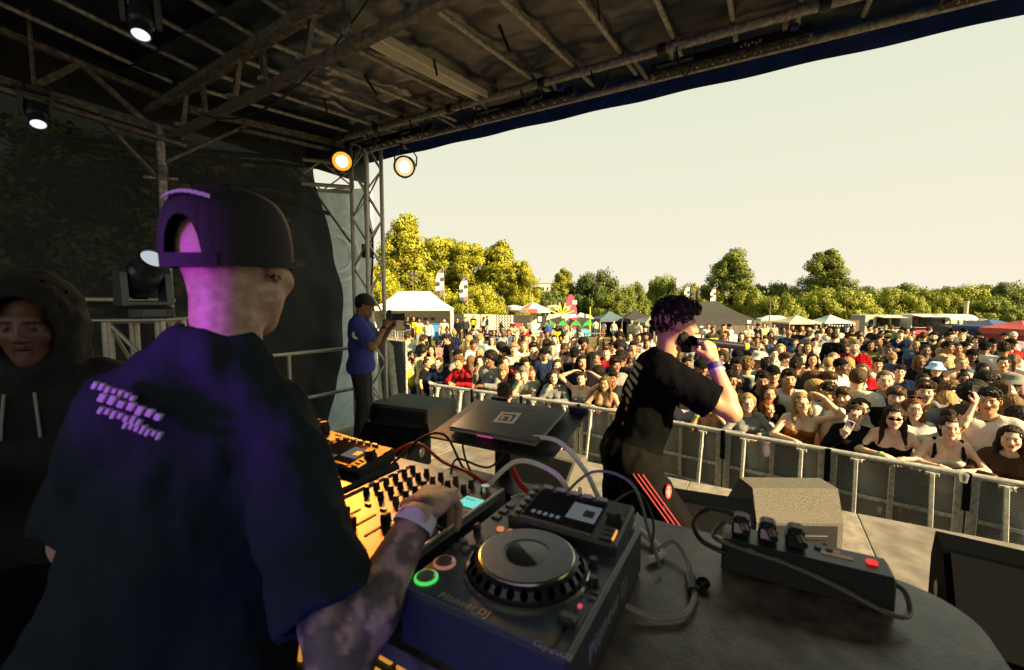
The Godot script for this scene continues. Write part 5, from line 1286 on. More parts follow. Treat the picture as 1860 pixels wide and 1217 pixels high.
func tree_mesh(variant: int) -> Array:
	var key := "tree%d" % variant
	if meshes.has(key):
		return meshes[key]
	rng.seed = 100 + variant
	# a unit tree: 10 m tall, crown about 6 m wide
	var trunk := Geo.new()
	var tall := 0.38 if variant >= 6 else 1.0
	trunk.tube(spline([Vector3(0, 0, 0), Vector3(0.08, 1.5 * tall, 0.05), Vector3(-0.05, 3.4 * tall, 0), Vector3(0.1, 5.8 * tall, 0.1), Vector3(0, 8.0 * tall, 0)], 4), 0.32, 10, 0.06)
	var lobes := []
	var n := 40 + 4 * (variant % 3)
	var bush := variant >= 6
	for k in n:
		var f := (k + 0.5) / n
		if bush:  # a broad dome, 5 m tall and 10 m wide
			var ba := k * 2.4
			var br := 4.4 * sqrt(f)
			var bh := 4.1 * sqrt(maxf(0.03, 1.0 - (br / 5.0) ** 2)) * rng.randf_range(0.35, 1.0)
			lobes.append([Vector3(cos(ba) * br, bh, sin(ba) * br), rng.randf_range(0.8, 1.3)])
			continue
		var h := lerpf(1.0, 9.3, f ** 0.9)
		var wide: float
		match variant % 3:
			0: wide = 3.0 * sin(clampf((h - 0.4) / 9.6, 0, 1) * PI) ** 0.6
			1: wide = 3.3 * (1.0 - (h / 10.6) ** 2.2) * clampf(h / 2.0, 0.5, 1.0)
			_: wide = 3.4 * sqrt(maxf(0.05, 1.0 - ((h - 4.6) / 5.4) ** 2))
		var a := k * 2.4 + rng.randf() * 0.9
		var r := wide * rng.randf_range(0.35, 0.98)
		var c := Vector3(cos(a) * r, h + rng.randf_range(-0.35, 0.35), sin(a) * r)
		var size := rng.randf_range(0.95, 1.5) * lerpf(1.0, 0.7, f)
		lobes.append([c, size])
		if k % 2 == 0:
			var b := Vector3(0, clampf(h - 1.6, 0.8, 7.2), 0)
			trunk.tube(PackedVector3Array([b, b.lerp(c, 0.5) + Vector3(0, 0.25, 0), c]), 0.1, 6, 0.02, false)
	var leaf := Geo.new()
	for l in lobes:
		var c: Vector3 = l[0]
		var s: float = l[1]
		var tint := rng.randf_range(0.82, 1.12)
		for k in 520:
			var d := Vector3(rng.randfn(), rng.randfn() * 0.85, rng.randfn()).normalized()
			var r := s * (rng.randf() ** 0.4) * (1.0 + 0.22 * sin(d.x * 5.0 + c.y * 3.0) * cos(d.z * 6.0 + c.x))
			var p := c + d * r * Vector3(1.05, 0.8, 1.05)
			var q := (d + Vector3(rng.randfn(), rng.randfn(), rng.randfn()) * 0.55 + Vector3(0, 0.25, 0)).normalized()
			var x := q.cross(Vector3(rng.randfn(), rng.randfn(), rng.randfn())).normalized()
			var y := q.cross(x)
			var w := rng.randf_range(0.075, 0.19)
			var k0 := leaf.v.size()
			var b := tint * rng.randf_range(0.75, 1.2)
			var col := Color(minf(1, 0.86 * b), minf(1, 0.86 * b), minf(1, 0.8 * b))
			var nn := (q * 0.6 + d * 0.7).normalized()
			leaf.v.append_array([p - x * w, p - y * w * 0.55 + q * w * 0.15, p + x * w * 1.1, p + y * w * 0.55 + q * w * 0.15])
			leaf.n.append_array([nn, nn, nn, nn])
			leaf.c.append_array([col, col, col, col])
			leaf.i.append_array([k0, k0 + 2, k0 + 1, k0, k0 + 3, k0 + 2])
	meshes[key] = [trunk.mesh(), leaf.mesh(true)]
	return meshes[key]

func tree(label: String, px: float, top: float, wide: float, d: float, variant: int, tone: String) -> void:
	var broad := wide / FOCAL * d > 0.95 * (EYE.y + (547.0 - top) / FOCAL * d)
	var m := tree_mesh(6 + variant % 3 if broad else variant)
	var h := EYE.y + (547.0 - top) / FOCAL * d - ground_at(px, d).y
	var w := wide / FOCAL * d
	var t := thing("tree", label, "tree", ground_at(px, d), px * 0.37, "trees around the park")
	t.scale = Vector3(w / 10.5, h / 5.2, w / 10.5) if broad else Vector3(w / 6.6, h / 10.0, w / 6.6)
	put(t, "trunk", m[0], M("bark", Color(0.07, 0.05, 0.035), 0.9, 0.0, "grime", 0.8))
	var c: Color = {"lime": Color(0.31, 0.315, 0.01), "green": Color(0.15, 0.19, 0.014), "dark": Color(0.085, 0.12, 0.018), "gold": Color(0.225, 0.25, 0.012)}[tone]
	var lm := M("leaf_" + tone, c, 0.7)
	lm.vertex_color_use_as_albedo = true
	lm.backlight_enabled = true
	lm.backlight = Color(c.r * 0.75, c.g * 0.75, c.b * 0.4).linear_to_srgb()
	put(t, "crown", m[1], lm)

func build_trees() -> void:
	var list := [
		["lime green tree just right of the truss tower", 668, 452, 120, 72, 0, "lime"], ["tallest lime green tree left of the flags", 737, 392, 118, 76, 4, "lime"],
		["lime tree behind the left chequered flag", 803, 428, 100, 80, 0, "lime"], ["lime tree behind the right chequered flag", 852, 436, 96, 78, 5, "lime"],
		["broad lime tree with dark boughs right of the flags", 908, 437, 104, 76, 1, "lime"], ["small rounded lime tree at the right end of the left grove", 946, 470, 62, 72, 5, "lime"],
		["low lime tree filling behind the white marquee", 700, 490, 110, 66, 2, "lime"], ["low lime tree below the flags", 780, 500, 110, 68, 3, "lime"], ["low lime tree over the hoarding", 870, 500, 110, 66, 2, "lime"],
		["distant small green tree in the gap beside the carousel", 976, 518, 34, 110, 5, "dark"], ["yellow topped tree left of the dark trees", 1024, 487, 62, 90, 1, "gold"],
		["large dark green tree behind the blue gazebo", 1086, 472, 100, 88, 5, "dark"], ["mid green tree right of the large dark tree", 1150, 502, 76, 92, 0, "green"],
		["rounded tree with golden patches left of the performer's head", 1203, 484, 86, 94, 4, "green"], ["golden tree above the black gazebo", 1262, 500, 86, 96, 2, "gold"],
		["tall pointed green tree right of the black gazebo", 1331, 453, 100, 84, 4, "green"], ["low golden tree at the foot of the tall pointed tree", 1368, 515, 74, 78, 0, "gold"],
		["dark rounded tree behind the wooden lamp post", 1436, 501, 72, 100, 5, "green"], ["tall tree with a broken crown above the gazebos", 1503, 452, 94, 96, 1, "green"],
		["broad yellow green willow behind the bunting gazebo", 1518, 508, 150, 76, 5, "gold"], ["dark tree in the gap beside the willow", 1580, 522, 60, 104, 0, "dark"],
		["long yellow green tree above the food trailers", 1625, 512, 110, 78, 5, "gold"], ["yellow green tree right of the long hedge", 1700, 516, 100, 78, 0, "gold"],
		["dark tree at the back right above the black van", 1758, 512, 80, 104, 5, "dark"], ["dark tree towering at the right edge", 1838, 505, 90, 100, 0, "dark"],
		["green tree behind the red gazebo", 1800, 530, 120, 74, 5, "green"], ["green tree beyond the right picture edge", 1890, 515, 110, 84, 1, "green"],
		["full green tree between the pointed tree and the broken crown", 1392, 500, 96, 104, 1, "green"], ["broad green tree above the silver trailer", 1585, 506, 130, 100, 2, "green"], ["broad green tree above the white food van", 1668, 505, 140, 102, 0, "green"], ["broad green tree above the flue pipe", 1745, 506, 140, 98, 1, "gold"], ["broad dark tree above the blue gazebo", 1815, 500, 130, 108, 2, "green"],
		["low golden tree behind the cream gazebo", 1420, 525, 90, 74, 3, "gold"], ["low green tree behind the dark gazebos", 1120, 520, 90, 78, 2, "green"],
		["low dark tree behind the performer's head", 1230, 520, 90, 80, 3, "dark"],
		["tree seen dimly through the left net at the picture edge", 20, 250, 420, 24, 0, "dark"], ["tree seen dimly through the net behind the hooded man", 190, 230, 330, 26, 5, "dark"],
		["tree seen dimly through the net behind the corner post", 360, 262, 300, 28, 1, "green"], ["tree seen through the net left of the banner", 500, 300, 220, 30, 5, "dark"],
	]
	for a in list:
		tree(a[0], a[1], a[2], a[3], a[4], a[5], a[6])
	var hedge := [["dark hedge behind the fence at left", 640, 1010, 84], ["dark hedge behind the middle of the field", 980, 1460, 112], ["dark hedge behind the food stalls", 1440, 1900, 108]]
	for h in hedge:
		var m := tree_mesh(7)
		var t := thing("hedge", h[0], "hedge", ground_at((h[1] + h[2]) / 2.0, h[3]), 0.0, "hedges along the far side")
		var n := 9
		for k in n:
			var x: float = (lerpf(h[1], h[2], (k + 0.5) / n) - (h[1] + h[2]) / 2.0) / FOCAL * h[3]
			put(t, "foliage", m[1], M("leaf_dark"), Transform3D(Basis(Vector3.UP, k * 1.3).scaled(Vector3(1.0, 1.05 + 0.15 * (k % 3), 1.0)), Vector3(x, -0.4, (k % 2) * 1.5)))

func gazebo(label: String, px: float, d: float, w: float, dp: float, eave: float, peak: float, color: Color, turn := 0.0, ridge := 0.0, walls := Color(0, 0, 0, 0), valance := 0.3) -> Node3D:
	var t := thing("gazebo", label, "gazebo", ground_at(px, d), turn, "gazebos and market tents on the field")
	var m := M("tent_%s" % color.to_html(false), color, 0.75, 0.0, "soft", 0.6, "b_fold", 0.5)
	m.backlight_enabled = true
	m.backlight = Color(color.r * 0.3, color.g * 0.3, color.b * 0.3).linear_to_srgb()
	var x := w / 2
	var z := dp / 2
	var rx := ridge / 2
	var corner := [Vector3(-x, eave, z), Vector3(x, eave, z), Vector3(x, eave, -z), Vector3(-x, eave, -z)]
	var top := [Vector3(-rx, peak, 0), Vector3(rx, peak, 0), Vector3(rx, peak, 0), Vector3(-rx, peak, 0)]
	for k in 4:
		var a: Vector3 = corner[k]
		var b: Vector3 = corner[(k + 1) % 4]
		var c: Vector3 = top[(k + 1) % 4]
		var e: Vector3 = top[k]
		put(t, "roof_panel", Geo.new().sheet(8, 8, func(s: float, f: float):
			var p := a.lerp(b, s).lerp(e.lerp(c, s), f)
			return p - Vector3(0, 0.14 * sin(f * PI) * (peak - eave) * 0.6 + 0.05 * sin(s * PI) * (1.0 - f), 0)).mesh(), m)
		if valance > 0.0:
			put(t, "valance", Geo.new().sheet(14, 2, func(s: float, f: float): return a.lerp(b, s) + Vector3(0, -0.002 - valance * f * (1.0 + 0.08 * sin(s * 40.0)), 0) + Vector3(a.x + b.x, 0, a.z + b.z) * 0.004).mesh(), m)
		put(t, "leg", Geo.new().box(a * Vector3(0.98, 0, 0.98) + Vector3(0, eave / 2, 0), Vector3(0.06, eave, 0.06), 0.005).mesh(), M("tent_leg", Color(0.5, 0.48, 0.45), 0.4, 0.6))
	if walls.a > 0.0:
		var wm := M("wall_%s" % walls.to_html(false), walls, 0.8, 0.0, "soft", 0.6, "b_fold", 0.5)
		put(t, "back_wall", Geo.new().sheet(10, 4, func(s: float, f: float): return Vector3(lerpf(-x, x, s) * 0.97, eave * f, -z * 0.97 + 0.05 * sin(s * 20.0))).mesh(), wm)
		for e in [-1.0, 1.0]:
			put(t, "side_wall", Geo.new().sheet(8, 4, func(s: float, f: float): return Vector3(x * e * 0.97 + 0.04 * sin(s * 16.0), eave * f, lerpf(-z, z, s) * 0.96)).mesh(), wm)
	return t

func feather_flag(label: String, px: float, d: float, y0: float, y1: float, w: float) -> void:
	var g := ground_at(px, d).y
	var h := EYE.y + (547.0 - y0) / FOCAL * d - g
	var low := EYE.y + (547.0 - y1) / FOCAL * d - g
	var t := thing("feather_flag", label, "flag", ground_at(px, d), 0.25, "feather flags on tall poles")
	var path := spline([Vector3(0, 0, 0), Vector3(0, low, 0), Vector3(-0.02, lerpf(low, h, 0.6), 0), Vector3(-0.06, h, 0)], 5)
	put(t, "pole", Geo.new().tube(path, 0.04, 8, 0.015).mesh(), M("flag_pole", Color(0.3, 0.27, 0.22), 0.5))
	var tones := [Color(0.6, 0.62, 0.6), Color(0.03, 0.03, 0.035), Color(0.16, 0.09, 0.2), Color(0.45, 0.3, 0.24)]
	var rows := 6
	for r in rows:
		for c in 2:
			var b0 := lerpf(low, h, r / float(rows))
			var b1 := lerpf(low, h, (r + 1) / float(rows))
			var tone: int = ((r + c) % 2) + (2 if (r / 2 + c) % 3 == 0 else 0)
			put(t, "flag_square", Geo.new().sheet(4, 4, func(s: float, f: float):
				var y := lerpf(b0, b1, f)
				var k := clampf((h - y) / (h - low) * 3.0, 0.0, 1.0)
				var ww := w * (0.25 + 0.75 * sqrt(k))
				var xx := -ww * lerpf(c * 0.5, c * 0.5 + 0.5, s)
				return Vector3(xx - 0.04, y - 0.1 * absf(xx), 0.06 * sin(y * 3.0 + xx * 4.0) * -xx)).mesh(), M("flag_tone_%d" % tone, tones[tone % 4], 0.8))

func fence_run(label: String, px0: float, d0: float, px1: float, d1: float, h: float, kinds: Array) -> void:
	var a := ground_at(px0, d0)
	var b := ground_at(px1, d1)
	var x := (b - a).normalized()
	var t := thing("perimeter_fence", label, "fence", a, 0.0, "fence runs around the field")
	t.basis = Basis(x, Vector3.UP, x.cross(Vector3.UP))
	var n := kinds.size()
	var w := a.distance_to(b) / n
	for k in n:
		var m: StandardMaterial3D
		match kinds[k]:
			"k": m = M("hoarding_black", Color(0.035, 0.034, 0.034), 0.8, 0.0, "mottle", 0.5)
			"p": m = M("hoarding_pale", Color(0.5, 0.47, 0.4), 0.8, 0.0, "soft", 0.5)
			"w": m = M("hoarding_grey", Color(0.17, 0.155, 0.135), 0.85, 0.0, "grime", 0.4)
			_: m = M("hoarding_white", Color(0.6, 0.57, 0.5), 0.8)
		put(t, "fence_panel", Geo.new().box(Vector3(w * (k + 0.5), h / 2, 0), Vector3(w - 0.05, h - 0.02 * (k % 3), 0.05), 0.006).mesh(), m)
		put(t, "fence_post", Geo.new().box(Vector3(w * k, h / 2 + 0.03, 0.03), Vector3(0.08, h + 0.06, 0.08), 0.006).mesh(), M("fence_post", Color(0.12, 0.11, 0.1), 0.8))
		if kinds[k] == "w":
			for j in 8:
				put(t, "board_gap", Geo.new().box(Vector3(w * (k + (j + 0.5) / 8.0), h / 2, 0.028), Vector3(0.03, h - 0.06, 0.012)).mesh(), M("board_strip", Color(0.12, 0.108, 0.095), 0.9))
		if kinds[k] == "d":
			for j in 60:
				put(t, "dark_dot", Geo.new().lathe([Vector2(0.1, 0), Vector2(0.1, 0.01), Vector2(0, 0.01)], 8, Vector3(w * k + 0.2 + (j % 5) * (w - 0.3) / 5.0 + 0.12 * ((j / 5) % 2), 0.2 + (j / 5) * 0.17, 0.026), Basis(Vector3.RIGHT, PI / 2)).mesh(), M("hoarding_black"))
		if kinds[k] == "k" and k % 2 == 1:
			for j in 2:
				put(t, "notice", Geo.new().box(Vector3(w * (k + 0.3 + 0.3 * j), 1.35 + 0.3 * j, 0.032), Vector3(0.42, 0.55, 0.008)).mesh(), M("notice_paper", Color(0.65, 0.63, 0.56), 0.8))

func crowd_rail(label: String, a: Vector3, b: Vector3) -> void:
	var x := (b - a).normalized()
	var w := a.distance_to(b)
	var t := thing("steel_barrier", label, "barrier", a, 0.0, "steel pedestrian barriers")
	t.basis = Basis(x, Vector3.UP, x.cross(Vector3.UP))
	var m := dull_steel()
	put(t, "barrier_frame", Geo.new().tube(spline([Vector3(0.05, 0.15, 0), Vector3(0.05, 1.0, 0), Vector3(0.12, 1.1, 0), Vector3(w - 0.12, 1.1, 0), Vector3(w - 0.05, 1.0, 0), Vector3(w - 0.05, 0.15, 0), Vector3(0.05, 0.15, 0)], 4), 0.021, 8).mesh(), m)
	var n := int(w / 0.12)
	for k in range(1, n):
		put(t, "barrier_bar", Geo.new().rod(Vector3(w * k / n, 0.15, 0), Vector3(w * k / n, 1.1, 0), 0.009, 6).mesh(), m)
	for e in [0.25, w - 0.25]:
		put(t, "barrier_foot", Geo.new().bar(Vector3(e, 0.02, -0.3), Vector3(e, 0.02, 0.3), 0.05, 0.02).mesh(), m)

func build_field() -> void:
	fence_run("black hoarding with pale and dotted panels behind the rides", 560, 50, 1112, 52, 2.05, ["k", "k", "k", "k", "k", "k", "k", "k", "k", "p", "p", "d", "k", "k", "k", "k", "k", "k"])
	fence_run("dark hoarding behind the dark gazebos", 1112, 54, 1330, 56, 2.05, ["k", "k", "k", "k", "k", "k", "k"])
	fence_run("grey wooden fence behind the pale gazebos", 1330, 60, 1620, 62, 1.95, ["w", "w", "w", "w", "w", "w", "w", "w", "w"])
	var wt := gazebo("large white marquee at the left of the field", 752, 35.5, 6.1, 4.2, 2.35, 3.75, Color(0.74, 0.72, 0.68), 0.08, 2.6, Color(0.6, 0.58, 0.52, 1.0), 0.12)
	for k in 7:
		put(wt, "wall_sign", Geo.new().box(Vector3(-2.5 + k * 0.62, 1.45, -1.9), Vector3(0.34, 0.22, 0.02)).mesh(), M("sign_ink", Color(0.08, 0.08, 0.08), 0.8))
	gazebo("small blue gazebo behind the picnic rugs", 1109, 46, 2.9, 2.9, 1.95, 2.75, Color(0.07, 0.12, 0.17), 0.1, 0.0, Color(0.02, 0.035, 0.09, 1.0))
	gazebo("black gazebo left of the performer's head", 1157, 45, 3.2, 3.0, 2.05, 2.95, Color(0.028, 0.028, 0.03), -0.1, 0.0, Color(0.05, 0.045, 0.04, 1.0))
	gazebo("further black gazebo half hidden by the performer's hair", 1196, 44, 3.0, 3.0, 2.05, 2.9, Color(0.03, 0.03, 0.033), 0.1)
	gazebo("low grey gazebo in front of the black gazebos", 1186, 36, 2.4, 2.4, 1.75, 2.4, Color(0.2, 0.21, 0.19), 0.2)
	var bg := gazebo("large black gazebo right of the performer's head", 1290, 27.5, 4.1, 3.0, 2.1, 3.12, Color(0.02, 0.02, 0.022), 0.06, 1.2, Color(0, 0, 0, 0), 0.42)
	put(bg, "notice", Geo.new().box(Vector3(1.75, 1.9, 1.53), Vector3(0.24, 0.18, 0.01)).mesh(), M("notice_paper"))
	put(bg, "counter", Geo.new().box(Vector3(-0.2, 0.55, 1.1), Vector3(3.2, 1.1, 0.5), 0.02).mesh(), M("counter_white", Color(0.55, 0.53, 0.5), 0.6))
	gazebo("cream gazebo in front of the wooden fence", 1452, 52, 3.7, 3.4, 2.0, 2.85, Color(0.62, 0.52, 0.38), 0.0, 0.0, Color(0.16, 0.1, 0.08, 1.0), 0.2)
	gazebo("flat white awning left of the cream gazebo", 1412, 56, 3.6, 2.4, 2.3, 2.7, Color(0.6, 0.6, 0.56), -0.3, 1.6)
	var mg := gazebo("pale mint gazebo hung with bunting", 1514, 53, 3.6, 3.4, 1.95, 2.9, Color(0.46, 0.55, 0.5), 0.0, 0.0, Color(0.18, 0.22, 0.27, 1.0), 0.1)
	for k in 11:
		var tri := PackedVector2Array([Vector2(-0.09, 0), Vector2(0.09, 0), Vector2(0, -0.2)])
		put(mg, "bunting_flag", Geo.new().prism(tri, 0.006, Transform3D(Basis.IDENTITY, Vector3(-1.6 + k * 0.32, 1.78 - 0.12 * sin(k / 10.0 * PI), 1.72))).mesh(), M("bunting_white", Color(0.7, 0.66, 0.58), 0.8))
	gazebo("blue gazebo at the far right", 1812, 40, 4.0, 3.4, 1.7, 2.3, Color(0.03, 0.06, 0.17), 0.15, 0.8, Color(0.02, 0.03, 0.08, 1.0))
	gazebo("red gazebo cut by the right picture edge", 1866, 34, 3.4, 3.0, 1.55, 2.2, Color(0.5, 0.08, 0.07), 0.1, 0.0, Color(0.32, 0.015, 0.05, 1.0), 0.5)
	feather_flag("left chequered feather flag above the white marquee", 806, 43, 487, 534, 0.75)
	feather_flag("right chequered feather flag above the hoarding", 849, 43, 502, 545, 0.75)
	feather_flag("pale feather flag just right of the performer's hair", 1255, 40, 515, 552, 0.5)
	feather_flag("pale feather flag above the large black gazebo", 1303, 40, 520, 550, 0.5)
	# floodlight poles
	for a in [["floodlight pole above the white marquee", 749, 41.0, 494.0], ["floodlight pole between the two pale flags", 1264, 38.0, 527.0], ["tall wooden lamp post left of the cream gazebo", 1403, 48.0, 541.0]]:
		var h: float = EYE.y + (547.0 - float(a[3])) / FOCAL * float(a[2]) - ground_at(a[1], a[2]).y
		var t := thing("lamp_post", a[0], "lamp post", ground_at(a[1], a[2]), 0.3, "lamp posts on the field")
		put(t, "post", Geo.new().rod(Vector3.ZERO, Vector3(0, h, 0), 0.06, 10, 0.045).mesh(), M("post_wood", Color(0.32, 0.25, 0.17), 0.8, 0.0, "grime", 1.0))
		if float(a[2]) < 45:
			for k in 4:
				put(t, "floodlight", Geo.new().box(Vector3(-0.3 + 0.6 * (k % 2), h - 0.15 - 0.4 * (k / 2), 0.1), Vector3(0.36, 0.3, 0.2), 0.03, Basis(Vector3.UP, 0.4 * (k % 2) - 0.2)).mesh(), M("flood_black", Color(0.03, 0.03, 0.032), 0.5))
			put(t, "cross_arm", Geo.new().rod(Vector3(-0.4, h - 0.3, 0), Vector3(0.4, h - 0.3, 0), 0.03, 8).mesh(), M("flood_black"))
		else:
			for e in [-0.3, 0.25]:
				put(t, "globe", Geo.new().ball(Vector3(e, h - 0.9, 0), Vector3.ONE * 0.2, 12, 8).mesh(), M("globe_white", Color(0.65, 0.62, 0.55), 0.4))
	# railings by the marquee
	for k in 2:
		crowd_rail(["black railing at the left foot of the marquee", "black railing right of the first, facing the marquee"][k], ground_at(690 + 28 * k, 26 - k), ground_at(716 + 26 * k, 25.5 - k))
	var bin := thing("wheelie_bin", "blue wheelie bin under the marquee's right corner", "bin", ground_at(787, 33), 0.2)
	put(bin, "bin_body", Geo.new().prism(PackedVector2Array([Vector2(-0.28, 0.08), Vector2(0.28, 0.08), Vector2(0.36, 1.2), Vector2(-0.36, 1.2)]), 0.7).mesh(), M("bin_blue", Color(0.03, 0.17, 0.38), 0.5))
	put(bin, "bin_lid", Geo.new().box(Vector3(0, 1.24, 0), Vector3(0.78, 0.08, 0.78), 0.03).mesh(), M("bin_lid", Color(0.02, 0.11, 0.26), 0.5))
	for e in [-0.3, 0.3]:
		put(bin, "wheel", Geo.new().lathe([Vector2(0, -0.03), Vector2(0.1, -0.03), Vector2(0.1, 0.03), Vector2(0, 0.03)], 14, Vector3(e, 0.1, -0.3), Basis(Vector3.BACK, PI / 2)).mesh(), M("cable_black"))
	build_rides()
	build_stalls()
	crowd_rail("steel barrier standing in the crowd right of centre", ground_at(1643, 10.6), ground_at(1690, 9.3))
	crowd_rail("second steel barrier meeting the first at a corner", ground_at(1612, 12.6), ground_at(1642, 10.7))
	crowd_rail("steel barrier behind the bald man in navy", ground_at(1352, 20), ground_at(1390, 18.5))
	# picnic tables
	for a in [["picnic table in front of the teacup ride", 935.0, 33.0], ["picnic table below the carousel", 975.0, 31.0], ["picnic table beside the fairground ride", 1080.0, 34.0]]:
		var t := thing("picnic_table", a[0], "picnic table", ground_at(a[1], a[2]), 0.3, "picnic tables on the grass")
		var wm := M("picnic_wood", Color(0.3, 0.2, 0.11), 0.8, 0.0, "grime", 1.0)
		for k in 4:
			put(t, "top_plank", Geo.new().box(Vector3(0, 0.74, -0.3 + k * 0.2), Vector3(1.8, 0.04, 0.18), 0.006).mesh(), wm)
		for e in [-0.75, 0.75]:
			put(t, "bench", Geo.new().box(Vector3(0, 0.44, e), Vector3(1.8, 0.04, 0.25), 0.006).mesh(), wm)
		for e in [-0.65, 0.65]:
			put(t, "leg_frame", Geo.new().bar(Vector3(e, 0, -0.7), Vector3(e, 0.72, -0.2), 0.04, 0.09).bar(Vector3(e, 0, 0.7), Vector3(e, 0.72, 0.2), 0.04, 0.09).mesh(), wm)

func build_rides() -> void:
	var p := ground_at(968, 45)
	var t := thing("teacup_carousel", "teacup carousel with a striped conical roof", "fairground ride", p, 0.2)
	put(t, "platform", Geo.new().lathe([Vector2(0, 0.0), Vector2(2.6, 0.0), Vector2(2.6, 0.45), Vector2(0, 0.47)], 28).mesh(), M("ride_white", Color(0.6, 0.57, 0.5), 0.5))
	put(t, "column", Geo.new().rod(Vector3(0, 0.4, 0), Vector3(0, 2.6, 0), 0.28, 14).mesh(), M("ride_cream", Color(0.6, 0.5, 0.3), 0.5))
	var tones := [Color(0.5, 0.1, 0.06), Color(0.58, 0.45, 0.25), Color(0.16, 0.4, 0.44), Color(0.55, 0.32, 0.08)]
	for k in 12:
		var a0 := TAU * k / 12.0
		var a1 := TAU * (k + 1) / 12.0
		var g := Geo.new()
		var e0 := Vector3(cos(a0) * 1.9, 2.55, sin(a0) * 1.9)
		var e1 := Vector3(cos(a1) * 1.9, 2.55, sin(a1) * 1.9)
		g.tri(e1, e0, Vector3(0, 3.35, 0))
		put(t, "roof_segment", g.mesh(), M("ride_tone_%d" % (k % 4), tones[k % 4], 0.5))
		put(t, "rounding_board", Geo.new().box((e0 + e1) / 2 + Vector3(0, -0.08, 0), Vector3(0.98, 0.4, 0.06), 0.02, Basis(Vector3.UP, -(a0 + a1) / 2 + PI / 2)).mesh(), M("ride_tone_%d" % ((k + 1) % 4)))
	put(t, "finial", Geo.new().rod(Vector3(0, 3.3, 0), Vector3(0, 4.2, 0), 0.05, 8, 0.02).mesh(), M("ride_cream"))
	for e in [-1.0, 1.0]:
		put(t, "side_panel", Geo.new().lathe([Vector2(0.1, 0.0), Vector2(0.75, 0.2), Vector2(0.8, 0.55), Vector2(0.1, 0.7)], 14, Vector3(e * 2.1, 2.35, 0.6)).mesh(), M("ride_tone_1"))
	for k in 3:
		var c := thing("teacup", ["red teacup seat on the carousel", "pale blue teacup seat on the carousel", "yellow teacup seat on the carousel"][k], "ride seat", p + Vector3(-1.7 + k * 1.75, 0.46, 1.5 - 0.3 * (k % 2)), 0.0, "teacup seats")
		put(c, "cup", Geo.new().lathe([Vector2(0.4, 0.0), Vector2(0.62, 0.25), Vector2(0.7, 0.75), Vector2(0.64, 0.75), Vector2(0.55, 0.3), Vector2(0, 0.2)], 22).mesh(), M("cup_%d" % k, [Color(0.55, 0.05, 0.05), Color(0.4, 0.55, 0.58), Color(0.6, 0.38, 0.02)][k], 0.35))
		put(c, "saucer", Geo.new().lathe([Vector2(0, 0.0), Vector2(0.85, 0.02), Vector2(0.9, 0.08), Vector2(0.4, 0.05)], 22).mesh(), M("ride_white"))
	var q := ground_at(1033, 44)
	var r := thing("fairground_ride", "colourful fairground ride with green palm fronds and yellow arms", "fairground ride", q, 0.0)
	put(r, "platform", Geo.new().box(Vector3(0, 0.35, 0), Vector3(4.2, 0.7, 2.4), 0.05).mesh(), M("ride_blue", Color(0.1, 0.35, 0.5), 0.5))
	put(r, "tower", Geo.new().prism(PackedVector2Array([Vector2(-0.7, 0), Vector2(0.7, 0), Vector2(0.62, 2.0), Vector2(0.4, 3.1), Vector2(0.15, 3.6), Vector2(-0.15, 3.6), Vector2(-0.4, 3.1), Vector2(-0.62, 2.0)]), 0.7, Transform3D(Basis.IDENTITY, Vector3(0.3, 0.6, -0.6))).mesh(), M("ride_red", Color(0.45, 0.05, 0.1), 0.5))
	for k in 4:
		put(r, "tower_panel", Geo.new().box(Vector3(0.3 + 0.36 * ((k % 2) * 2 - 1), 1.6 + 0.6 * k, -0.23), Vector3(0.5, 0.42, 0.06), 0.03).mesh(), M("ride_tone_%d" % [2, 1, 3, 2][k]) if k != 1 else M("ride_deep_blue", Color(0.04, 0.1, 0.45), 0.5))
	put(r, "tower_cap", Geo.new().ball(Vector3(0.3, 4.2, -0.6), Vector3(0.36, 0.3, 0.36), 12, 8).mesh(), M("ride_white"))
	for k in 6:
		var a := PI * (0.12 + 0.152 * k)
		put(r, "yellow_arm", Geo.new().bar(Vector3(-0.6, 2.1, 0.1), Vector3(-0.6 + cos(a) * 1.3, 2.1 + sin(a) * 1.3, 0.1), 0.12, 0.12, 0.02).mesh(), M("ride_yellow", Color(0.62, 0.5, 0.03), 0.5))
	for k in 4:
		var x := -1.9 + k * 1.25
		for j in 7:
			var a := PI * (j / 6.0)
			var tip := Vector3(x + cos(a) * 0.62, 1.15 + sin(a) * 0.45 - 0.25 * absf(cos(a)), 1.25)
			put(r, "palm_frond", Geo.new().sheet(2, 6, func(s: float, f: float):
				var c := Vector3(x, 1.15, 1.22).lerp(tip, f) + Vector3(0, 0.25 * sin(f * PI), 0)
				return c + Vector3(-sin(a), cos(a), 0.0) * (s - 0.5) * 0.24 * sin(f * PI * 0.9 + 0.25), 0.02).mesh(), M("palm_green", Color(0.02, 0.3, 0.05), 0.6))
	for e in [-2.0, 2.0]:
		put(r, "yellow_post", Geo.new().rod(Vector3(e, 0.5, 1.2), Vector3(e, 3.0, 1.2), 0.06, 8).mesh(), M("ride_yellow"))
	for k in 3:
		put(r, "roof_wing", Geo.new().prism(PackedVector2Array([Vector2(-0.9, 0), Vector2(0.9, 0.1), Vector2(0.5, 0.4), Vector2(-0.6, 0.45)]), 0.3, Transform3D(Basis(Vector3.BACK, 0.2 - 0.2 * k), Vector3(-1.4 + k * 1.5, 1.85, 0.7))).mesh(), M("ride_tone_1"))

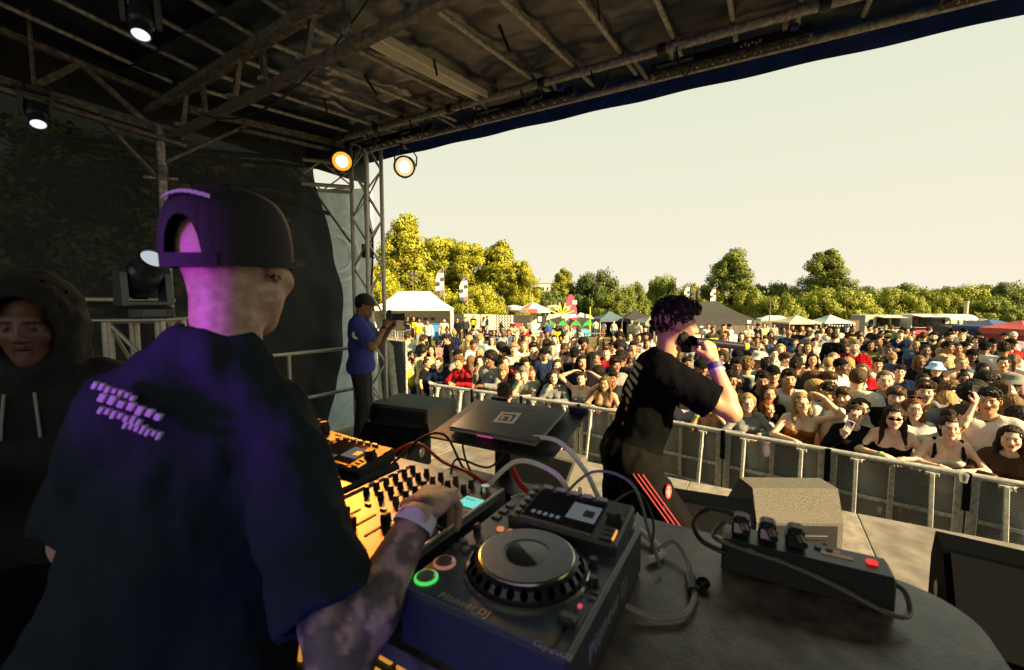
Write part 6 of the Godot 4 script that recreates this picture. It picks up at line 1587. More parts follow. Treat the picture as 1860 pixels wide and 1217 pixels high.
func build_stalls() -> void:
	var slat := thing("slatted_screen", "reddish slatted wooden screen left of the first food trailer", "screen", ground_at(1558, 54), 0.0)
	slat.scale = Vector3(1.4, 1.1, 1)
	for k in 10:
		put(slat, "slat", Geo.new().box(Vector3(0, 0.14 + k * 0.19, 0), Vector3(0.95, 0.15, 0.03), 0.004).mesh(), M("slat_wood", Color(0.3, 0.16, 0.1), 0.8, 0.0, "grime", 0.8))
	for e in [-0.45, 0.45]:
		put(slat, "post", Geo.new().box(Vector3(e, 0.98, -0.03), Vector3(0.07, 1.96, 0.05)).mesh(), M("slat_wood"))
	for k in 2:
		var w: float = [2.9, 4.0][k]
		var h: float = [2.25, 2.35][k]
		var c := thing("food_trailer", ["silver and cream food trailer with an arched window", "white food van with red flower pattern and open hatch"][k], "food trailer", ground_at([1598, 1695][k], [56.0, 55.0][k]), [-0.1, -0.05][k], "food trailers at the right")
		c.scale = Vector3([1.45, 1.55][k], 1.2, 1.3)
		var skin_m := M("trailer_%d" % k, [Color(0.5, 0.46, 0.38), Color(0.66, 0.62, 0.56)][k], 0.4, 0.1, "soft", 0.6)
		var wall: float = w * [0.3, 0.34][k]
		var hx0: float = [-w / 2 + wall, -w / 2 + 0.1][k]
		var hx1: float = [w / 2 - 0.1, w / 2 - wall][k]
		put(c, "rear_wall", Geo.new().box(Vector3(0, h / 2 + 0.2, -1.0), Vector3(w, h - 0.4, 0.06)).mesh(), skin_m)
		put(c, "roof", Geo.new().box(Vector3(0, h + 0.02, 0), Vector3(w + 0.06, 0.1, 2.1), 0.02).mesh(), skin_m)
		put(c, "floor", Geo.new().box(Vector3(0, 0.4, 0), Vector3(w - 0.02, 0.08, 2.0)).mesh(), M("trailer_floor", Color(0.1, 0.09, 0.08), 0.8))
		for e in [-1.0, 1.0]:
			put(c, "end_wall", Geo.new().box(Vector3(e * (w / 2 - 0.03), h / 2 + 0.2, 0), Vector3(0.06, h - 0.42, 1.96)).mesh(), M("trailer_end", Color(0.3, 0.32, 0.32), 0.35, 0.4) if k == 0 else skin_m)
		var sx: float = [-w / 2 + wall / 2, w / 2 - wall / 2][k]
		put(c, "front_wall", Geo.new().box(Vector3(sx, h / 2 + 0.2, 1.0), Vector3(wall, h - 0.42, 0.06)).mesh(), skin_m)
		put(c, "counter_wall", Geo.new().box(Vector3((hx0 + hx1) / 2, 0.72, 1.0), Vector3(hx1 - hx0 - 0.01, 0.66, 0.06)).mesh(), [M("trailer_0"), M("van_red", Color(0.42, 0.02, 0.08), 0.5)][k])
		put(c, "header", Geo.new().box(Vector3((hx0 + hx1) / 2, h - 0.12, 1.0), Vector3(hx1 - hx0 - 0.01, 0.2, 0.06)).mesh(), [M("trailer_0"), M("van_sign", Color(0.5, 0.06, 0.07), 0.5)][k])
		put(c, "counter", Geo.new().box(Vector3((hx0 + hx1) / 2, 1.07, 1.12), Vector3(hx1 - hx0, 0.04, 0.34), 0.01).mesh(), dull_steel())
		put(c, "hatch_awning", Geo.new().box(Vector3((hx0 + hx1) / 2, h - 0.1, 1.5), Vector3(hx1 - hx0, 0.04, 0.95), 0.01, Basis(Vector3.RIGHT, 0.12)).mesh(), skin_m)
		for j in 3:
			put(c, "shelf", Geo.new().box(Vector3((hx0 + hx1) / 2, 1.2 + 0.3 * j, -0.85), Vector3(hx1 - hx0 - 0.3, 0.03, 0.2)).mesh(), M("trailer_floor"))
			for n in 6:
				put(c, "tub", Geo.new().lathe([Vector2(0, 0), Vector2(0.07, 0), Vector2(0.08, 0.18), Vector2(0, 0.18)], 8, Vector3(lerpf(hx0 + 0.3, hx1 - 0.3, n / 5.0), 1.215 + 0.3 * j, -0.84)).mesh(), M("tub_%d" % ((n + j) % 3), [Color(0.4, 0.1, 0.06), Color(0.5, 0.45, 0.3), Color(0.1, 0.1, 0.1)][(n + j) % 3], 0.6))
		for e in [-0.3, 0.3]:
			put(c, "wheel", Geo.new().lathe([Vector2(0, -0.1), Vector2(0.3, -0.1), Vector2(0.32, 0), Vector2(0.3, 0.1), Vector2(0, 0.1)], 18, Vector3(e * w, 0.32, 0.85), Basis(Vector3.BACK, 0) * Basis(Vector3.RIGHT, PI / 2)).mesh(), M("cable_black"))
		if k == 0:
			var win := PackedVector2Array([Vector2(-0.2, -0.3), Vector2(0.2, -0.3), Vector2(0.2, 0.12)])
			for j in 9:
				win.append(Vector2(cos(PI * j / 8.0) * 0.2, 0.12 + sin(PI * j / 8.0) * 0.2))
			var f := put(c, "window", Geo.new().prism(win, 0.04, Transform3D(Basis.from_scale(Vector3(1.35, 1.3, 1)), Vector3(sx, 1.6, 1.04))).mesh(), M("ride_white"))
			put(f, "pane", Geo.new().prism(win, 0.03, Transform3D(Basis.IDENTITY, Vector3(sx, 1.6, 1.055))).mesh(), M("van_glass", Color(0.03, 0.05, 0.12), 0.15))
		else:
			rng.seed = 8
			for j in 22:
				var at := Vector3(sx + rng.randf_range(-0.55, 0.55), rng.randf_range(0.6, 2.1), 1.035)
				put(c, "flower", Geo.new().lathe([Vector2(0.13, 0), Vector2(0.11, 0.006), Vector2(0, 0.008)], 7, at, Basis(Vector3.RIGHT, PI / 2)).mesh(), M("flower_red", Color(0.45, 0.03, 0.06), 0.6) if j % 3 else M("flower_pink", Color(0.6, 0.25, 0.22), 0.6))
	var tree_pot := thing("small_conifer", "narrow dark conifer in a pot between the two food trailers", "plant", ground_at(1624, 53), 0.0)
	put(tree_pot, "crown", tree_mesh(0)[1], M("leaf_dark"), Transform3D(Basis.from_scale(Vector3(0.07, 0.23, 0.07)), Vector3(0, 0.1, 0)))
	put(tree_pot, "pot", Geo.new().lathe([Vector2(0, 0), Vector2(0.16, 0), Vector2(0.2, 0.35), Vector2(0, 0.35)], 14).mesh(), M("trailer_floor"))
	var van := thing("food_van", "black food van with a curved ribbed white roof", "food van", ground_at(1748, 48), -0.1)
	van.scale = Vector3.ONE * 1.35
	put(van, "body", Geo.new().box(Vector3(0, 0.75, -0.3), Vector3(2.1, 0.9, 1.6), 0.06).mesh(), M("van_black", Color(0.02, 0.022, 0.026), 0.35))
	put(van, "rear_wall", Geo.new().box(Vector3(0, 1.5, -1.05), Vector3(2.1, 0.7, 0.06)).mesh(), M("van_black"))
	for k in 4:
		put(van, "roof_rib", Geo.new().sheet(6, 8, func(s: float, f: float):
			var a := f * PI * 0.55
			return Vector3(lerpf(-1.05 + k * 0.525 + 0.03, -1.05 + (k + 1) * 0.525 - 0.03, s), 1.7 + 0.45 * sin(a), 0.65 - 1.1 * (1.0 - cos(a))), 0.03).mesh(), M("van_canvas", Color(0.5, 0.53, 0.52), 0.6))
	for e in [-1.02, 1.02]:
		put(van, "roof_post", Geo.new().box(Vector3(e, 1.45, 0.62), Vector3(0.06, 0.6, 0.06)).mesh(), M("van_black"))
	put(van, "menu_board", Geo.new().box(Vector3(0.3, 1.55, -0.9), Vector3(0.9, 0.4, 0.04)).mesh(), M("tub_1"))
	for e in [-0.7, 0.7]:
		put(van, "wheel", Geo.new().lathe([Vector2(0, -0.1), Vector2(0.3, -0.1), Vector2(0.3, 0.1), Vector2(0, 0.1)], 16, Vector3(e, 0.3, 0.45), Basis(Vector3.RIGHT, PI / 2)).mesh(), M("cable_black"))
	var ch := thing("flue_pipe", "pale upright flue pipe rising above the black food van", "chimney", ground_at(1763, 52), 0.0)
	ch.scale = Vector3.ONE * 1.6
	put(ch, "pipe", Geo.new().rod(Vector3.ZERO, Vector3(0, 2.7, 0), 0.13, 14).mesh(), M("flue", Color(0.5, 0.42, 0.3), 0.4, 0.4))
	put(ch, "cowl", Geo.new().rod(Vector3(0, 2.68, 0), Vector3(0, 2.8, 0), 0.16, 14).mesh(), M("flue"))
	var dome := thing("dome_tent", "low grey dome roof behind the black food van", "tent", ground_at(1790, 50), 0.0)
	put(dome, "dome", Geo.new().lathe([Vector2(1.5, 1.0), Vector2(1.4, 1.6), Vector2(1.1, 2.1), Vector2(0.5, 2.4), Vector2(0, 2.45)], 22).mesh(), M("dome_grey", Color(0.16, 0.15, 0.14), 0.6))
	put(dome, "wall", Geo.new().lathe([Vector2(1.5, 0), Vector2(1.5, 1.0)], 22).mesh(), M("dome_grey"))
	var bl := thing("distant_building", "pale distant building seen in the gap between the trees", "building", ground_at(990, 150), 0.0)
	put(bl, "wall", Geo.new().box(Vector3(0, 5, 0), Vector3(9, 10, 6)).mesh(), M("far_wall", Color(0.5, 0.48, 0.45), 0.8))
	put(bl, "roof", Geo.new().box(Vector3(0, 10.2, 0), Vector3(9.6, 0.5, 6.6)).mesh(), M("far_roof", Color(0.3, 0.28, 0.26), 0.8))
	for k in 6:
		put(bl, "window", Geo.new().box(Vector3(-3.5 + 1.4 * k, 8.2, 3.02), Vector3(0.7, 1.1, 0.06)).mesh(), M("van_glass"))
# ---------------------------------------------------------------- people
var noise := FastNoiseLite.new()

func look(z: Vector3, y: Vector3) -> Basis:  # z forward, y roughly up
	var zz := z.normalized()
	var x := y.cross(zz).normalized()
	return Basis(x, zz.cross(x), zz)

func base_pose() -> Dictionary:
	return {
		"pel": Vector3(0, 0.93, 0), "lean": 0.0, "twist": 0.0, "head": Vector3(0, 0, 0), "neckf": 0.0,
		"el_l": Vector3(0.25, 1.13, -0.03), "wr_l": Vector3(0.27, 0.88, 0.05), "hd_l": Vector3(0, -1, 0.2), "hu_l": Vector3(1, 0, 0), "ht_l": "relax",
		"el_r": Vector3(-0.25, 1.13, -0.03), "wr_r": Vector3(-0.27, 0.88, 0.05), "hd_r": Vector3(0, -1, 0.2), "hu_r": Vector3(-1, 0, 0), "ht_r": "relax",
		"kn_l": Vector3(0.1, 0.5, 0.03), "an_l": Vector3(0.12, 0.09, -0.03), "to_l": Vector3(0.15, 0.035, 0.13),
		"kn_r": Vector3(-0.1, 0.5, 0.03), "an_r": Vector3(-0.12, 0.09, -0.03), "to_r": Vector3(-0.15, 0.035, 0.13),
	}

func arm(p: Dictionary, side: String, el: Vector3, wr: Vector3, hd: Vector3, hu: Vector3, ht := "relax") -> void:
	p["el_" + side] = el
	p["wr_" + side] = wr
	p["hd_" + side] = hd
	p["hu_" + side] = hu
	p["ht_" + side] = ht

func pose_of(code: String) -> Dictionary:
	var p := base_pose()
	match code:
		"L":  # forearms folded on the rail
			p.pel = Vector3(0, 0.92, -0.1)
			p.lean = 0.28
			p.head = Vector3(0.08, 0, 0)
			arm(p, "l", Vector3(0.3, 1.165, 0.14), Vector3(0.07, 1.17, 0.27), Vector3(-0.7, -0.35, 0.5), Vector3(0, 0.9, 0.4))
			arm(p, "r", Vector3(-0.3, 1.165, 0.14), Vector3(-0.08, 1.19, 0.3), Vector3(0.75, -0.3, 0.4), Vector3(0, 0.9, 0.4))
		"C":  # an elbow on the rail, the hand at the mouth
			p.pel = Vector3(0, 0.92, -0.1)
			p.lean = 0.25
			p.head = Vector3(0.06, 0.1, 0)
			arm(p, "l", Vector3(0.27, 1.165, 0.16), Vector3(0.0, 1.18, 0.29), Vector3(-0.8, -0.2, 0.3), Vector3(0, 0.95, 0.3))
			arm(p, "r", Vector3(-0.2, 1.17, 0.22), Vector3(-0.06, 1.37, 0.2), Vector3(0.35, 0.7, -0.15), Vector3(-0.2, 0.1, 0.9), "fist")
		"P":  # a phone held up before the chest
			p.head = Vector3(0.04, 0.05, 0)
			arm(p, "l", Vector3(0.27, 1.15, 0.12), Vector3(0.1, 1.17, 0.29), Vector3(-0.8, -0.1, 0.5), Vector3(0, 0.9, 0.4))
			arm(p, "r", Vector3(-0.27, 1.17, 0.1), Vector3(-0.12, 1.38, 0.27), Vector3(0.25, 0.95, 0.1), Vector3(-0.3, 0.05, 0.95), "hold")
		"U":  # a phone held overhead
			arm(p, "r", Vector3(-0.3, 1.55, 0.14), Vector3(-0.2, 1.8, 0.18), Vector3(0.1, 1, 0.1), Vector3(-0.2, 0, 0.9), "hold")
		"H":  # both hands on the head
			p.head = Vector3(0.12, 0, 0)
			arm(p, "l", Vector3(0.4, 1.6, 0.04), Vector3(0.17, 1.72, -0.02), Vector3(-0.8, 0.1, -0.5), Vector3(0.2, 0.9, -0.3))
			arm(p, "r", Vector3(-0.4, 1.6, 0.04), Vector3(-0.17, 1.72, -0.02), Vector3(0.8, 0.1, -0.5), Vector3(-0.2, 0.9, -0.3))
		"O":  # one hand on the head, the other on the rail
			p.pel = Vector3(0, 0.92, -0.08)
			p.lean = 0.14
			p.head = Vector3(0.05, 0.2, 0.1)
			arm(p, "l", Vector3(0.38, 1.5, 0.12), Vector3(0.2, 1.7, 0.1), Vector3(-0.7, 0.4, -0.5), Vector3(0.4, 0.8, 0.1))
			arm(p, "r", Vector3(-0.3, 1.17, 0.1), Vector3(-0.1, 1.18, 0.3), Vector3(0.5, -0.1, 0.8), Vector3(0, 0.95, 0.1), "hold")
		"D":  # the head down on the hands at the rail
			p.pel = Vector3(0, 0.92, -0.15)
			p.lean = 0.5
			p.head = Vector3(0.75, 0, 0)
			arm(p, "l", Vector3(0.25, 1.165, 0.26), Vector3(0.12, 1.36, 0.3), Vector3(-0.4, 0.8, -0.1), Vector3(0.3, 0.1, 0.9), "fist")
			arm(p, "r", Vector3(-0.25, 1.165, 0.26), Vector3(-0.16, 1.38, 0.3), Vector3(0.3, 0.8, -0.1), Vector3(-0.3, 0.1, 0.9), "fist")
		"X":  # arms crossed
			arm(p, "l", Vector3(0.28, 1.16, 0.05), Vector3(0.0, 1.2, 0.19), Vector3(-0.9, 0.15, -0.1), Vector3(0, 0.2, 0.9))
			arm(p, "r", Vector3(-0.28, 1.15, 0.05), Vector3(0.02, 1.16, 0.22), Vector3(0.9, 0.15, -0.1), Vector3(0, 0.2, 0.9))
		"R":  # both arms up
			arm(p, "l", Vector3(0.27, 1.62, 0.06), Vector3(0.14, 1.87, 0.05), Vector3(-0.3, 0.9, 0), Vector3(0, 0.1, 0.9))
			arm(p, "r", Vector3(-0.27, 1.62, 0.06), Vector3(-0.14, 1.87, 0.05), Vector3(0.3, 0.9, 0), Vector3(0, 0.1, 0.9))
		"B":  # hand raised to the chin, other arm across
			arm(p, "l", Vector3(0.27, 1.14, 0.06), Vector3(0.0, 1.13, 0.2), Vector3(-0.9, 0.1, 0), Vector3(0, 0.2, 0.9))
			arm(p, "r", Vector3(-0.22, 1.15, 0.14), Vector3(-0.08, 1.38, 0.19), Vector3(0.3, 0.8, -0.1), Vector3(-0.3, 0.1, 0.9), "fist")
		"G":  # seated on the grass or a low bench, knees up
			p.pel = Vector3(0, 0.14, -0.1)
			p.lean = 0.18
			for s in ["l", "r"]:
				var g := 1.0 if s == "l" else -1.0
				p["kn_" + s] = Vector3(0.14 * g, 0.5, 0.24)
				p["an_" + s] = Vector3(0.13 * g, 0.09, 0.42)
				p["to_" + s] = Vector3(0.15 * g, 0.035, 0.58)
				arm(p, s, Vector3(0.26 * g, 0.42, 0.03), Vector3(0.12 * g, 0.44, 0.26), Vector3(-0.4 * g, -0.1, 0.8), Vector3(0, 0.9, 0.2))
		"T":  # seated at a table height
			p.pel = Vector3(0, 0.5, -0.1)
			p.lean = 0.12
			for s in ["l", "r"]:
				var g := 1.0 if s == "l" else -1.0
				p["kn_" + s] = Vector3(0.12 * g, 0.52, 0.34)
				p["an_" + s] = Vector3(0.12 * g, 0.09, 0.3)
				p["to_" + s] = Vector3(0.14 * g, 0.035, 0.46)
				arm(p, s, Vector3(0.26 * g, 0.74, 0.03), Vector3(0.1 * g, 0.72, 0.25), Vector3(-0.4 * g, -0.1, 0.8), Vector3(0, 0.9, 0.2))
		"W":  # walking
			p.kn_l = Vector3(0.09, 0.51, 0.16)
			p.an_l = Vector3(0.09, 0.1, 0.14)
			p.to_l = Vector3(0.1, 0.05, 0.3)
			p.kn_r = Vector3(-0.09, 0.5, -0.03)
			p.an_r = Vector3(-0.1, 0.13, -0.3)
			p.to_r = Vector3(-0.11, 0.035, -0.17)
	return p

func frame_of(p: Dictionary) -> Transform3D:  # torso axes at the pelvis
	return Transform3D(Basis(Vector3.UP, p.twist) * Basis(Vector3.RIGHT, p.lean) * Basis(Vector3.BACK, p.get("roll", 0.0)), p.pel)

func head_frame(p: Dictionary) -> Transform3D:
	var t := frame_of(p)
	var h: Vector3 = p.head
	var b := Basis(Vector3.UP, p.twist) * Basis.from_euler(Vector3(h.x, h.y, h.z))
	var neck := t * Vector3(0, 0.53, -0.02)
	return Transform3D(b, neck + b * Vector3(0, 0.15, 0.035) + Vector3(p.get("necks", 0.0), 0, p.neckf))

func limbs(f: Field, p: Dictionary, fem: bool, grow: float, what: String) -> void:
	var t := frame_of(p)
	var sw: float = p.get("sw", 0.155 if fem else 0.185)
	var shy: float = p.get("shy", 0.455)
	var k := 0.05
	var x: float = p.get("slim", 1.0 if not fem else 0.9)
	if what in ["body", "tee", "long", "tank"]:
		var w := grow
		f.bone(t * Vector3(-0.075, -0.02, 0), t * Vector3(0.075, -0.02, 0), 0.115 + w, 0.115 + w, k)
		for g in [-1.0, 1.0]:
			var e: float = g
			f.bone(t * Vector3(0.06 * e, 0.0, 0), t * Vector3(0.05 * e * x, 0.2, 0.005), 0.105 + w, (0.095 if not fem else 0.085) + w, k)
			f.bone(t * Vector3(0.05 * e * x, 0.2, 0.005), t * Vector3(0.085 * e * x, 0.38, 0.005), 0.097 + w, 0.1 * x + w, k)
			if fem:
				f.egg(t * Vector3(0.075 * e, 0.33, 0.09), Vector3(0.062, 0.06, 0.055) + Vector3.ONE * w, 0.03)
			f.bone(t * Vector3(0.085 * e * x, 0.38, 0.0), t * Vector3((sw - 0.03) * e, shy - 0.005, -0.01), 0.085 + w, 0.055 + w, k)
			if what != "tank":
				f.bone(t * Vector3(0.03 * e, 0.51, -0.02), t * Vector3((sw - 0.02) * e, shy + 0.01, -0.015), 0.045 + w * 0.8, 0.045 + w * 0.8, k)
	for s in ["l", "r"]:
		var e := 1.0 if s == "l" else -1.0
		var sh: Vector3 = t * Vector3(sw * e, shy, -0.01)
		var el: Vector3 = p["el_" + s]
		var wr: Vector3 = p["wr_" + s]
		var z := 1.0 if not fem else 0.84
		if what == "body":
			f.bone(sh, el, 0.054 * z, 0.041 * z, 0.03)
			f.bone(el, el.lerp(wr, 0.3), 0.041 * z, 0.043 * z, 0.02)
			f.bone(el.lerp(wr, 0.3), wr, 0.043 * z, 0.027 * z, 0.02)
		elif what == "tee":
			f.bone(sh, sh.lerp(el, p.get("sleeve", 0.66)), p.get("sr", 0.062) * z + grow, p.get("sr", 0.062) * 1.07 * z + grow, 0.03, Vector3.ONE, true)
		elif what == "long":
			f.bone(sh, el, 0.06 * z + grow * 0.8, 0.05 * z + grow * 0.8, 0.03)
			f.bone(el, wr, 0.05 * z + grow * 0.8, 0.036 * z + grow * 0.8, 0.02, Vector3.ONE, true)
		var kn: Vector3 = p["kn_" + s]
		var an: Vector3 = p["an_" + s]
		var to: Vector3 = p["to_" + s]
		var hip: Vector3 = t * Vector3(0.085 * e, -0.04, 0)
		if what == "legs":
			if s == "l":
				f.bone(t * Vector3(-0.07, 0.0, 0), t * Vector3(0.07, 0.0, 0), 0.118 + grow, 0.118 + grow, k)
			f.bone(hip, kn, 0.098 + grow, 0.068 + grow, k)
			f.bone(kn, an, 0.068 + grow, 0.052 + grow, 0.02, Vector3.ONE, true)
		elif what == "shoes":
			f.bone(an + Vector3(0, -0.02, -0.02), to + Vector3(0, 0.01, 0), 0.048, 0.042, 0.02, Vector3(1, 1, 1))
			f.bone(an + Vector3(0, 0.03, 0), an + Vector3(0, -0.03, 0), 0.05, 0.05, 0.02)

func bounds(p: Dictionary, upper: bool) -> AABB:
	var t := frame_of(p)
	var b := AABB(p.pel, Vector3.ZERO)
	for k in (["el_l", "el_r", "wr_l", "wr_r"] if upper else ["kn_l", "kn_r", "an_l", "an_r", "to_l", "to_r"]):
		b = b.expand(p[k])
	if upper:
		b = b.expand(t * Vector3(0.2, 0.5, 0)).expand(t * Vector3(-0.2, 0.5, 0)).grow(0.1)
		b = b.expand(t * Vector3(0.2, 0.2, 0.2)).expand(t * Vector3(-0.2, 0.2, -0.2))
		return b.expand(b.position - Vector3(0, 0.08, 0))
	b = b.grow(0.1)
	return b.expand(t * Vector3(0.22, 0.16, 0.18)).expand(t * Vector3(-0.22, 0.16, -0.18))

func head_geo(fem: bool, cell := 0.0055, finer := false) -> Geo:
	var key := "head%s%s" % [fem, cell]
	if meshes.has(key):
		return meshes[key]
	var f := Field.new(Vector3(-0.1, -0.22, -0.13), Vector3(0.1, 0.14, 0.14), cell)
	var w := 0.94 if fem else 1.0
	f.egg(Vector3(0, 0.028, -0.012), Vector3(0.076, 0.092, 0.096), 0.01)
	f.egg(Vector3(0, -0.03, 0.03), Vector3(0.062 * w, 0.085, 0.066), 0.03)
	f.bone(Vector3(-0.045 * w, -0.062, 0.02), Vector3(0, -0.1, 0.066), 0.02, 0.02, 0.03)
	f.bone(Vector3(0.045 * w, -0.062, 0.02), Vector3(0, -0.1, 0.066), 0.02, 0.02, 0.03)
	f.bone(Vector3(-0.034, 0.03, 0.078), Vector3(0.034, 0.03, 0.078), 0.012, 0.012, 0.02)
	for e in [-1.0, 1.0]:
		f.egg(Vector3(0.045 * e, -0.022, 0.065), Vector3(0.022, 0.02, 0.018), 0.025)
		f.egg(Vector3(0.03 * e, 0.006, 0.101), Vector3(0.017, 0.012, 0.016), 0.014, true)
		f.egg(Vector3(0.03 * e, 0.005, 0.079), Vector3.ONE * 0.0128, 0.004)
		f.egg(Vector3(0.079 * e, -0.002, -0.006), Vector3(0.009, 0.03, 0.019), 0.008, false, Basis(Vector3.UP, 0.35 * e))
		f.egg(Vector3(0.011 * e, -0.029, 0.1), Vector3(0.009, 0.008, 0.011), 0.008)
	f.bone(Vector3(0, 0.018, 0.088), Vector3(0, -0.024, 0.108 if not fem else 0.104), 0.008, 0.0115, 0.012)
	f.bone(Vector3(-0.02, -0.057, 0.08), Vector3(0.02, -0.057, 0.08), 0.008, 0.008, 0.012)
	f.bone(Vector3(0, -0.0565, 0.088), Vector3(0, -0.056, 0.088), 0.007, 0.007, 0.01)
	f.bone(Vector3(-0.016, -0.0715, 0.08), Vector3(0.016, -0.0715, 0.08), 0.008, 0.008, 0.012)
	f.egg(Vector3(0, -0.0645, 0.094), Vector3(0.024, 0.0022, 0.012), 0.004, true)
	f.bone(Vector3(0, -0.05, -0.025), Vector3(0, -0.19, -0.028), 0.057 if not fem else 0.047, 0.056 if not fem else 0.047, 0.025)
	var paint := func(q: Vector3) -> Color:
		var ax := absf(q.x)
		if q.z > 0.05:
			var ed := Vector3(ax - 0.03, q.y - 0.005, q.z - 0.079).length()
			if ed < 0.0142 and absf(q.y - 0.005) < 0.0075:
				return Color(0.1, 0.08, 0.07) if absf(ax - 0.03) < 0.0065 else Color(1, 1, 1)
			if q.y > 0.021 and q.y < 0.03 and ax > 0.012 and ax < 0.05:
				return Color(0.3, 0.24, 0.2)
			if q.y < -0.051 and q.y > -0.078 and ax < 0.024 and q.z > 0.075:
				return Color(0.85, 0.5, 0.5) if absf(q.y + 0.0645) > 0.0025 else Color(0.35, 0.16, 0.15)
		if ax > 0.07 and absf(q.y) < 0.035:
			return Color(1.0, 0.86, 0.82)
		return Color.WHITE
	var g := f.mesh(Geo.new(), paint)
	meshes[key] = g
	return g

func hand_geo(kind: String, cell := 0.0045) -> Geo:  # a left hand: wrist at 0, fingers along +z, the back of the hand +y, the thumb at -x
	var key := "hand%s%s" % [kind, cell]
	if meshes.has(key):
		return meshes[key]
	var f := Field.new(Vector3(-0.08, -0.1, -0.04), Vector3(0.07, 0.04, 0.21), cell)
	var curl := {"relax": [0.25, 0.35, 0.25], "fist": [1.2, 1.5, 0.9], "hold": [0.55, 0.75, 0.5], "flat": [0.08, 0.1, 0.08], "pinch": [0.7, 0.8, 0.4]}
	var c: Array = curl[kind]
	f.bone(Vector3(0, 0, -0.03), Vector3(0, 0, 0.02), 0.024, 0.024, 0.015, Vector3(0.9, 1.25, 1))
	for k in 4:
		var x := -0.028 + 0.019 * k
		var len: float = [0.046, 0.051, 0.047, 0.037][k]
		f.bone(Vector3(x * 0.6, 0, 0.015), Vector3(x, 0.002, 0.085 - 0.006 * absf(k - 1.0)), 0.016, 0.0125, 0.014)
		var at := Vector3(x, 0.002, 0.085 - 0.006 * absf(k - 1.0))
		var a := 0.0
		var spread := (k - 1.4) * 0.07
		var r := 0.0098 if k < 3 else 0.0085
		for j in 3:
			a += float(c[j]) * (1.0 + 0.12 * (k - 1.5))
			var dir := Vector3(sin(spread), -sin(a), cos(a)).normalized()
			var to: Vector3 = at + dir * len * [1.0, 0.62, 0.5][j]
			f.bone(at, to, r, r * 0.92, 0.005)
			at = to
			r *= 0.92
	var tb := Vector3(-0.028, -0.006, 0.02)
	var t1 := tb + (Vector3(-0.6, -0.3, 0.75) if kind != "fist" else Vector3(-0.35, -0.55, 0.75)).normalized() * 0.045
	var t2 := t1 + (Vector3(-0.3, -0.3, 0.9) if kind in ["relax", "flat"] else Vector3(0.25, -0.75, 0.6)).normalized() * 0.034
	var t3 := t2 + (Vector3(-0.05, -0.3, 0.95) if kind in ["relax", "flat"] else Vector3(0.65, -0.45, 0.5)).normalized() * 0.026
	f.bone(tb, t1, 0.016, 0.0125, 0.012)
	f.bone(t1, t2, 0.012, 0.0105, 0.005)
	f.bone(t2, t3, 0.0105, 0.009, 0.005)
	var g := f.mesh(Geo.new())
	meshes[key] = g
	return g

func body_mesh(key: String, p: Dictionary, fem: bool, cell: float, head_cell := 0.0055, hand_cell := 0.0045, paint = null) -> ArrayMesh:
	var id := "body%s%s" % [key, fem]
	if meshes.has(id):
		return meshes[id]
	var b := bounds(p, true)
	var f := Field.new(b.position, b.end, cell)
	limbs(f, p, fem, 0.0, "body")
	var g := f.mesh(Geo.new(), paint)
	g.add(head_geo(fem, head_cell), head_frame(p))
	for s in ["l", "r"]:
		var bs := look(p["hd_" + s], p["hu_" + s])
		if s == "r":
			bs = bs * Basis.from_scale(Vector3(-1, 1, 1))
		g.add(hand_geo(p["ht_" + s], hand_cell), Transform3D(bs.scaled_local(Vector3.ONE * (0.9 if fem else 1.0)), p["wr_" + s]))
	meshes[id] = g.mesh(true)
	return meshes[id]

func cloth_mesh(key: String, p: Dictionary, fem: bool, what: String, cell: float, grow := 0.014) -> ArrayMesh:
	var id := "%s%s%s" % [what, key, fem and what in ["tee", "long", "tank"]]
	if meshes.has(id):
		return meshes[id]
	var b := bounds(p, what in ["tee", "long", "tank"])
	var t := frame_of(p)
	var f := Field.new(b.position, b.end, cell)
	limbs(f, p, fem, grow, what)
	var up := t.basis.y
	if what in ["tee", "long", "tank"]:
		f.clip(-up, -up.dot(t * Vector3(0, -0.09, 0)))
		f.egg(t * Vector3(0, 0.55, 0.03), Vector3(0.078, 0.075, 0.085), 0.01, true, t.basis)
		if what == "tank":
			f.clip(up, up.dot(t * Vector3(0, 0.36, 0)))
			for e in [-1.0, 1.0]:
				var q: float = e
				f.bone(t * Vector3(0.085 * q, 0.33, 0.085), t * Vector3(0.085 * q, 0.52, 0.01), 0.016, 0.014, 0.01)
				f.bone(t * Vector3(0.085 * q, 0.52, 0.01), t * Vector3(0.085 * q, 0.33, -0.09), 0.014, 0.016, 0.01)
	noise.frequency = 1.0
	if what != "tank" and what != "shoes":
		f.rough(noise, p.get("folds", 0.009), Vector3(11, 5, 11), 0.05)
		if p.has("folds"):
			f.rough(noise, 0.004, Vector3(24, 12, 24), 0.03)
	meshes[id] = f.mesh(Geo.new()).mesh()
	return meshes[id]

func hood_mesh(fem: bool) -> ArrayMesh:  # a hood lying on the shoulders, in torso axes
	if not meshes.has("hood"):
		var f := Field.new(Vector3(-0.2, 0.38, -0.22), Vector3(0.2, 0.66, 0.16), 0.014)
		f.bone(Vector3(-0.1, 0.53, 0.04), Vector3(-0.07, 0.55, -0.09), 0.035, 0.045, 0.04)
		f.bone(Vector3(0.1, 0.53, 0.04), Vector3(0.07, 0.55, -0.09), 0.035, 0.045, 0.04)
		f.bone(Vector3(-0.07, 0.55, -0.09), Vector3(0.07, 0.55, -0.09), 0.045, 0.045, 0.04)
		f.bone(Vector3(0, 0.52, -0.11), Vector3(0, 0.44, -0.12), 0.06, 0.03, 0.04)
		meshes["hood"] = f.mesh(Geo.new()).mesh()
	return meshes["hood"]

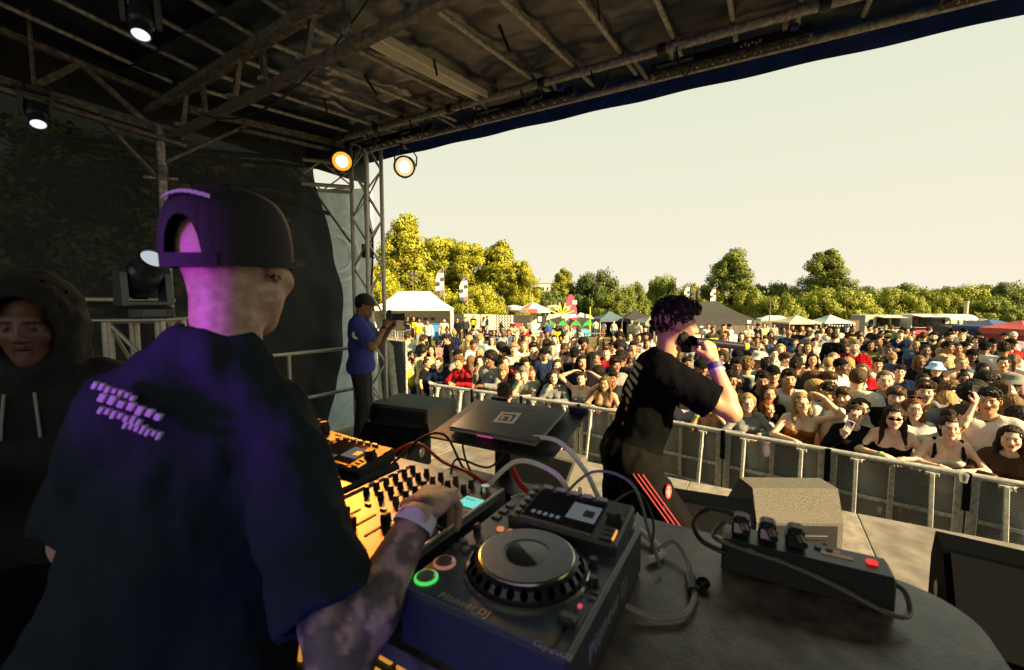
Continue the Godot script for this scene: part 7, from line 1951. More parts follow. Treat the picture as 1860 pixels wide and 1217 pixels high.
func skull_cap(f: Field, grow: float, nape := 0.0, line := 0.0) -> void:
	f.egg(Vector3(0, 0.03, -0.014), Vector3(0.077, 0.094, 0.098) + Vector3.ONE * grow, 0.02)
	f.clip(Vector3(0, -1, 0.62).normalized(), 0.0 + nape)
	f.egg(Vector3(0, -0.018 + line, 0.1), Vector3(0.066, 0.105, 0.08), 0.01, true)
	for e in [-1.0, 1.0]:
		f.egg(Vector3(0.05 * e, 0.066 + line, 0.088), Vector3(0.026, 0.03, 0.04), 0.012, true)

func hair_mesh(kind: String) -> ArrayMesh:
	if meshes.has("hair" + kind):
		return meshes["hair" + kind]
	var f := Field.new(Vector3(-0.19, -0.46 if kind in ["lo", "br", "po"] else -0.14, -0.24), Vector3(0.19, 0.28, 0.17), 0.008)
	noise.frequency = 1.0
	match kind:
		"bz":
			skull_cap(f, 0.0065)
		"sh":
			skull_cap(f, 0.008)
			f.egg(Vector3(0.008, 0.097, 0.012), Vector3(0.074, 0.05, 0.092), 0.03)
			f.rough(noise, 0.018, Vector3(30, 24, 30), 0.04)
		"fr":  # a fringe combed forward
			skull_cap(f, 0.013)
			f.egg(Vector3(0, 0.085, 0.02), Vector3(0.084, 0.05, 0.095), 0.02)
			f.bone(Vector3(-0.05, 0.062, 0.085), Vector3(0.05, 0.062, 0.085), 0.02, 0.02, 0.02)
			f.rough(noise, 0.008, Vector3(55, 14, 55))
		"cu":
			skull_cap(f, 0.012)
			f.egg(Vector3(0, 0.1, 0.015), Vector3(0.092, 0.062, 0.1), 0.02)
			f.rough(noise, 0.018, Vector3(38, 38, 38), 0.05)
		"af":
			f.egg(Vector3(0, 0.065, -0.025), Vector3(0.13, 0.118, 0.125), 0.02)
			f.clip(Vector3(0, -1, 0.5).normalized(), 0.015)
			f.egg(Vector3(0, -0.05, 0.11), Vector3(0.07, 0.105, 0.085), 0.01, true)
			f.rough(noise, 0.012, Vector3(45, 45, 45), 0.05)
		"lo":
			skull_cap(f, 0.012, 0.0, 0.012)
			for e in [-1.0, 1.0]:
				var q: float = e
				f.bone(Vector3(0.066 * q, 0.06, 0.0), Vector3(0.09 * q, -0.1, -0.01), 0.028, 0.026, 0.03)
				f.bone(Vector3(0.09 * q, -0.1, -0.01), Vector3(0.105 * q, -0.33, 0.04), 0.026, 0.022, 0.03)
			f.bone(Vector3(0, 0.02, -0.07), Vector3(0, -0.34, -0.08), 0.075, 0.06, 0.05)
			f.rough(noise, 0.011, Vector3(50, 6, 50), 0.04)
		"bo":  # a bob to the jaw
			skull_cap(f, 0.014)
			for e in [-1.0, 1.0]:
				var q: float = e
				f.bone(Vector3(0.065 * q, 0.06, 0.01), Vector3(0.095 * q, -0.1, 0.005), 0.035, 0.032, 0.03)
			f.bone(Vector3(0, 0.02, -0.06), Vector3(0, -0.11, -0.07), 0.08, 0.06, 0.05)
			f.rough(noise, 0.011, Vector3(48, 8, 48), 0.04)
		"bu":
			skull_cap(f, 0.01)
			f.egg(Vector3(0, 0.145, -0.05), Vector3(0.052, 0.045, 0.052), 0.015)
			f.rough(noise, 0.007, Vector3(45, 45, 45))
		"po":
			skull_cap(f, 0.01)
			f.bone(Vector3(0, 0.07, -0.11), Vector3(0, 0.0, -0.17), 0.026, 0.034, 0.02)
			f.bone(Vector3(0, 0.0, -0.17), Vector3(0.01, -0.28, -0.12), 0.034, 0.018, 0.02)
			f.rough(noise, 0.007, Vector3(50, 8, 50))
		"br":
			skull_cap(f, 0.012)
			for k in 22:
				var a := -PI * 0.15 + TAU * 0.65 * k / 21.0 + PI * 0.5 + 0.25
				var e := Vector3(cos(a), 0, sin(a) * 1.1)
				var r0 := Vector3(0, 0.05, -0.02) + Vector3(e.x * 0.08, 0.02, -absf(e.z) * 0.09 if sin(a) < 0.4 else e.z * 0.05)
				f.bone(r0, r0 + Vector3(e.x * 0.03, -0.13, 0), 0.014, 0.013, 0.006)
				f.bone(r0 + Vector3(e.x * 0.03, -0.13, 0), r0 + Vector3(e.x * 0.035, -0.27, 0.015), 0.013, 0.009, 0.006)
			f.rough(noise, 0.005, Vector3(50, 50, 50))
		"be":
			f.egg(Vector3(0, 0.05, -0.014), Vector3(0.092, 0.1, 0.11), 0.02)
			f.clip(Vector3(0, -1, 0.45).normalized(), -0.012)
	meshes["hair" + kind] = f.mesh(Geo.new()).mesh()
	return meshes["hair" + kind]

func beard_mesh() -> ArrayMesh:
	if not meshes.has("beard"):
		var f := Field.new(Vector3(-0.1, -0.16, -0.05), Vector3(0.1, 0.03, 0.13), 0.005)
		f.egg(Vector3(0, -0.034, 0.03), Vector3(0.067, 0.09, 0.07), 0.02)
		f.bone(Vector3(-0.045, -0.062, 0.02), Vector3(0, -0.102, 0.068), 0.026, 0.027, 0.03)
		f.bone(Vector3(0.045, -0.062, 0.02), Vector3(0, -0.102, 0.068), 0.026, 0.027, 0.03)
		f.bone(Vector3(-0.022, -0.046, 0.09), Vector3(0.022, -0.046, 0.09), 0.008, 0.008, 0.01)
		f.clip(Vector3(0, 1, 0.55).normalized(), -0.005)
		f.egg(Vector3(0, -0.063, 0.11), Vector3(0.023, 0.011, 0.03), 0.004, true)
		f.rough(noise, 0.004, Vector3(50, 50, 50))
		meshes["beard"] = f.mesh(Geo.new()).mesh()
	return meshes["beard"]

func cap_geo(seg := 20) -> Geo:  # crown and brim in head axes, the brim forward
	var g := Geo.new()
	var prof := []
	for k in 9:
		var a := k / 8.0 * PI * 0.5
		prof.append(Vector2(cos(a) * 1.0, sin(a)))
	g.xf = Transform3D(Basis.from_scale(Vector3(0.092, 0.1, 0.112)), Vector3(0, 0.045, -0.012))
	g.lathe(prof, seg)
	g.lathe([Vector2(0.99, -0.12), Vector2(1.0, 0.0)], seg)
	g.xf = Transform3D.IDENTITY
	g.ball(Vector3(0, 0.146, -0.012), Vector3(0.009, 0.006, 0.009), 8, 4)
	g.sheet(10, 4, func(s: float, t: float):
		var a := lerpf(-1.15, 1.15, s)
		var r := lerpf(0.92, 1.0 + 0.62 * cos(a * 0.95), t)
		return Vector3(sin(a) * 0.088 * lerpf(1.0, 1.02, t), 0.04 - 0.012 * t - 0.014 * (1.0 - cos(a)) * t, -0.012 + cos(a) * 0.112 * r), 0.004)
	return g

func hat_mesh(kind: String) -> ArrayMesh:
	if not meshes.has("hat" + kind):
		if kind == "ca":
			meshes["hatca"] = cap_geo().mesh()
		else:  # a bucket hat
			var g := Geo.new()
			g.xf = Transform3D(Basis.from_scale(Vector3(1, 1, 1.15)), Vector3(0, 0.05, -0.012))
			g.lathe([Vector2(0.15, -0.035), Vector2(0.1, 0.015), Vector2(0.088, 0.075), Vector2(0.06, 0.088), Vector2(0.0, 0.09)], 22)
			g.lathe([Vector2(0.1, 0.013), Vector2(0.148, -0.037)], 22)
			meshes["hatbc"] = g.mesh()
	return meshes["hat" + kind]

func glasses_mesh() -> ArrayMesh:
	if not meshes.has("glasses"):
		var g := Geo.new()
		for e in [-1.0, 1.0]:
			var q: float = e
			g.ball(Vector3(0.032 * q, 0.006, 0.1), Vector3(0.027, 0.016, 0.006), 14, 8, Basis(Vector3.UP, 0.22 * q))
			g.tube(PackedVector3Array([Vector3(0.056 * q, 0.01, 0.094), Vector3(0.078 * q, 0.008, 0.03), Vector3(0.082 * q, 0.004, -0.02)]), 0.003, 6)
		g.rod(Vector3(-0.01, 0.01, 0.106), Vector3(0.01, 0.01, 0.106), 0.003, 6)
		meshes["glasses"] = g.mesh()
	return meshes["glasses"]

func skin(tone: int) -> StandardMaterial3D:
	var c: Color = [Color(0.62, 0.4, 0.28), Color(0.62, 0.4, 0.28), Color(0.44, 0.25, 0.14), Color(0.24, 0.12, 0.065), Color(0.105, 0.052, 0.03)][tone]
	var m := M("skin_%d" % tone, c, 0.5, 0.0)
	m.vertex_color_use_as_albedo = true
	m.subsurf_scatter_enabled = true
	m.subsurf_scatter_strength = 0.12
	return m

const HAIRS := {"k": Color(0.012, 0.01, 0.009), "d": Color(0.035, 0.02, 0.012), "b": Color(0.085, 0.045, 0.022), "l": Color(0.2, 0.115, 0.05), "y": Color(0.46, 0.31, 0.14), "g": Color(0.3, 0.28, 0.26), "r": Color(0.26, 0.09, 0.03)}
const CLOTHS := {
	"white": Color(0.78, 0.75, 0.7), "cream": Color(0.62, 0.55, 0.42), "black": Color(0.012, 0.013, 0.016), "grey": Color(0.3, 0.31, 0.31), "dark": Color(0.05, 0.05, 0.055),
	"navy": Color(0.018, 0.028, 0.075), "red": Color(0.5, 0.02, 0.03), "blue": Color(0.05, 0.12, 0.4), "denim": Color(0.09, 0.15, 0.26), "mint": Color(0.48, 0.62, 0.58),
	"olive": Color(0.3, 0.3, 0.08), "brown": Color(0.1, 0.055, 0.035), "lilac": Color(0.5, 0.42, 0.55), "hivis": Color(0.75, 0.72, 0.03), "orange": Color(0.68, 0.28, 0.03),
	"pink": Color(0.6, 0.3, 0.3), "sky": Color(0.4, 0.55, 0.65), "green": Color(0.05, 0.35, 0.12), "peach": Color(0.62, 0.42, 0.28), "tan": Color(0.3, 0.19, 0.11),
	"check": Color(0.8, 0.8, 0.8), "leopard": Color(0.9, 0.9, 0.9), "dots": Color(0.9, 0.9, 0.9), "floral": Color(0.8, 0.8, 0.8), "plaid": Color(0.9, 0.9, 0.9),
}

func pattern(kind: String) -> Texture2D:
	if texs.has("p_" + kind):
		return texs["p_" + kind]
	var im := Image.create(128, 128, false, Image.FORMAT_RGB8)
	noise.frequency = 1.0
	for y in 128:
		for x in 128:
			var c := Color.WHITE
			match kind:
				"check":  # red and dark checks
					var a := (x / 16) % 2
					var b := (y / 16) % 2
					c = Color(0.8, 0.12, 0.14) if a + b == 0 else Color(0.55, 0.06, 0.1) if a + b == 1 else Color(0.28, 0.05, 0.12)
				"plaid":
					c = Color(0.82, 0.77, 0.62)
					if x % 32 < 5 or y % 32 < 5:
						c = Color(0.4, 0.36, 0.28)
				"leopard":
					var q := noise.get_noise_2d(x * 0.16, y * 0.24)
					c = Color(0.72, 0.45, 0.2)
					if absf(q) < 0.14:
						c = Color(0.1, 0.06, 0.05)
					elif q > 0.3:
						c = Color(0.45, 0.24, 0.1)
				"dots":
					c = Color(0.05, 0.07, 0.2)
					if Vector2(x % 32 - 16, y % 32 - 16).length() < 6.0:
						c = Color(0.85, 0.85, 0.85)
				"floral":
					var q := noise.get_noise_2d(x * 0.12, y * 0.12)
					c = Color(0.72, 0.66, 0.55) if q < 0.1 else Color(0.35, 0.33, 0.28)
				"batik":
					var q := noise.get_noise_2d(x * 0.1, y * 0.1)
					c = Color(0.85, 0.92, 0.95) if q < 0.05 else Color(0.05, 0.55, 0.8)
			im.set_pixel(x, y, c)
	texs["p_" + kind] = ImageTexture.create_from_image(im)
	return texs["p_" + kind]

func cloth(called: String) -> StandardMaterial3D:
	var key := "cloth_" + called
	if mats.has(key):
		return mats[key]
	var m := M(key, CLOTHS[called], 0.95, 0.0, "weave", 9.0, "b_fold", 0.5)
	m.metallic_specular = 0.12
	if called in ["check", "leopard", "dots", "floral", "plaid"]:
		m.albedo_texture = pattern(called)
		m.uv1_scale = Vector3.ONE * (5.0 if called != "leopard" else 4.0)
		m.normal_enabled = false
	return m

func hair_mat(c: String) -> StandardMaterial3D:
	var m := M("hair_" + c, HAIRS[c], 0.7, 0.0, "weave", 14.0, "b_grain", 0.5)
	m.metallic_specular = 0.3
	return m

func phone(at: Vector3, facing: Basis, label: String, case_color: Color) -> void:
	var t := thing("mobile_phone", label, "phone", at, 0.0, "phones held up in the crowd")
	t.basis = facing
	var key := "phone_case_%s" % case_color.to_html(false)
	put(t, "case", Geo.new().box(Vector3.ZERO, Vector3(0.074, 0.15, 0.009), 0.003).mesh(), M(key, case_color, 0.35))
	put(t, "screen", Geo.new().box(Vector3(0, 0, -0.0052), Vector3(0.068, 0.142, 0.001)).mesh(), M("phone_glass", Color(0.01, 0.01, 0.012), 0.1))
	for k in 3:
		put(t, "camera_lens", Geo.new().lathe([Vector2(0.009, 0.0), Vector2(0.009, 0.002), Vector2(0, 0.002)], 10, Vector3(0.018 - 0.018 * (k % 2), 0.055 - 0.018 * (k / 2), 0.0045), Basis(Vector3.RIGHT, PI / 2)).mesh(), M("phone_glass"))

# one line of the crowd: px py pose yaw sex hair colour tone garment colour extras | label
var spots := PackedVector3Array()
var spot_labels := PackedStringArray()

func fill_crowd() -> void:  # half hidden people between the others
	var r := RandomNumberGenerator.new()
	r.seed = 404
	var n := 0
	for k in 4000:
		if n >= 44:
			break
		var px := r.randf_range(790, 1870)
		var py := r.randf_range(598, 672)
		var h := r.randf_range(1.46, 1.6)
		var at := at_height(px, py, h)
		var clear := behind_rail(at) > 1.2 and at.length() < 19.0 and not (px > 1040 and px < 1130 and py < 615)
		for s in spots:
			if Vector2(s.x - at.x, s.z - at.z).length() < 0.5:
				clear = false
				break
		if not clear:
			continue
		n += 1
		var fem := r.randf() < 0.5
		var near := 1e9
		var beside := ""
		for s in spots.size():
			var gap := Vector2(spots[s].x - at.x, spots[s].z - at.z).length()
			if gap < near and not spot_labels[s].begins_with("half"):
				near = gap
				beside = spot_labels[s]
		var tone: String = ["k", "d", "b", "l", "y"][r.randi() % 5]
		var wear: String = ["white", "black", "grey", "navy", "cream", "denim", "pink", "dark"][r.randi() % 8]
		var who := "half hidden %s with %s hair in %s beside the %s" % ["woman" if fem else "man", {"k": "black", "d": "dark", "b": "brown", "l": "light", "y": "blonde"}[tone], wear, " ".join(beside.split(" ").slice(0, 6))]
		crowd_person("%d %d S %d %s %s %s %d %s %s h%.2f | %s" % [px, py, r.randi_range(-50, 60) if r.randf() < 0.7 else 165, "f" if fem else "m",
			["lo", "po", "bu", "lo"][r.randi() % 4] if fem else ["sh", "fr", "cu", "bz"][r.randi() % 4], tone, r.randi_range(1, 4), ["t", "l", "t"][r.randi() % 3],
			wear, h, who])

func crowd_person(line: String) -> void:
	var halves := line.split("|")
	var w := halves[0].strip_edges().split(" ", false)
	var label := halves[1].strip_edges()
	var px := float(w[0])
	var py := float(w[1])
	var front := w[2].ends_with("f")
	var code := w[2].substr(0, 1)
	var yaw := deg_to_rad(float(w[3]))
	var fem := w[4] == "f"
	var hair := w[5]
	var extras: PackedStringArray = w.slice(10)
	var p := pose_of(code)
	var hf := head_frame(p)
	var at: Vector3
	var size := 1.0
	rng.seed = int(px * 977 + py)
	var back := 0.36 if code in ["L", "C", "O", "P", "H"] else 0.38
	if front:
		# at the barrier: along the rail behind which this line of sight passes
		var r := sight(px, py)
		var best := 1e9
		for k in 400:
			var d := 3.4 + k * 0.02
			var q := EYE + r * (d / -r.z)
			var miss := absf(behind_rail(q) - back)
			if miss < best:
				best = miss
				at = q
		size = clampf(at.y / hf.origin.y, 0.9, 1.14)
	else:
		var h := (1.66 if not fem else 1.56) + rng.randf_range(-0.05, 0.05)
		if code in ["G", "T"]:
			h = hf.origin.y
		for x in extras:
			if x.begins_with("h"):
				h = float(x.substr(1))
		at = at_height(px, py, h)
		for k in 4:
			at = at_height(px, py, h + fall(at.x, at.z))
		var back_of := behind_rail(at)
		while back_of > -0.6 and back_of < 0.8 and h > 1.3:
			h -= 0.02
			at = at_height(px, py, h)
			back_of = behind_rail(at)
		size = clampf(h / hf.origin.y, 0.8, 1.15)
	at.y = fall(at.x, at.z)
	spots.append(at)
	spot_labels.append(label)
	var o := thing("person", label, "person", at, 0.0, "people in the festival crowd")
	o.scale = Vector3(size * rng.randf_range(0.96, 1.06), size, size * rng.randf_range(0.96, 1.06))
	o.rotation.y = (STAGE_TURN if front else atan2(-at.x, -at.z) * 0.75) + yaw
	o.rotation.z = rng.randf_range(-0.045, 0.045)
	o.rotation.y += rng.randf_range(-0.12, 0.12)
	# the head stands over the measured spot
	var off := o.transform.basis * Vector3(hf.origin.x, 0, hf.origin.z)
	o.position -= Vector3(off.x, 0, off.z) * (1.0 if not front else 0.0)
	var cell := 0.016
	put(o, "body", body_mesh("c" + code, p, fem, cell), skin(int(w[7])))
	var what: String = {"t": "tee", "l": "long", "h": "long", "n": "tank"}[w[8]]
	put(o, "top", cloth_mesh("c" + code, p, fem, what, cell), cloth(w[9]))
	if w[8] == "h":
		put(o, "hood", hood_mesh(fem), cloth(w[9]), frame_of(p))
	var lower := "S" if code in ["S", "U", "H", "X", "R", "B", "P"] else code
	var legs := "denim"
	var pick := rng.randf()
	if pick < 0.35:
		legs = "black"
	elif pick < 0.5:
		legs = "grey"
	elif pick < 0.6:
		legs = "tan"
	put(o, "trousers", cloth_mesh("c" + lower, p, fem, "legs", 0.02, 0.01), cloth(legs))
	var far := at.length() > 14.0
	if far:
		put(o, "shoes", cloth_mesh("c" + lower, p, fem, "shoes", cell), cloth("white" if rng.randf() < 0.5 else "black"))
	if hair in ["ca", "bc"]:
		put(o, "hair", hair_mesh("bz" if not fem else "lo"), hair_mat(w[6]), hf)
		var hat := put(o, "hat", hat_mesh(hair), cloth("black"), hf)
		for x in extras:
			if x.begins_with("c_"):
				hat.material_override = cloth(x.substr(2))
			elif x == "batik":
				var bm := M("batik", Color(0.9, 0.9, 0.9), 0.9, 0.0, "weave", 8.0)
				bm.albedo_texture = pattern("batik")
				hat.material_override = bm
	elif hair == "be":
		put(o, "beanie", hair_mesh("be"), cloth("black"), hf)
	elif hair != "ba":
		put(o, "hair", hair_mesh(hair), hair_mat(w[6]), hf)
	for x in extras:
		match x:
			"beard": put(o, "beard", beard_mesh(), hair_mat(w[6]), hf)
			"shades": put(o, "sunglasses", glasses_mesh(), M("shades", Color(0.01, 0.01, 0.012), 0.12), hf)
			"shadesup": put(o, "sunglasses", glasses_mesh(), M("shades", Color(0.01, 0.01, 0.012), 0.12), hf * Transform3D(Basis(Vector3.RIGHT, -0.9), Vector3(0, 0.07, 0.0)))
			"pack": put(o, "backpack", pack_mesh(), cloth("black"), frame_of(p))
			"vest": put(o, "vest", cloth_mesh("vest" + code, p, fem, "tank", 0.016, 0.026), cloth("hivis"))
			"band":
				var wr: Vector3 = p.wr_r
				var el: Vector3 = p.el_r
				put(o, "wristband", Geo.new().rod(wr.lerp(el, 0.08), wr.lerp(el, 0.15), 0.033, 12).mesh(), M("band_green", Color(0.1, 0.75, 0.05), 0.5))
			"phone", "phonew":
				var wr: Vector3 = p.wr_r
				var hd: Vector3 = p.hd_r
				var hu: Vector3 = p.hu_r
				var b := look(-hu, hd)
				var local := Transform3D(b, wr + hd.normalized() * 0.12 - hu.normalized() * 0.035)
				var world: Transform3D = o.transform * local
				phone(world.origin, Basis(world.basis.orthonormalized().get_rotation_quaternion()) * Basis(Vector3.UP, PI), "phone held by the " + " ".join(label.split(" ").slice(0, 11)), Color(0.6, 0.58, 0.62) if x == "phonew" else Color(0.02, 0.02, 0.025))

func pack_mesh() -> ArrayMesh:
	if not meshes.has("pack"):
		var f := Field.new(Vector3(-0.2, -0.05, -0.32), Vector3(0.2, 0.58, 0.16), 0.014)
		f.bone(Vector3(-0.08, 0.12, -0.19), Vector3(-0.07, 0.38, -0.17), 0.07, 0.06, 0.04)
		f.bone(Vector3(0.08, 0.12, -0.19), Vector3(0.07, 0.38, -0.17), 0.07, 0.06, 0.04)
		for e in [-1.0, 1.0]:
			var q: float = e
			f.bone(Vector3(0.1 * q, 0.4, -0.14), Vector3(0.11 * q, 0.525, -0.02), 0.018, 0.018, 0.02)
			f.bone(Vector3(0.11 * q, 0.525, -0.02), Vector3(0.12 * q, 0.42, 0.11), 0.018, 0.018, 0.02)
			f.bone(Vector3(0.12 * q, 0.42, 0.11), Vector3(0.15 * q, 0.2, 0.1), 0.018, 0.015, 0.02)
		meshes["pack"] = f.mesh(Geo.new()).mesh()
	return meshes["pack"]
# ---------------------------------------------------------------- naming and placing
func numbered(called: String) -> String:
	var k: int = used_names.get(called, 0)
	used_names[called] = k + 1
	return called if k == 0 else "%s_%03d" % [called, k]

func thing(called: String, label: String, category: String, at := Vector3.ZERO, turn := 0.0, group := "") -> Node3D:
	var o := Node3D.new()
	o.name = numbered(called)
	add_child(o)
	o.position = at
	o.rotation.y = turn
	tag(o, label, category, group)
	return o

func tag(o: Node, label: String, category: String, group := "") -> void:
	o.set_meta("label", label)
	o.set_meta("category", category)
	if group:
		o.set_meta("group", group)

func put(parent: Node, called: String, mesh: Mesh, m: Material, xf := Transform3D.IDENTITY) -> MeshInstance3D:
	var o := MeshInstance3D.new()
	o.mesh = mesh
	o.material_override = m
	o.name = numbered(called) if parent == self else called
	parent.add_child(o, true)
	o.transform = xf
	return o

func structure(called: String, mesh: Mesh, m: Material, xf := Transform3D.IDENTITY) -> MeshInstance3D:
	var o := put(self, called, mesh, m, xf)
	o.set_meta("kind", "structure")
	return o

# stage axes: u along the stage front, v towards the crowd, h above the field
func S(u: float, v: float, h: float) -> Vector3:
	return Vector3(u * CA + v * SA, h, u * SA - v * CA)

func SL(u: float, v: float, h: float) -> Vector3:  # the same point in the axes of a node turned by STAGE_TURN
	return Vector3(u, h, -v)

# the point at height y (or depth d) on the line of sight that measured positions were read from
func sight(px: float, py: float) -> Vector3:
	var yc := (608.5 - py) / FOCAL
	var cp := cos(PITCH)
	var sp := sin(PITCH)
	return Vector3((px - 930.0) / FOCAL, yc * cp - sp, -(cp + yc * sp))

func at_height(px: float, py: float, y: float) -> Vector3:
	var r := sight(px, py)
	return EYE + r * ((y - EYE.y) / r.y)

func at_depth(px: float, py: float, d: float) -> Vector3:
	var r := sight(px, py)
	return EYE + r * (d / -r.z)

# ---------------------------------------------------------------- materials
func lin(r: float, g: float, b: float) -> Color:
	return Color(r, g, b).linear_to_srgb()

func M(key: String, c := Color(0.5, 0.5, 0.5), rough := 0.8, metal := 0.0, grain := "", scale := 1.0, bump := "", bump_k := 1.0) -> StandardMaterial3D:
	if mats.has(key):
		return mats[key]
	var m := StandardMaterial3D.new()
	m.resource_name = key
	m.albedo_color = c.linear_to_srgb()
	m.roughness = rough
	m.metallic = metal
	if grain or bump:
		m.uv1_triplanar = true
		m.uv1_scale = Vector3.ONE * scale
	if grain:
		m.albedo_texture = T(grain)
	if bump:
		m.normal_enabled = true
		m.normal_texture = T(bump)
		m.normal_scale = bump_k
	mats[key] = m
	return m

func glow(key: String, c: Color, energy: float) -> StandardMaterial3D:
	if mats.has(key):
		return mats[key]
	var m := StandardMaterial3D.new()
	m.resource_name = key
	m.albedo_color = Color(0.02, 0.02, 0.02)
	m.emission_enabled = true
	m.emission = c.linear_to_srgb()
	m.emission_energy_multiplier = energy
	mats[key] = m
	return m

func T(key: String) -> Texture2D:
	if texs.has(key):
		return texs[key]
	var n := FastNoiseLite.new()
	n.seed = 7 + key.length() * 13
	var t := NoiseTexture2D.new()
	t.width = 512
	t.height = 512
	t.seamless = true
	t.noise = n
	n.noise_type = FastNoiseLite.TYPE_SIMPLEX_SMOOTH
	n.fractal_type = FastNoiseLite.FRACTAL_FBM
	n.fractal_octaves = 4
	n.frequency = 0.012
	var lo := 0.7
	var hi := 1.0
	match key:
		"mottle": lo = 0.66
		"soft": lo = 0.86
		"speckle":
			n.frequency = 0.25
			n.fractal_octaves = 2
			lo = 0.25
		"weave":
			n.frequency = 0.35
			n.fractal_octaves = 1
			lo = 0.6
		"grime":
			n.frequency = 0.02
			n.fractal_octaves = 6
			lo = 0.42
		"turf":
			n.frequency = 0.05
			n.fractal_octaves = 5
			lo = 0.45
		"b_fold": n.frequency = 0.008
		"b_weave": n.frequency = 0.4
		"b_crumple":
			n.frequency = 0.006
			n.noise_type = FastNoiseLite.TYPE_CELLULAR
			n.fractal_octaves = 3
		"b_grain": n.frequency = 0.15
	if key.begins_with("b_"):
		t.as_normal_map = true
		t.bump_strength = 6.0
	else:
		var g := Gradient.new()
		g.set_color(0, Color(lo, lo, lo))
		g.set_color(1, Color(hi, hi, hi))
		t.color_ramp = g
	texs[key] = t
	return t

func text_mesh(s: String, height: float, thick := 0.001, font_name := "Droid Sans", bold := false) -> TextMesh:
	var t := TextMesh.new()
	var f := SystemFont.new()
	f.font_names = PackedStringArray([font_name])
	if bold:
		f.font_weight = 700
	t.font = f
	t.text = s
	t.font_size = 32
	t.pixel_size = height / 23.0
	t.depth = thick
	t.curve_step = 4.0
	return t

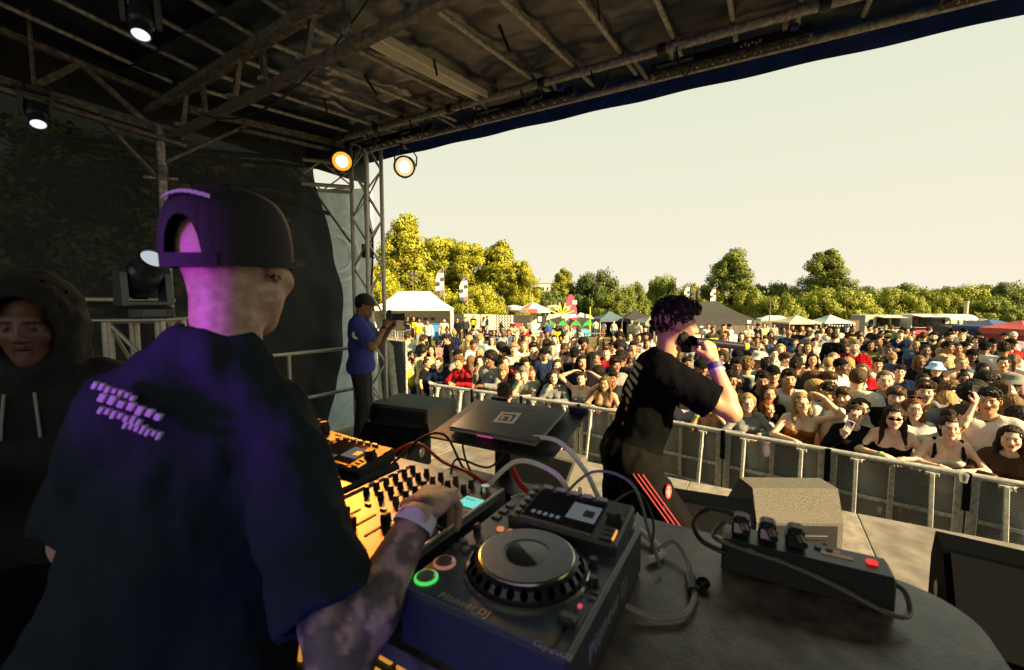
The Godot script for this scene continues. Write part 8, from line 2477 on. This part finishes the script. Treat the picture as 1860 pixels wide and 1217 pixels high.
# ---------------------------------------------------------------- shapes
class Geo:
	var v := PackedVector3Array()
	var n := PackedVector3Array()
	var c := PackedColorArray()
	var i := PackedInt32Array()
	var col := Color.WHITE
	var xf := Transform3D.IDENTITY

	func vert(p: Vector3, q: Vector3) -> int:
		v.append(xf * p)
		n.append((xf.basis * q).normalized())
		c.append(col)
		return v.size() - 1

	func tri(a: Vector3, b: Vector3, d: Vector3) -> void:  # counter-clockwise from outside
		var q := (b - a).cross(d - a).normalized()
		var k := vert(a, q)
		vert(b, q)
		vert(d, q)
		i.append_array([k, k + 2, k + 1])

	func quad(a: Vector3, b: Vector3, d: Vector3, e: Vector3) -> void:
		var q := (d - a).cross(e - b).normalized()
		var k := vert(a, q)
		vert(b, q)
		vert(d, q)
		vert(e, q)
		i.append_array([k, k + 2, k + 1, k, k + 3, k + 2])

	func box(at: Vector3, size: Vector3, bev := 0.0, turn := Basis.IDENTITY) -> Geo:
		var keep := xf
		xf = xf * Transform3D(turn, at)
		var s := size / 2.0
		var b := minf(bev, minf(s.x, minf(s.y, s.z)) * 0.95)
		var ax := [Vector3.RIGHT, Vector3.UP, Vector3.BACK]
		for k in 3:
			var w: Vector3 = ax[k]
			var p: Vector3 = ax[(k + 1) % 3]
			var q: Vector3 = ax[(k + 2) % 3]
			var sw: float = s[k]
			var sp: float = s[(k + 1) % 3] - b
			var sq: float = s[(k + 2) % 3] - b
			for g in [1.0, -1.0]:
				var f: float = g
				var o := w * (sw * f)
				if f > 0:
					quad(o - p * sp - q * sq, o + p * sp - q * sq, o + p * sp + q * sq, o - p * sp + q * sq)
				else:
					quad(o - p * sp - q * sq, o - p * sp + q * sq, o + p * sp + q * sq, o + p * sp - q * sq)
			if b > 0.0:
				for g in [1.0, -1.0]:
					for h in [1.0, -1.0]:
						var f: float = g
						var e: float = h
						var sr: float = s[k] - b
						var c1 := p * (s[(k + 1) % 3] * f) + q * (sq * e)
						var c2 := p * (sp * f) + q * (s[(k + 2) % 3] * e)
						if f * e > 0:
							quad(c1 - w * sr, c1 + w * sr, c2 + w * sr, c2 - w * sr) if f < -5 else quad(c1 - w * sr, c2 - w * sr, c2 + w * sr, c1 + w * sr)
						else:
							quad(c1 - w * sr, c1 + w * sr, c2 + w * sr, c2 - w * sr)
		if b > 0.0:
			for x in [1.0, -1.0]:
				for y in [1.0, -1.0]:
					for z in [1.0, -1.0]:
						var a := Vector3(s.x * x, (s.y - b) * y, (s.z - b) * z)
						var d := Vector3((s.x - b) * x, s.y * y, (s.z - b) * z)
						var e := Vector3((s.x - b) * x, (s.y - b) * y, s.z * z)
						if x * y * z > 0:
							tri(a, d, e)
						else:
							tri(a, e, d)
		xf = keep
		return self

	func bar(a: Vector3, b: Vector3, w: float, h: float, bev := 0.0) -> Geo:  # a square bar from a to b
		var z := (b - a).normalized()
		var up := Vector3.UP if absf(z.y) < 0.95 else Vector3.RIGHT
		var x := up.cross(z).normalized()
		return box((a + b) / 2.0, Vector3(w, h, a.distance_to(b)), bev, Basis(x, z.cross(x), z))

	func tube(path: PackedVector3Array, r0: float, sides := 8, r1 := -1.0, caps := true) -> Geo:
		var m := path.size()
		if m < 2:
			return self
		var re := r0 if r1 < 0.0 else r1
		var t := (path[1] - path[0]).normalized()
		var x := (Vector3.UP if absf(t.y) < 0.9 else Vector3.RIGHT).cross(t).normalized()
		var first := 0
		for k in m:
			var tk := t
			if k > 0 and k < m - 1:
				tk = ((path[k + 1] - path[k]).normalized() + (path[k] - path[k - 1]).normalized()).normalized()
			elif k == m - 1:
				tk = (path[k] - path[k - 1]).normalized()
			x = (x - tk * x.dot(tk)).normalized()
			var y := tk.cross(x)
			var r := lerpf(r0, re, float(k) / (m - 1))
			for s in sides:
				var a := TAU * s / sides
				var q := x * cos(a) + y * sin(a)
				var at := vert(path[k] + q * r, q)
				if k == 0 and s == 0:
					first = at
			if caps and (k == 0 or k == m - 1):
				var cen := vert(path[k], -tk if k == 0 else tk)
				for s in sides:
					var a := TAU * s / sides
					vert(path[k] + (x * cos(a) + y * sin(a)) * r, -tk if k == 0 else tk)
				for s in sides:
					if k == 0:
						i.append_array([cen, cen + 1 + s, cen + 1 + (s + 1) % sides])
					else:
						i.append_array([cen, cen + 1 + (s + 1) % sides, cen + 1 + s])
		var step := sides
		var at0 := first
		for k in m - 1:
			var at1 := at0 + step + ((sides + 1) if caps and k == 0 else 0)
			for s in sides:
				var s2 := (s + 1) % sides
				i.append_array([at0 + s, at1 + s, at1 + s2, at0 + s, at1 + s2, at0 + s2])
			at0 = at1
		return self

	func rod(a: Vector3, b: Vector3, r: float, sides := 8, r1 := -1.0) -> Geo:
		return tube(PackedVector3Array([a, b]), r, sides, r1)

	func lathe(profile: Array, seg := 24, at := Vector3.ZERO, turn := Basis.IDENTITY) -> Geo:  # (radius, height) pairs, upwards outside
		var keep := xf
		xf = xf * Transform3D(turn, at)
		for k in profile.size() - 1:
			var p: Vector2 = profile[k]
			var q: Vector2 = profile[k + 1]
			var d := (q - p).normalized()
			var o := v.size()
			for s in seg + 1:
				var a := TAU * s / seg
				var e := Vector3(cos(a), 0, sin(a))
				var nn := e * d.y + Vector3.UP * -d.x
				vert(e * p.x + Vector3.UP * p.y, nn)
				vert(e * q.x + Vector3.UP * q.y, nn)
			for s in seg:
				var b := o + s * 2
				i.append_array([b, b + 2, b + 1, b + 1, b + 2, b + 3])
		xf = keep
		return self

	func ball(at: Vector3, r: Vector3, seg := 12, rings := 8, turn := Basis.IDENTITY) -> Geo:
		var keep := xf
		xf = xf * Transform3D(turn, at)
		var o := v.size()
		for a in rings + 1:
			var th := PI * a / rings
			for s in seg + 1:
				var ph := TAU * s / seg
				var e := Vector3(sin(th) * cos(ph), cos(th), sin(th) * sin(ph))
				vert(e * r, Vector3(e.x / r.x, e.y / r.y, e.z / r.z))
		for a in rings:
			for s in seg:
				var b := o + a * (seg + 1) + s
				i.append_array([b, b + 1, b + seg + 1, b + 1, b + seg + 2, b + seg + 1])
		xf = keep
		return self

	func prism(poly: PackedVector2Array, depth: float, base := Transform3D.IDENTITY) -> Geo:  # poly in x, y; from z -depth/2 to depth/2
		var keep := xf
		xf = xf * base
		var p := poly
		if Geometry2D.is_polygon_clockwise(p):
			p = p.duplicate()
			p.reverse()
		var t := Geometry2D.triangulate_polygon(p)
		var z := Vector3(0, 0, depth / 2)
		for k in t.size() / 3:
			var a := Vector3(p[t[k * 3]].x, p[t[k * 3]].y, 0)
			var b := Vector3(p[t[k * 3 + 1]].x, p[t[k * 3 + 1]].y, 0)
			var d := Vector3(p[t[k * 3 + 2]].x, p[t[k * 3 + 2]].y, 0)
			if (b - a).cross(d - a).z < 0:
				var e := b
				b = d
				d = e
			tri(a + z, b + z, d + z)
			tri(a - z, d - z, b - z)
		for k in p.size():
			var a := Vector3(p[k].x, p[k].y, 0)
			var b := Vector3(p[(k + 1) % p.size()].x, p[(k + 1) % p.size()].y, 0)
			quad(a + z, a - z, b - z, b + z)
		xf = keep
		return self

	func sheet(nu: int, nv: int, f: Callable, thick := 0.0) -> Geo:  # a smooth surface f(s, t), both 0 to 1
		for side in (2 if thick > 0.0 else 1):
			var o := v.size()
			var pts := PackedVector3Array()
			for b in nv + 1:
				for a in nu + 1:
					pts.append(f.call(float(a) / nu, float(b) / nv))
			for b in nv + 1:
				for a in nu + 1:
					var du := pts[b * (nu + 1) + mini(a + 1, nu)] - pts[b * (nu + 1) + maxi(a - 1, 0)]
					var dv := pts[mini(b + 1, nv) * (nu + 1) + a] - pts[maxi(b - 1, 0) * (nu + 1) + a]
					var q := du.cross(dv).normalized()
					vert(pts[b * (nu + 1) + a] - (q * thick if side == 1 else Vector3.ZERO), -q if side == 1 else q)
			for b in nv:
				for a in nu:
					var k := o + b * (nu + 1) + a
					if side == 0:
						i.append_array([k, k + nu + 1, k + 1, k + 1, k + nu + 1, k + nu + 2])
					else:
						i.append_array([k, k + 1, k + nu + 1, k + 1, k + nu + 2, k + nu + 1])
		return self

	func add(g: Geo, t: Transform3D) -> Geo:
		var o := v.size()
		var flip := t.basis.determinant() < 0.0
		for k in g.v.size():
			v.append(t * g.v[k])
			n.append((t.basis * g.n[k]).normalized())
		c.append_array(g.c)
		for k in range(0, g.i.size(), 3):
			if flip:
				i.append_array([o + g.i[k], o + g.i[k + 2], o + g.i[k + 1]])
			else:
				i.append_array([o + g.i[k], o + g.i[k + 1], o + g.i[k + 2]])
		return self

	func mesh(coloured := false) -> ArrayMesh:
		var a := []
		a.resize(Mesh.ARRAY_MAX)
		a[Mesh.ARRAY_VERTEX] = v
		a[Mesh.ARRAY_NORMAL] = n
		if coloured:
			a[Mesh.ARRAY_COLOR] = c
		a[Mesh.ARRAY_INDEX] = i
		var m := ArrayMesh.new()
		m.add_surface_from_arrays(Mesh.PRIMITIVE_TRIANGLES, a)
		return m

# ---------------------------------------------------------------- smooth bodies: a distance field on a grid, meshed as surface nets
class Field:
	var lo: Vector3
	var s: float
	var nx: int
	var ny: int
	var nz: int
	var d := PackedFloat32Array()

	func _init(from: Vector3, to: Vector3, cell: float) -> void:
		lo = from
		s = cell
		nx = int((to.x - from.x) / cell) + 2
		ny = int((to.y - from.y) / cell) + 2
		nz = int((to.z - from.z) / cell) + 2
		d.resize(nx * ny * nz)
		d.fill(1.0)

	func bone(a: Vector3, b: Vector3, ra: float, rb: float, k := 0.03, squash := Vector3.ONE, flat := false) -> void:
		# a tapered limb; squash > 1 on an axis makes it thinner on that axis; flat cuts it square at b
		var m := maxf(ra, rb) + k + s * 2.0
		var p0 := a.min(b) - Vector3(m, m, m)
		var p1 := a.max(b) + Vector3(m, m, m)
		var x0 := maxi(0, int((p0.x - lo.x) / s))
		var x1 := mini(nx - 1, int((p1.x - lo.x) / s) + 1)
		var y0 := maxi(0, int((p0.y - lo.y) / s))
		var y1 := mini(ny - 1, int((p1.y - lo.y) / s) + 1)
		var z0 := maxi(0, int((p0.z - lo.z) / s))
		var z1 := mini(nz - 1, int((p1.z - lo.z) / s) + 1)
		var ba := b - a
		var inv := 1.0 / maxf(ba.length_squared(), 1e-9)
		var blen := ba.length()
		var dr := rb - ra
		var ik := 1.0 / k
		for z in range(z0, z1 + 1):
			for y in range(y0, y1 + 1):
				var at := (z * ny + y) * nx
				var p := Vector3(lo.x + x0 * s, lo.y + y * s, lo.z + z * s) - a
				for x in range(x0, x1 + 1):
					var t0 := p.dot(ba) * inv
					var t := clampf(t0, 0.0, 1.0)
					var e := ((p - ba * t) * squash).length() - ra - dr * t
					if flat and t0 > 0.8:
						e = maxf(((p - ba * t0) * squash).length() - rb, (t0 - 1.0) * blen)
					p.x += s
					var o := d[at + x]
					if e - o < k:
						var h := k - absf(e - o)
						d[at + x] = minf(e, o) - (h * h * ik * 0.25 if h > 0.0 else 0.0)

	func egg(c: Vector3, r: Vector3, k := 0.01, cut := false, turn := Basis.IDENTITY) -> void:
		var big := maxf(r.x, maxf(r.y, r.z))
		var small := minf(r.x, minf(r.y, r.z))
		var m := big + k + s * 2.0
		var x0 := maxi(0, int((c.x - m - lo.x) / s))
		var x1 := mini(nx - 1, int((c.x + m - lo.x) / s) + 1)
		var y0 := maxi(0, int((c.y - m - lo.y) / s))
		var y1 := mini(ny - 1, int((c.y + m - lo.y) / s) + 1)
		var z0 := maxi(0, int((c.z - m - lo.z) / s))
		var z1 := mini(nz - 1, int((c.z + m - lo.z) / s) + 1)
		var ir := Vector3.ONE / r
		var tb := turn.transposed()
		for z in range(z0, z1 + 1):
			for y in range(y0, y1 + 1):
				var at := (z * ny + y) * nx
				for x in range(x0, x1 + 1):
					var q := tb * (Vector3(lo.x + x * s, lo.y + y * s, lo.z + z * s) - c)
					var l := (q * ir).length()
					var e := (l - 1.0) * q.length() / maxf(l, 1e-4) if l > 0.2 else -small * 0.8
					var o := d[at + x]
					if cut:
						e = -e
						var h := k - absf(e - o)
						d[at + x] = maxf(e, o) + (h * h / k * 0.25 if h > 0.0 else 0.0)
					elif e - o < k:
						var h := k - absf(e - o)
						d[at + x] = minf(e, o) - (h * h / k * 0.25 if h > 0.0 else 0.0)

	func clip(n: Vector3, off: float) -> void:  # keep where n.p <= off
		for z in nz:
			for y in ny:
				var at := (z * ny + y) * nx
				var e0 := n.y * (lo.y + y * s) + n.z * (lo.z + z * s) + n.x * lo.x - off
				for x in nx:
					d[at + x] = maxf(d[at + x], e0 + n.x * x * s)

	func rough(noise: FastNoiseLite, amp: float, scale: Vector3, band := 0.03) -> void:
		for z in nz:
			for y in ny:
				var at := (z * ny + y) * nx
				for x in nx:
					if absf(d[at + x]) < band:
						d[at + x] += amp * noise.get_noise_3d((lo.x + x * s) * scale.x, (lo.y + y * s) * scale.y, (lo.z + z * s) * scale.z)

	func mesh(g: Geo, paint = null) -> Geo:
		var id := PackedInt32Array()
		id.resize(d.size())
		id.fill(-1)
		var base := g.v.size()
		var sy := nx
		var sz := nx * ny
		var near := s * 1.8
		var vs := PackedVector3Array()
		for z in nz - 1:
			for y in ny - 1:
				var at := z * sz + y * sy
				for x in nx - 1:
					var k := at + x
					if absf(d[k]) > near:
						continue
					var d0 := d[k]
					var d1 := d[k + 1]
					var d2 := d[k + sy]
					var d3 := d[k + sy + 1]
					var d4 := d[k + sz]
					var d5 := d[k + sz + 1]
					var d6 := d[k + sz + sy]
					var d7 := d[k + sz + sy + 1]
					var c := int(d0 < 0) + int(d1 < 0) + int(d2 < 0) + int(d3 < 0) + int(d4 < 0) + int(d5 < 0) + int(d6 < 0) + int(d7 < 0)
					if c == 0 or c == 8:
						continue
					var sum := Vector3.ZERO
					var m := 0.0
					if (d0 < 0) != (d1 < 0): sum += Vector3(d0 / (d0 - d1), 0, 0); m += 1
					if (d2 < 0) != (d3 < 0): sum += Vector3(d2 / (d2 - d3), 1, 0); m += 1
					if (d4 < 0) != (d5 < 0): sum += Vector3(d4 / (d4 - d5), 0, 1); m += 1
					if (d6 < 0) != (d7 < 0): sum += Vector3(d6 / (d6 - d7), 1, 1); m += 1
					if (d0 < 0) != (d2 < 0): sum += Vector3(0, d0 / (d0 - d2), 0); m += 1
					if (d1 < 0) != (d3 < 0): sum += Vector3(1, d1 / (d1 - d3), 0); m += 1
					if (d4 < 0) != (d6 < 0): sum += Vector3(0, d4 / (d4 - d6), 1); m += 1
					if (d5 < 0) != (d7 < 0): sum += Vector3(1, d5 / (d5 - d7), 1); m += 1
					if (d0 < 0) != (d4 < 0): sum += Vector3(0, 0, d0 / (d0 - d4)); m += 1
					if (d1 < 0) != (d5 < 0): sum += Vector3(1, 0, d1 / (d1 - d5)); m += 1
					if (d2 < 0) != (d6 < 0): sum += Vector3(0, 1, d2 / (d2 - d6)); m += 1
					if (d3 < 0) != (d7 < 0): sum += Vector3(1, 1, d3 / (d3 - d7)); m += 1
					id[k] = vs.size()
					vs.append(lo + (Vector3(x, y, z) + sum / m) * s)
		var ix := PackedInt32Array()
		var nn := PackedVector3Array()
		nn.resize(vs.size())
		for z in range(1, nz - 1):
			for y in range(1, ny - 1):
				var at := z * sz + y * sy
				for x in range(1, nx - 1):
					var k := at + x
					if id[k] < 0:
						continue
					var in0 := d[k] < 0
					for ax in 3:
						var b: int
						var c: int
						var e: int
						if ax == 0:
							if in0 == (d[k + 1] < 0): continue
							b = id[k - sy]; c = id[k - sy - sz]; e = id[k - sz]
						elif ax == 1:
							if in0 == (d[k + sy] < 0): continue
							b = id[k - sz]; c = id[k - sz - 1]; e = id[k - 1]
						else:
							if in0 == (d[k + sz] < 0): continue
							b = id[k - 1]; c = id[k - 1 - sy]; e = id[k - sy]
						if b < 0 or c < 0 or e < 0:
							continue
						var a := id[k]
						if not in0:
							var w := b
							b = e
							e = w
						# counter-clockwise from outside is a, b, c, e
						var q := (vs[c] - vs[a]).cross(vs[e] - vs[b])
						nn[a] += q
						nn[b] += q
						nn[c] += q
						nn[e] += q
						ix.append_array([a, c, b, a, e, c])
		for k in vs.size():
			g.v.append(g.xf * vs[k])
			g.n.append((g.xf.basis * nn[k]).normalized())
			g.c.append(paint.call(vs[k]) if paint != null else g.col)
		for k in ix.size():
			g.i.append(ix[k] + base)
		return g
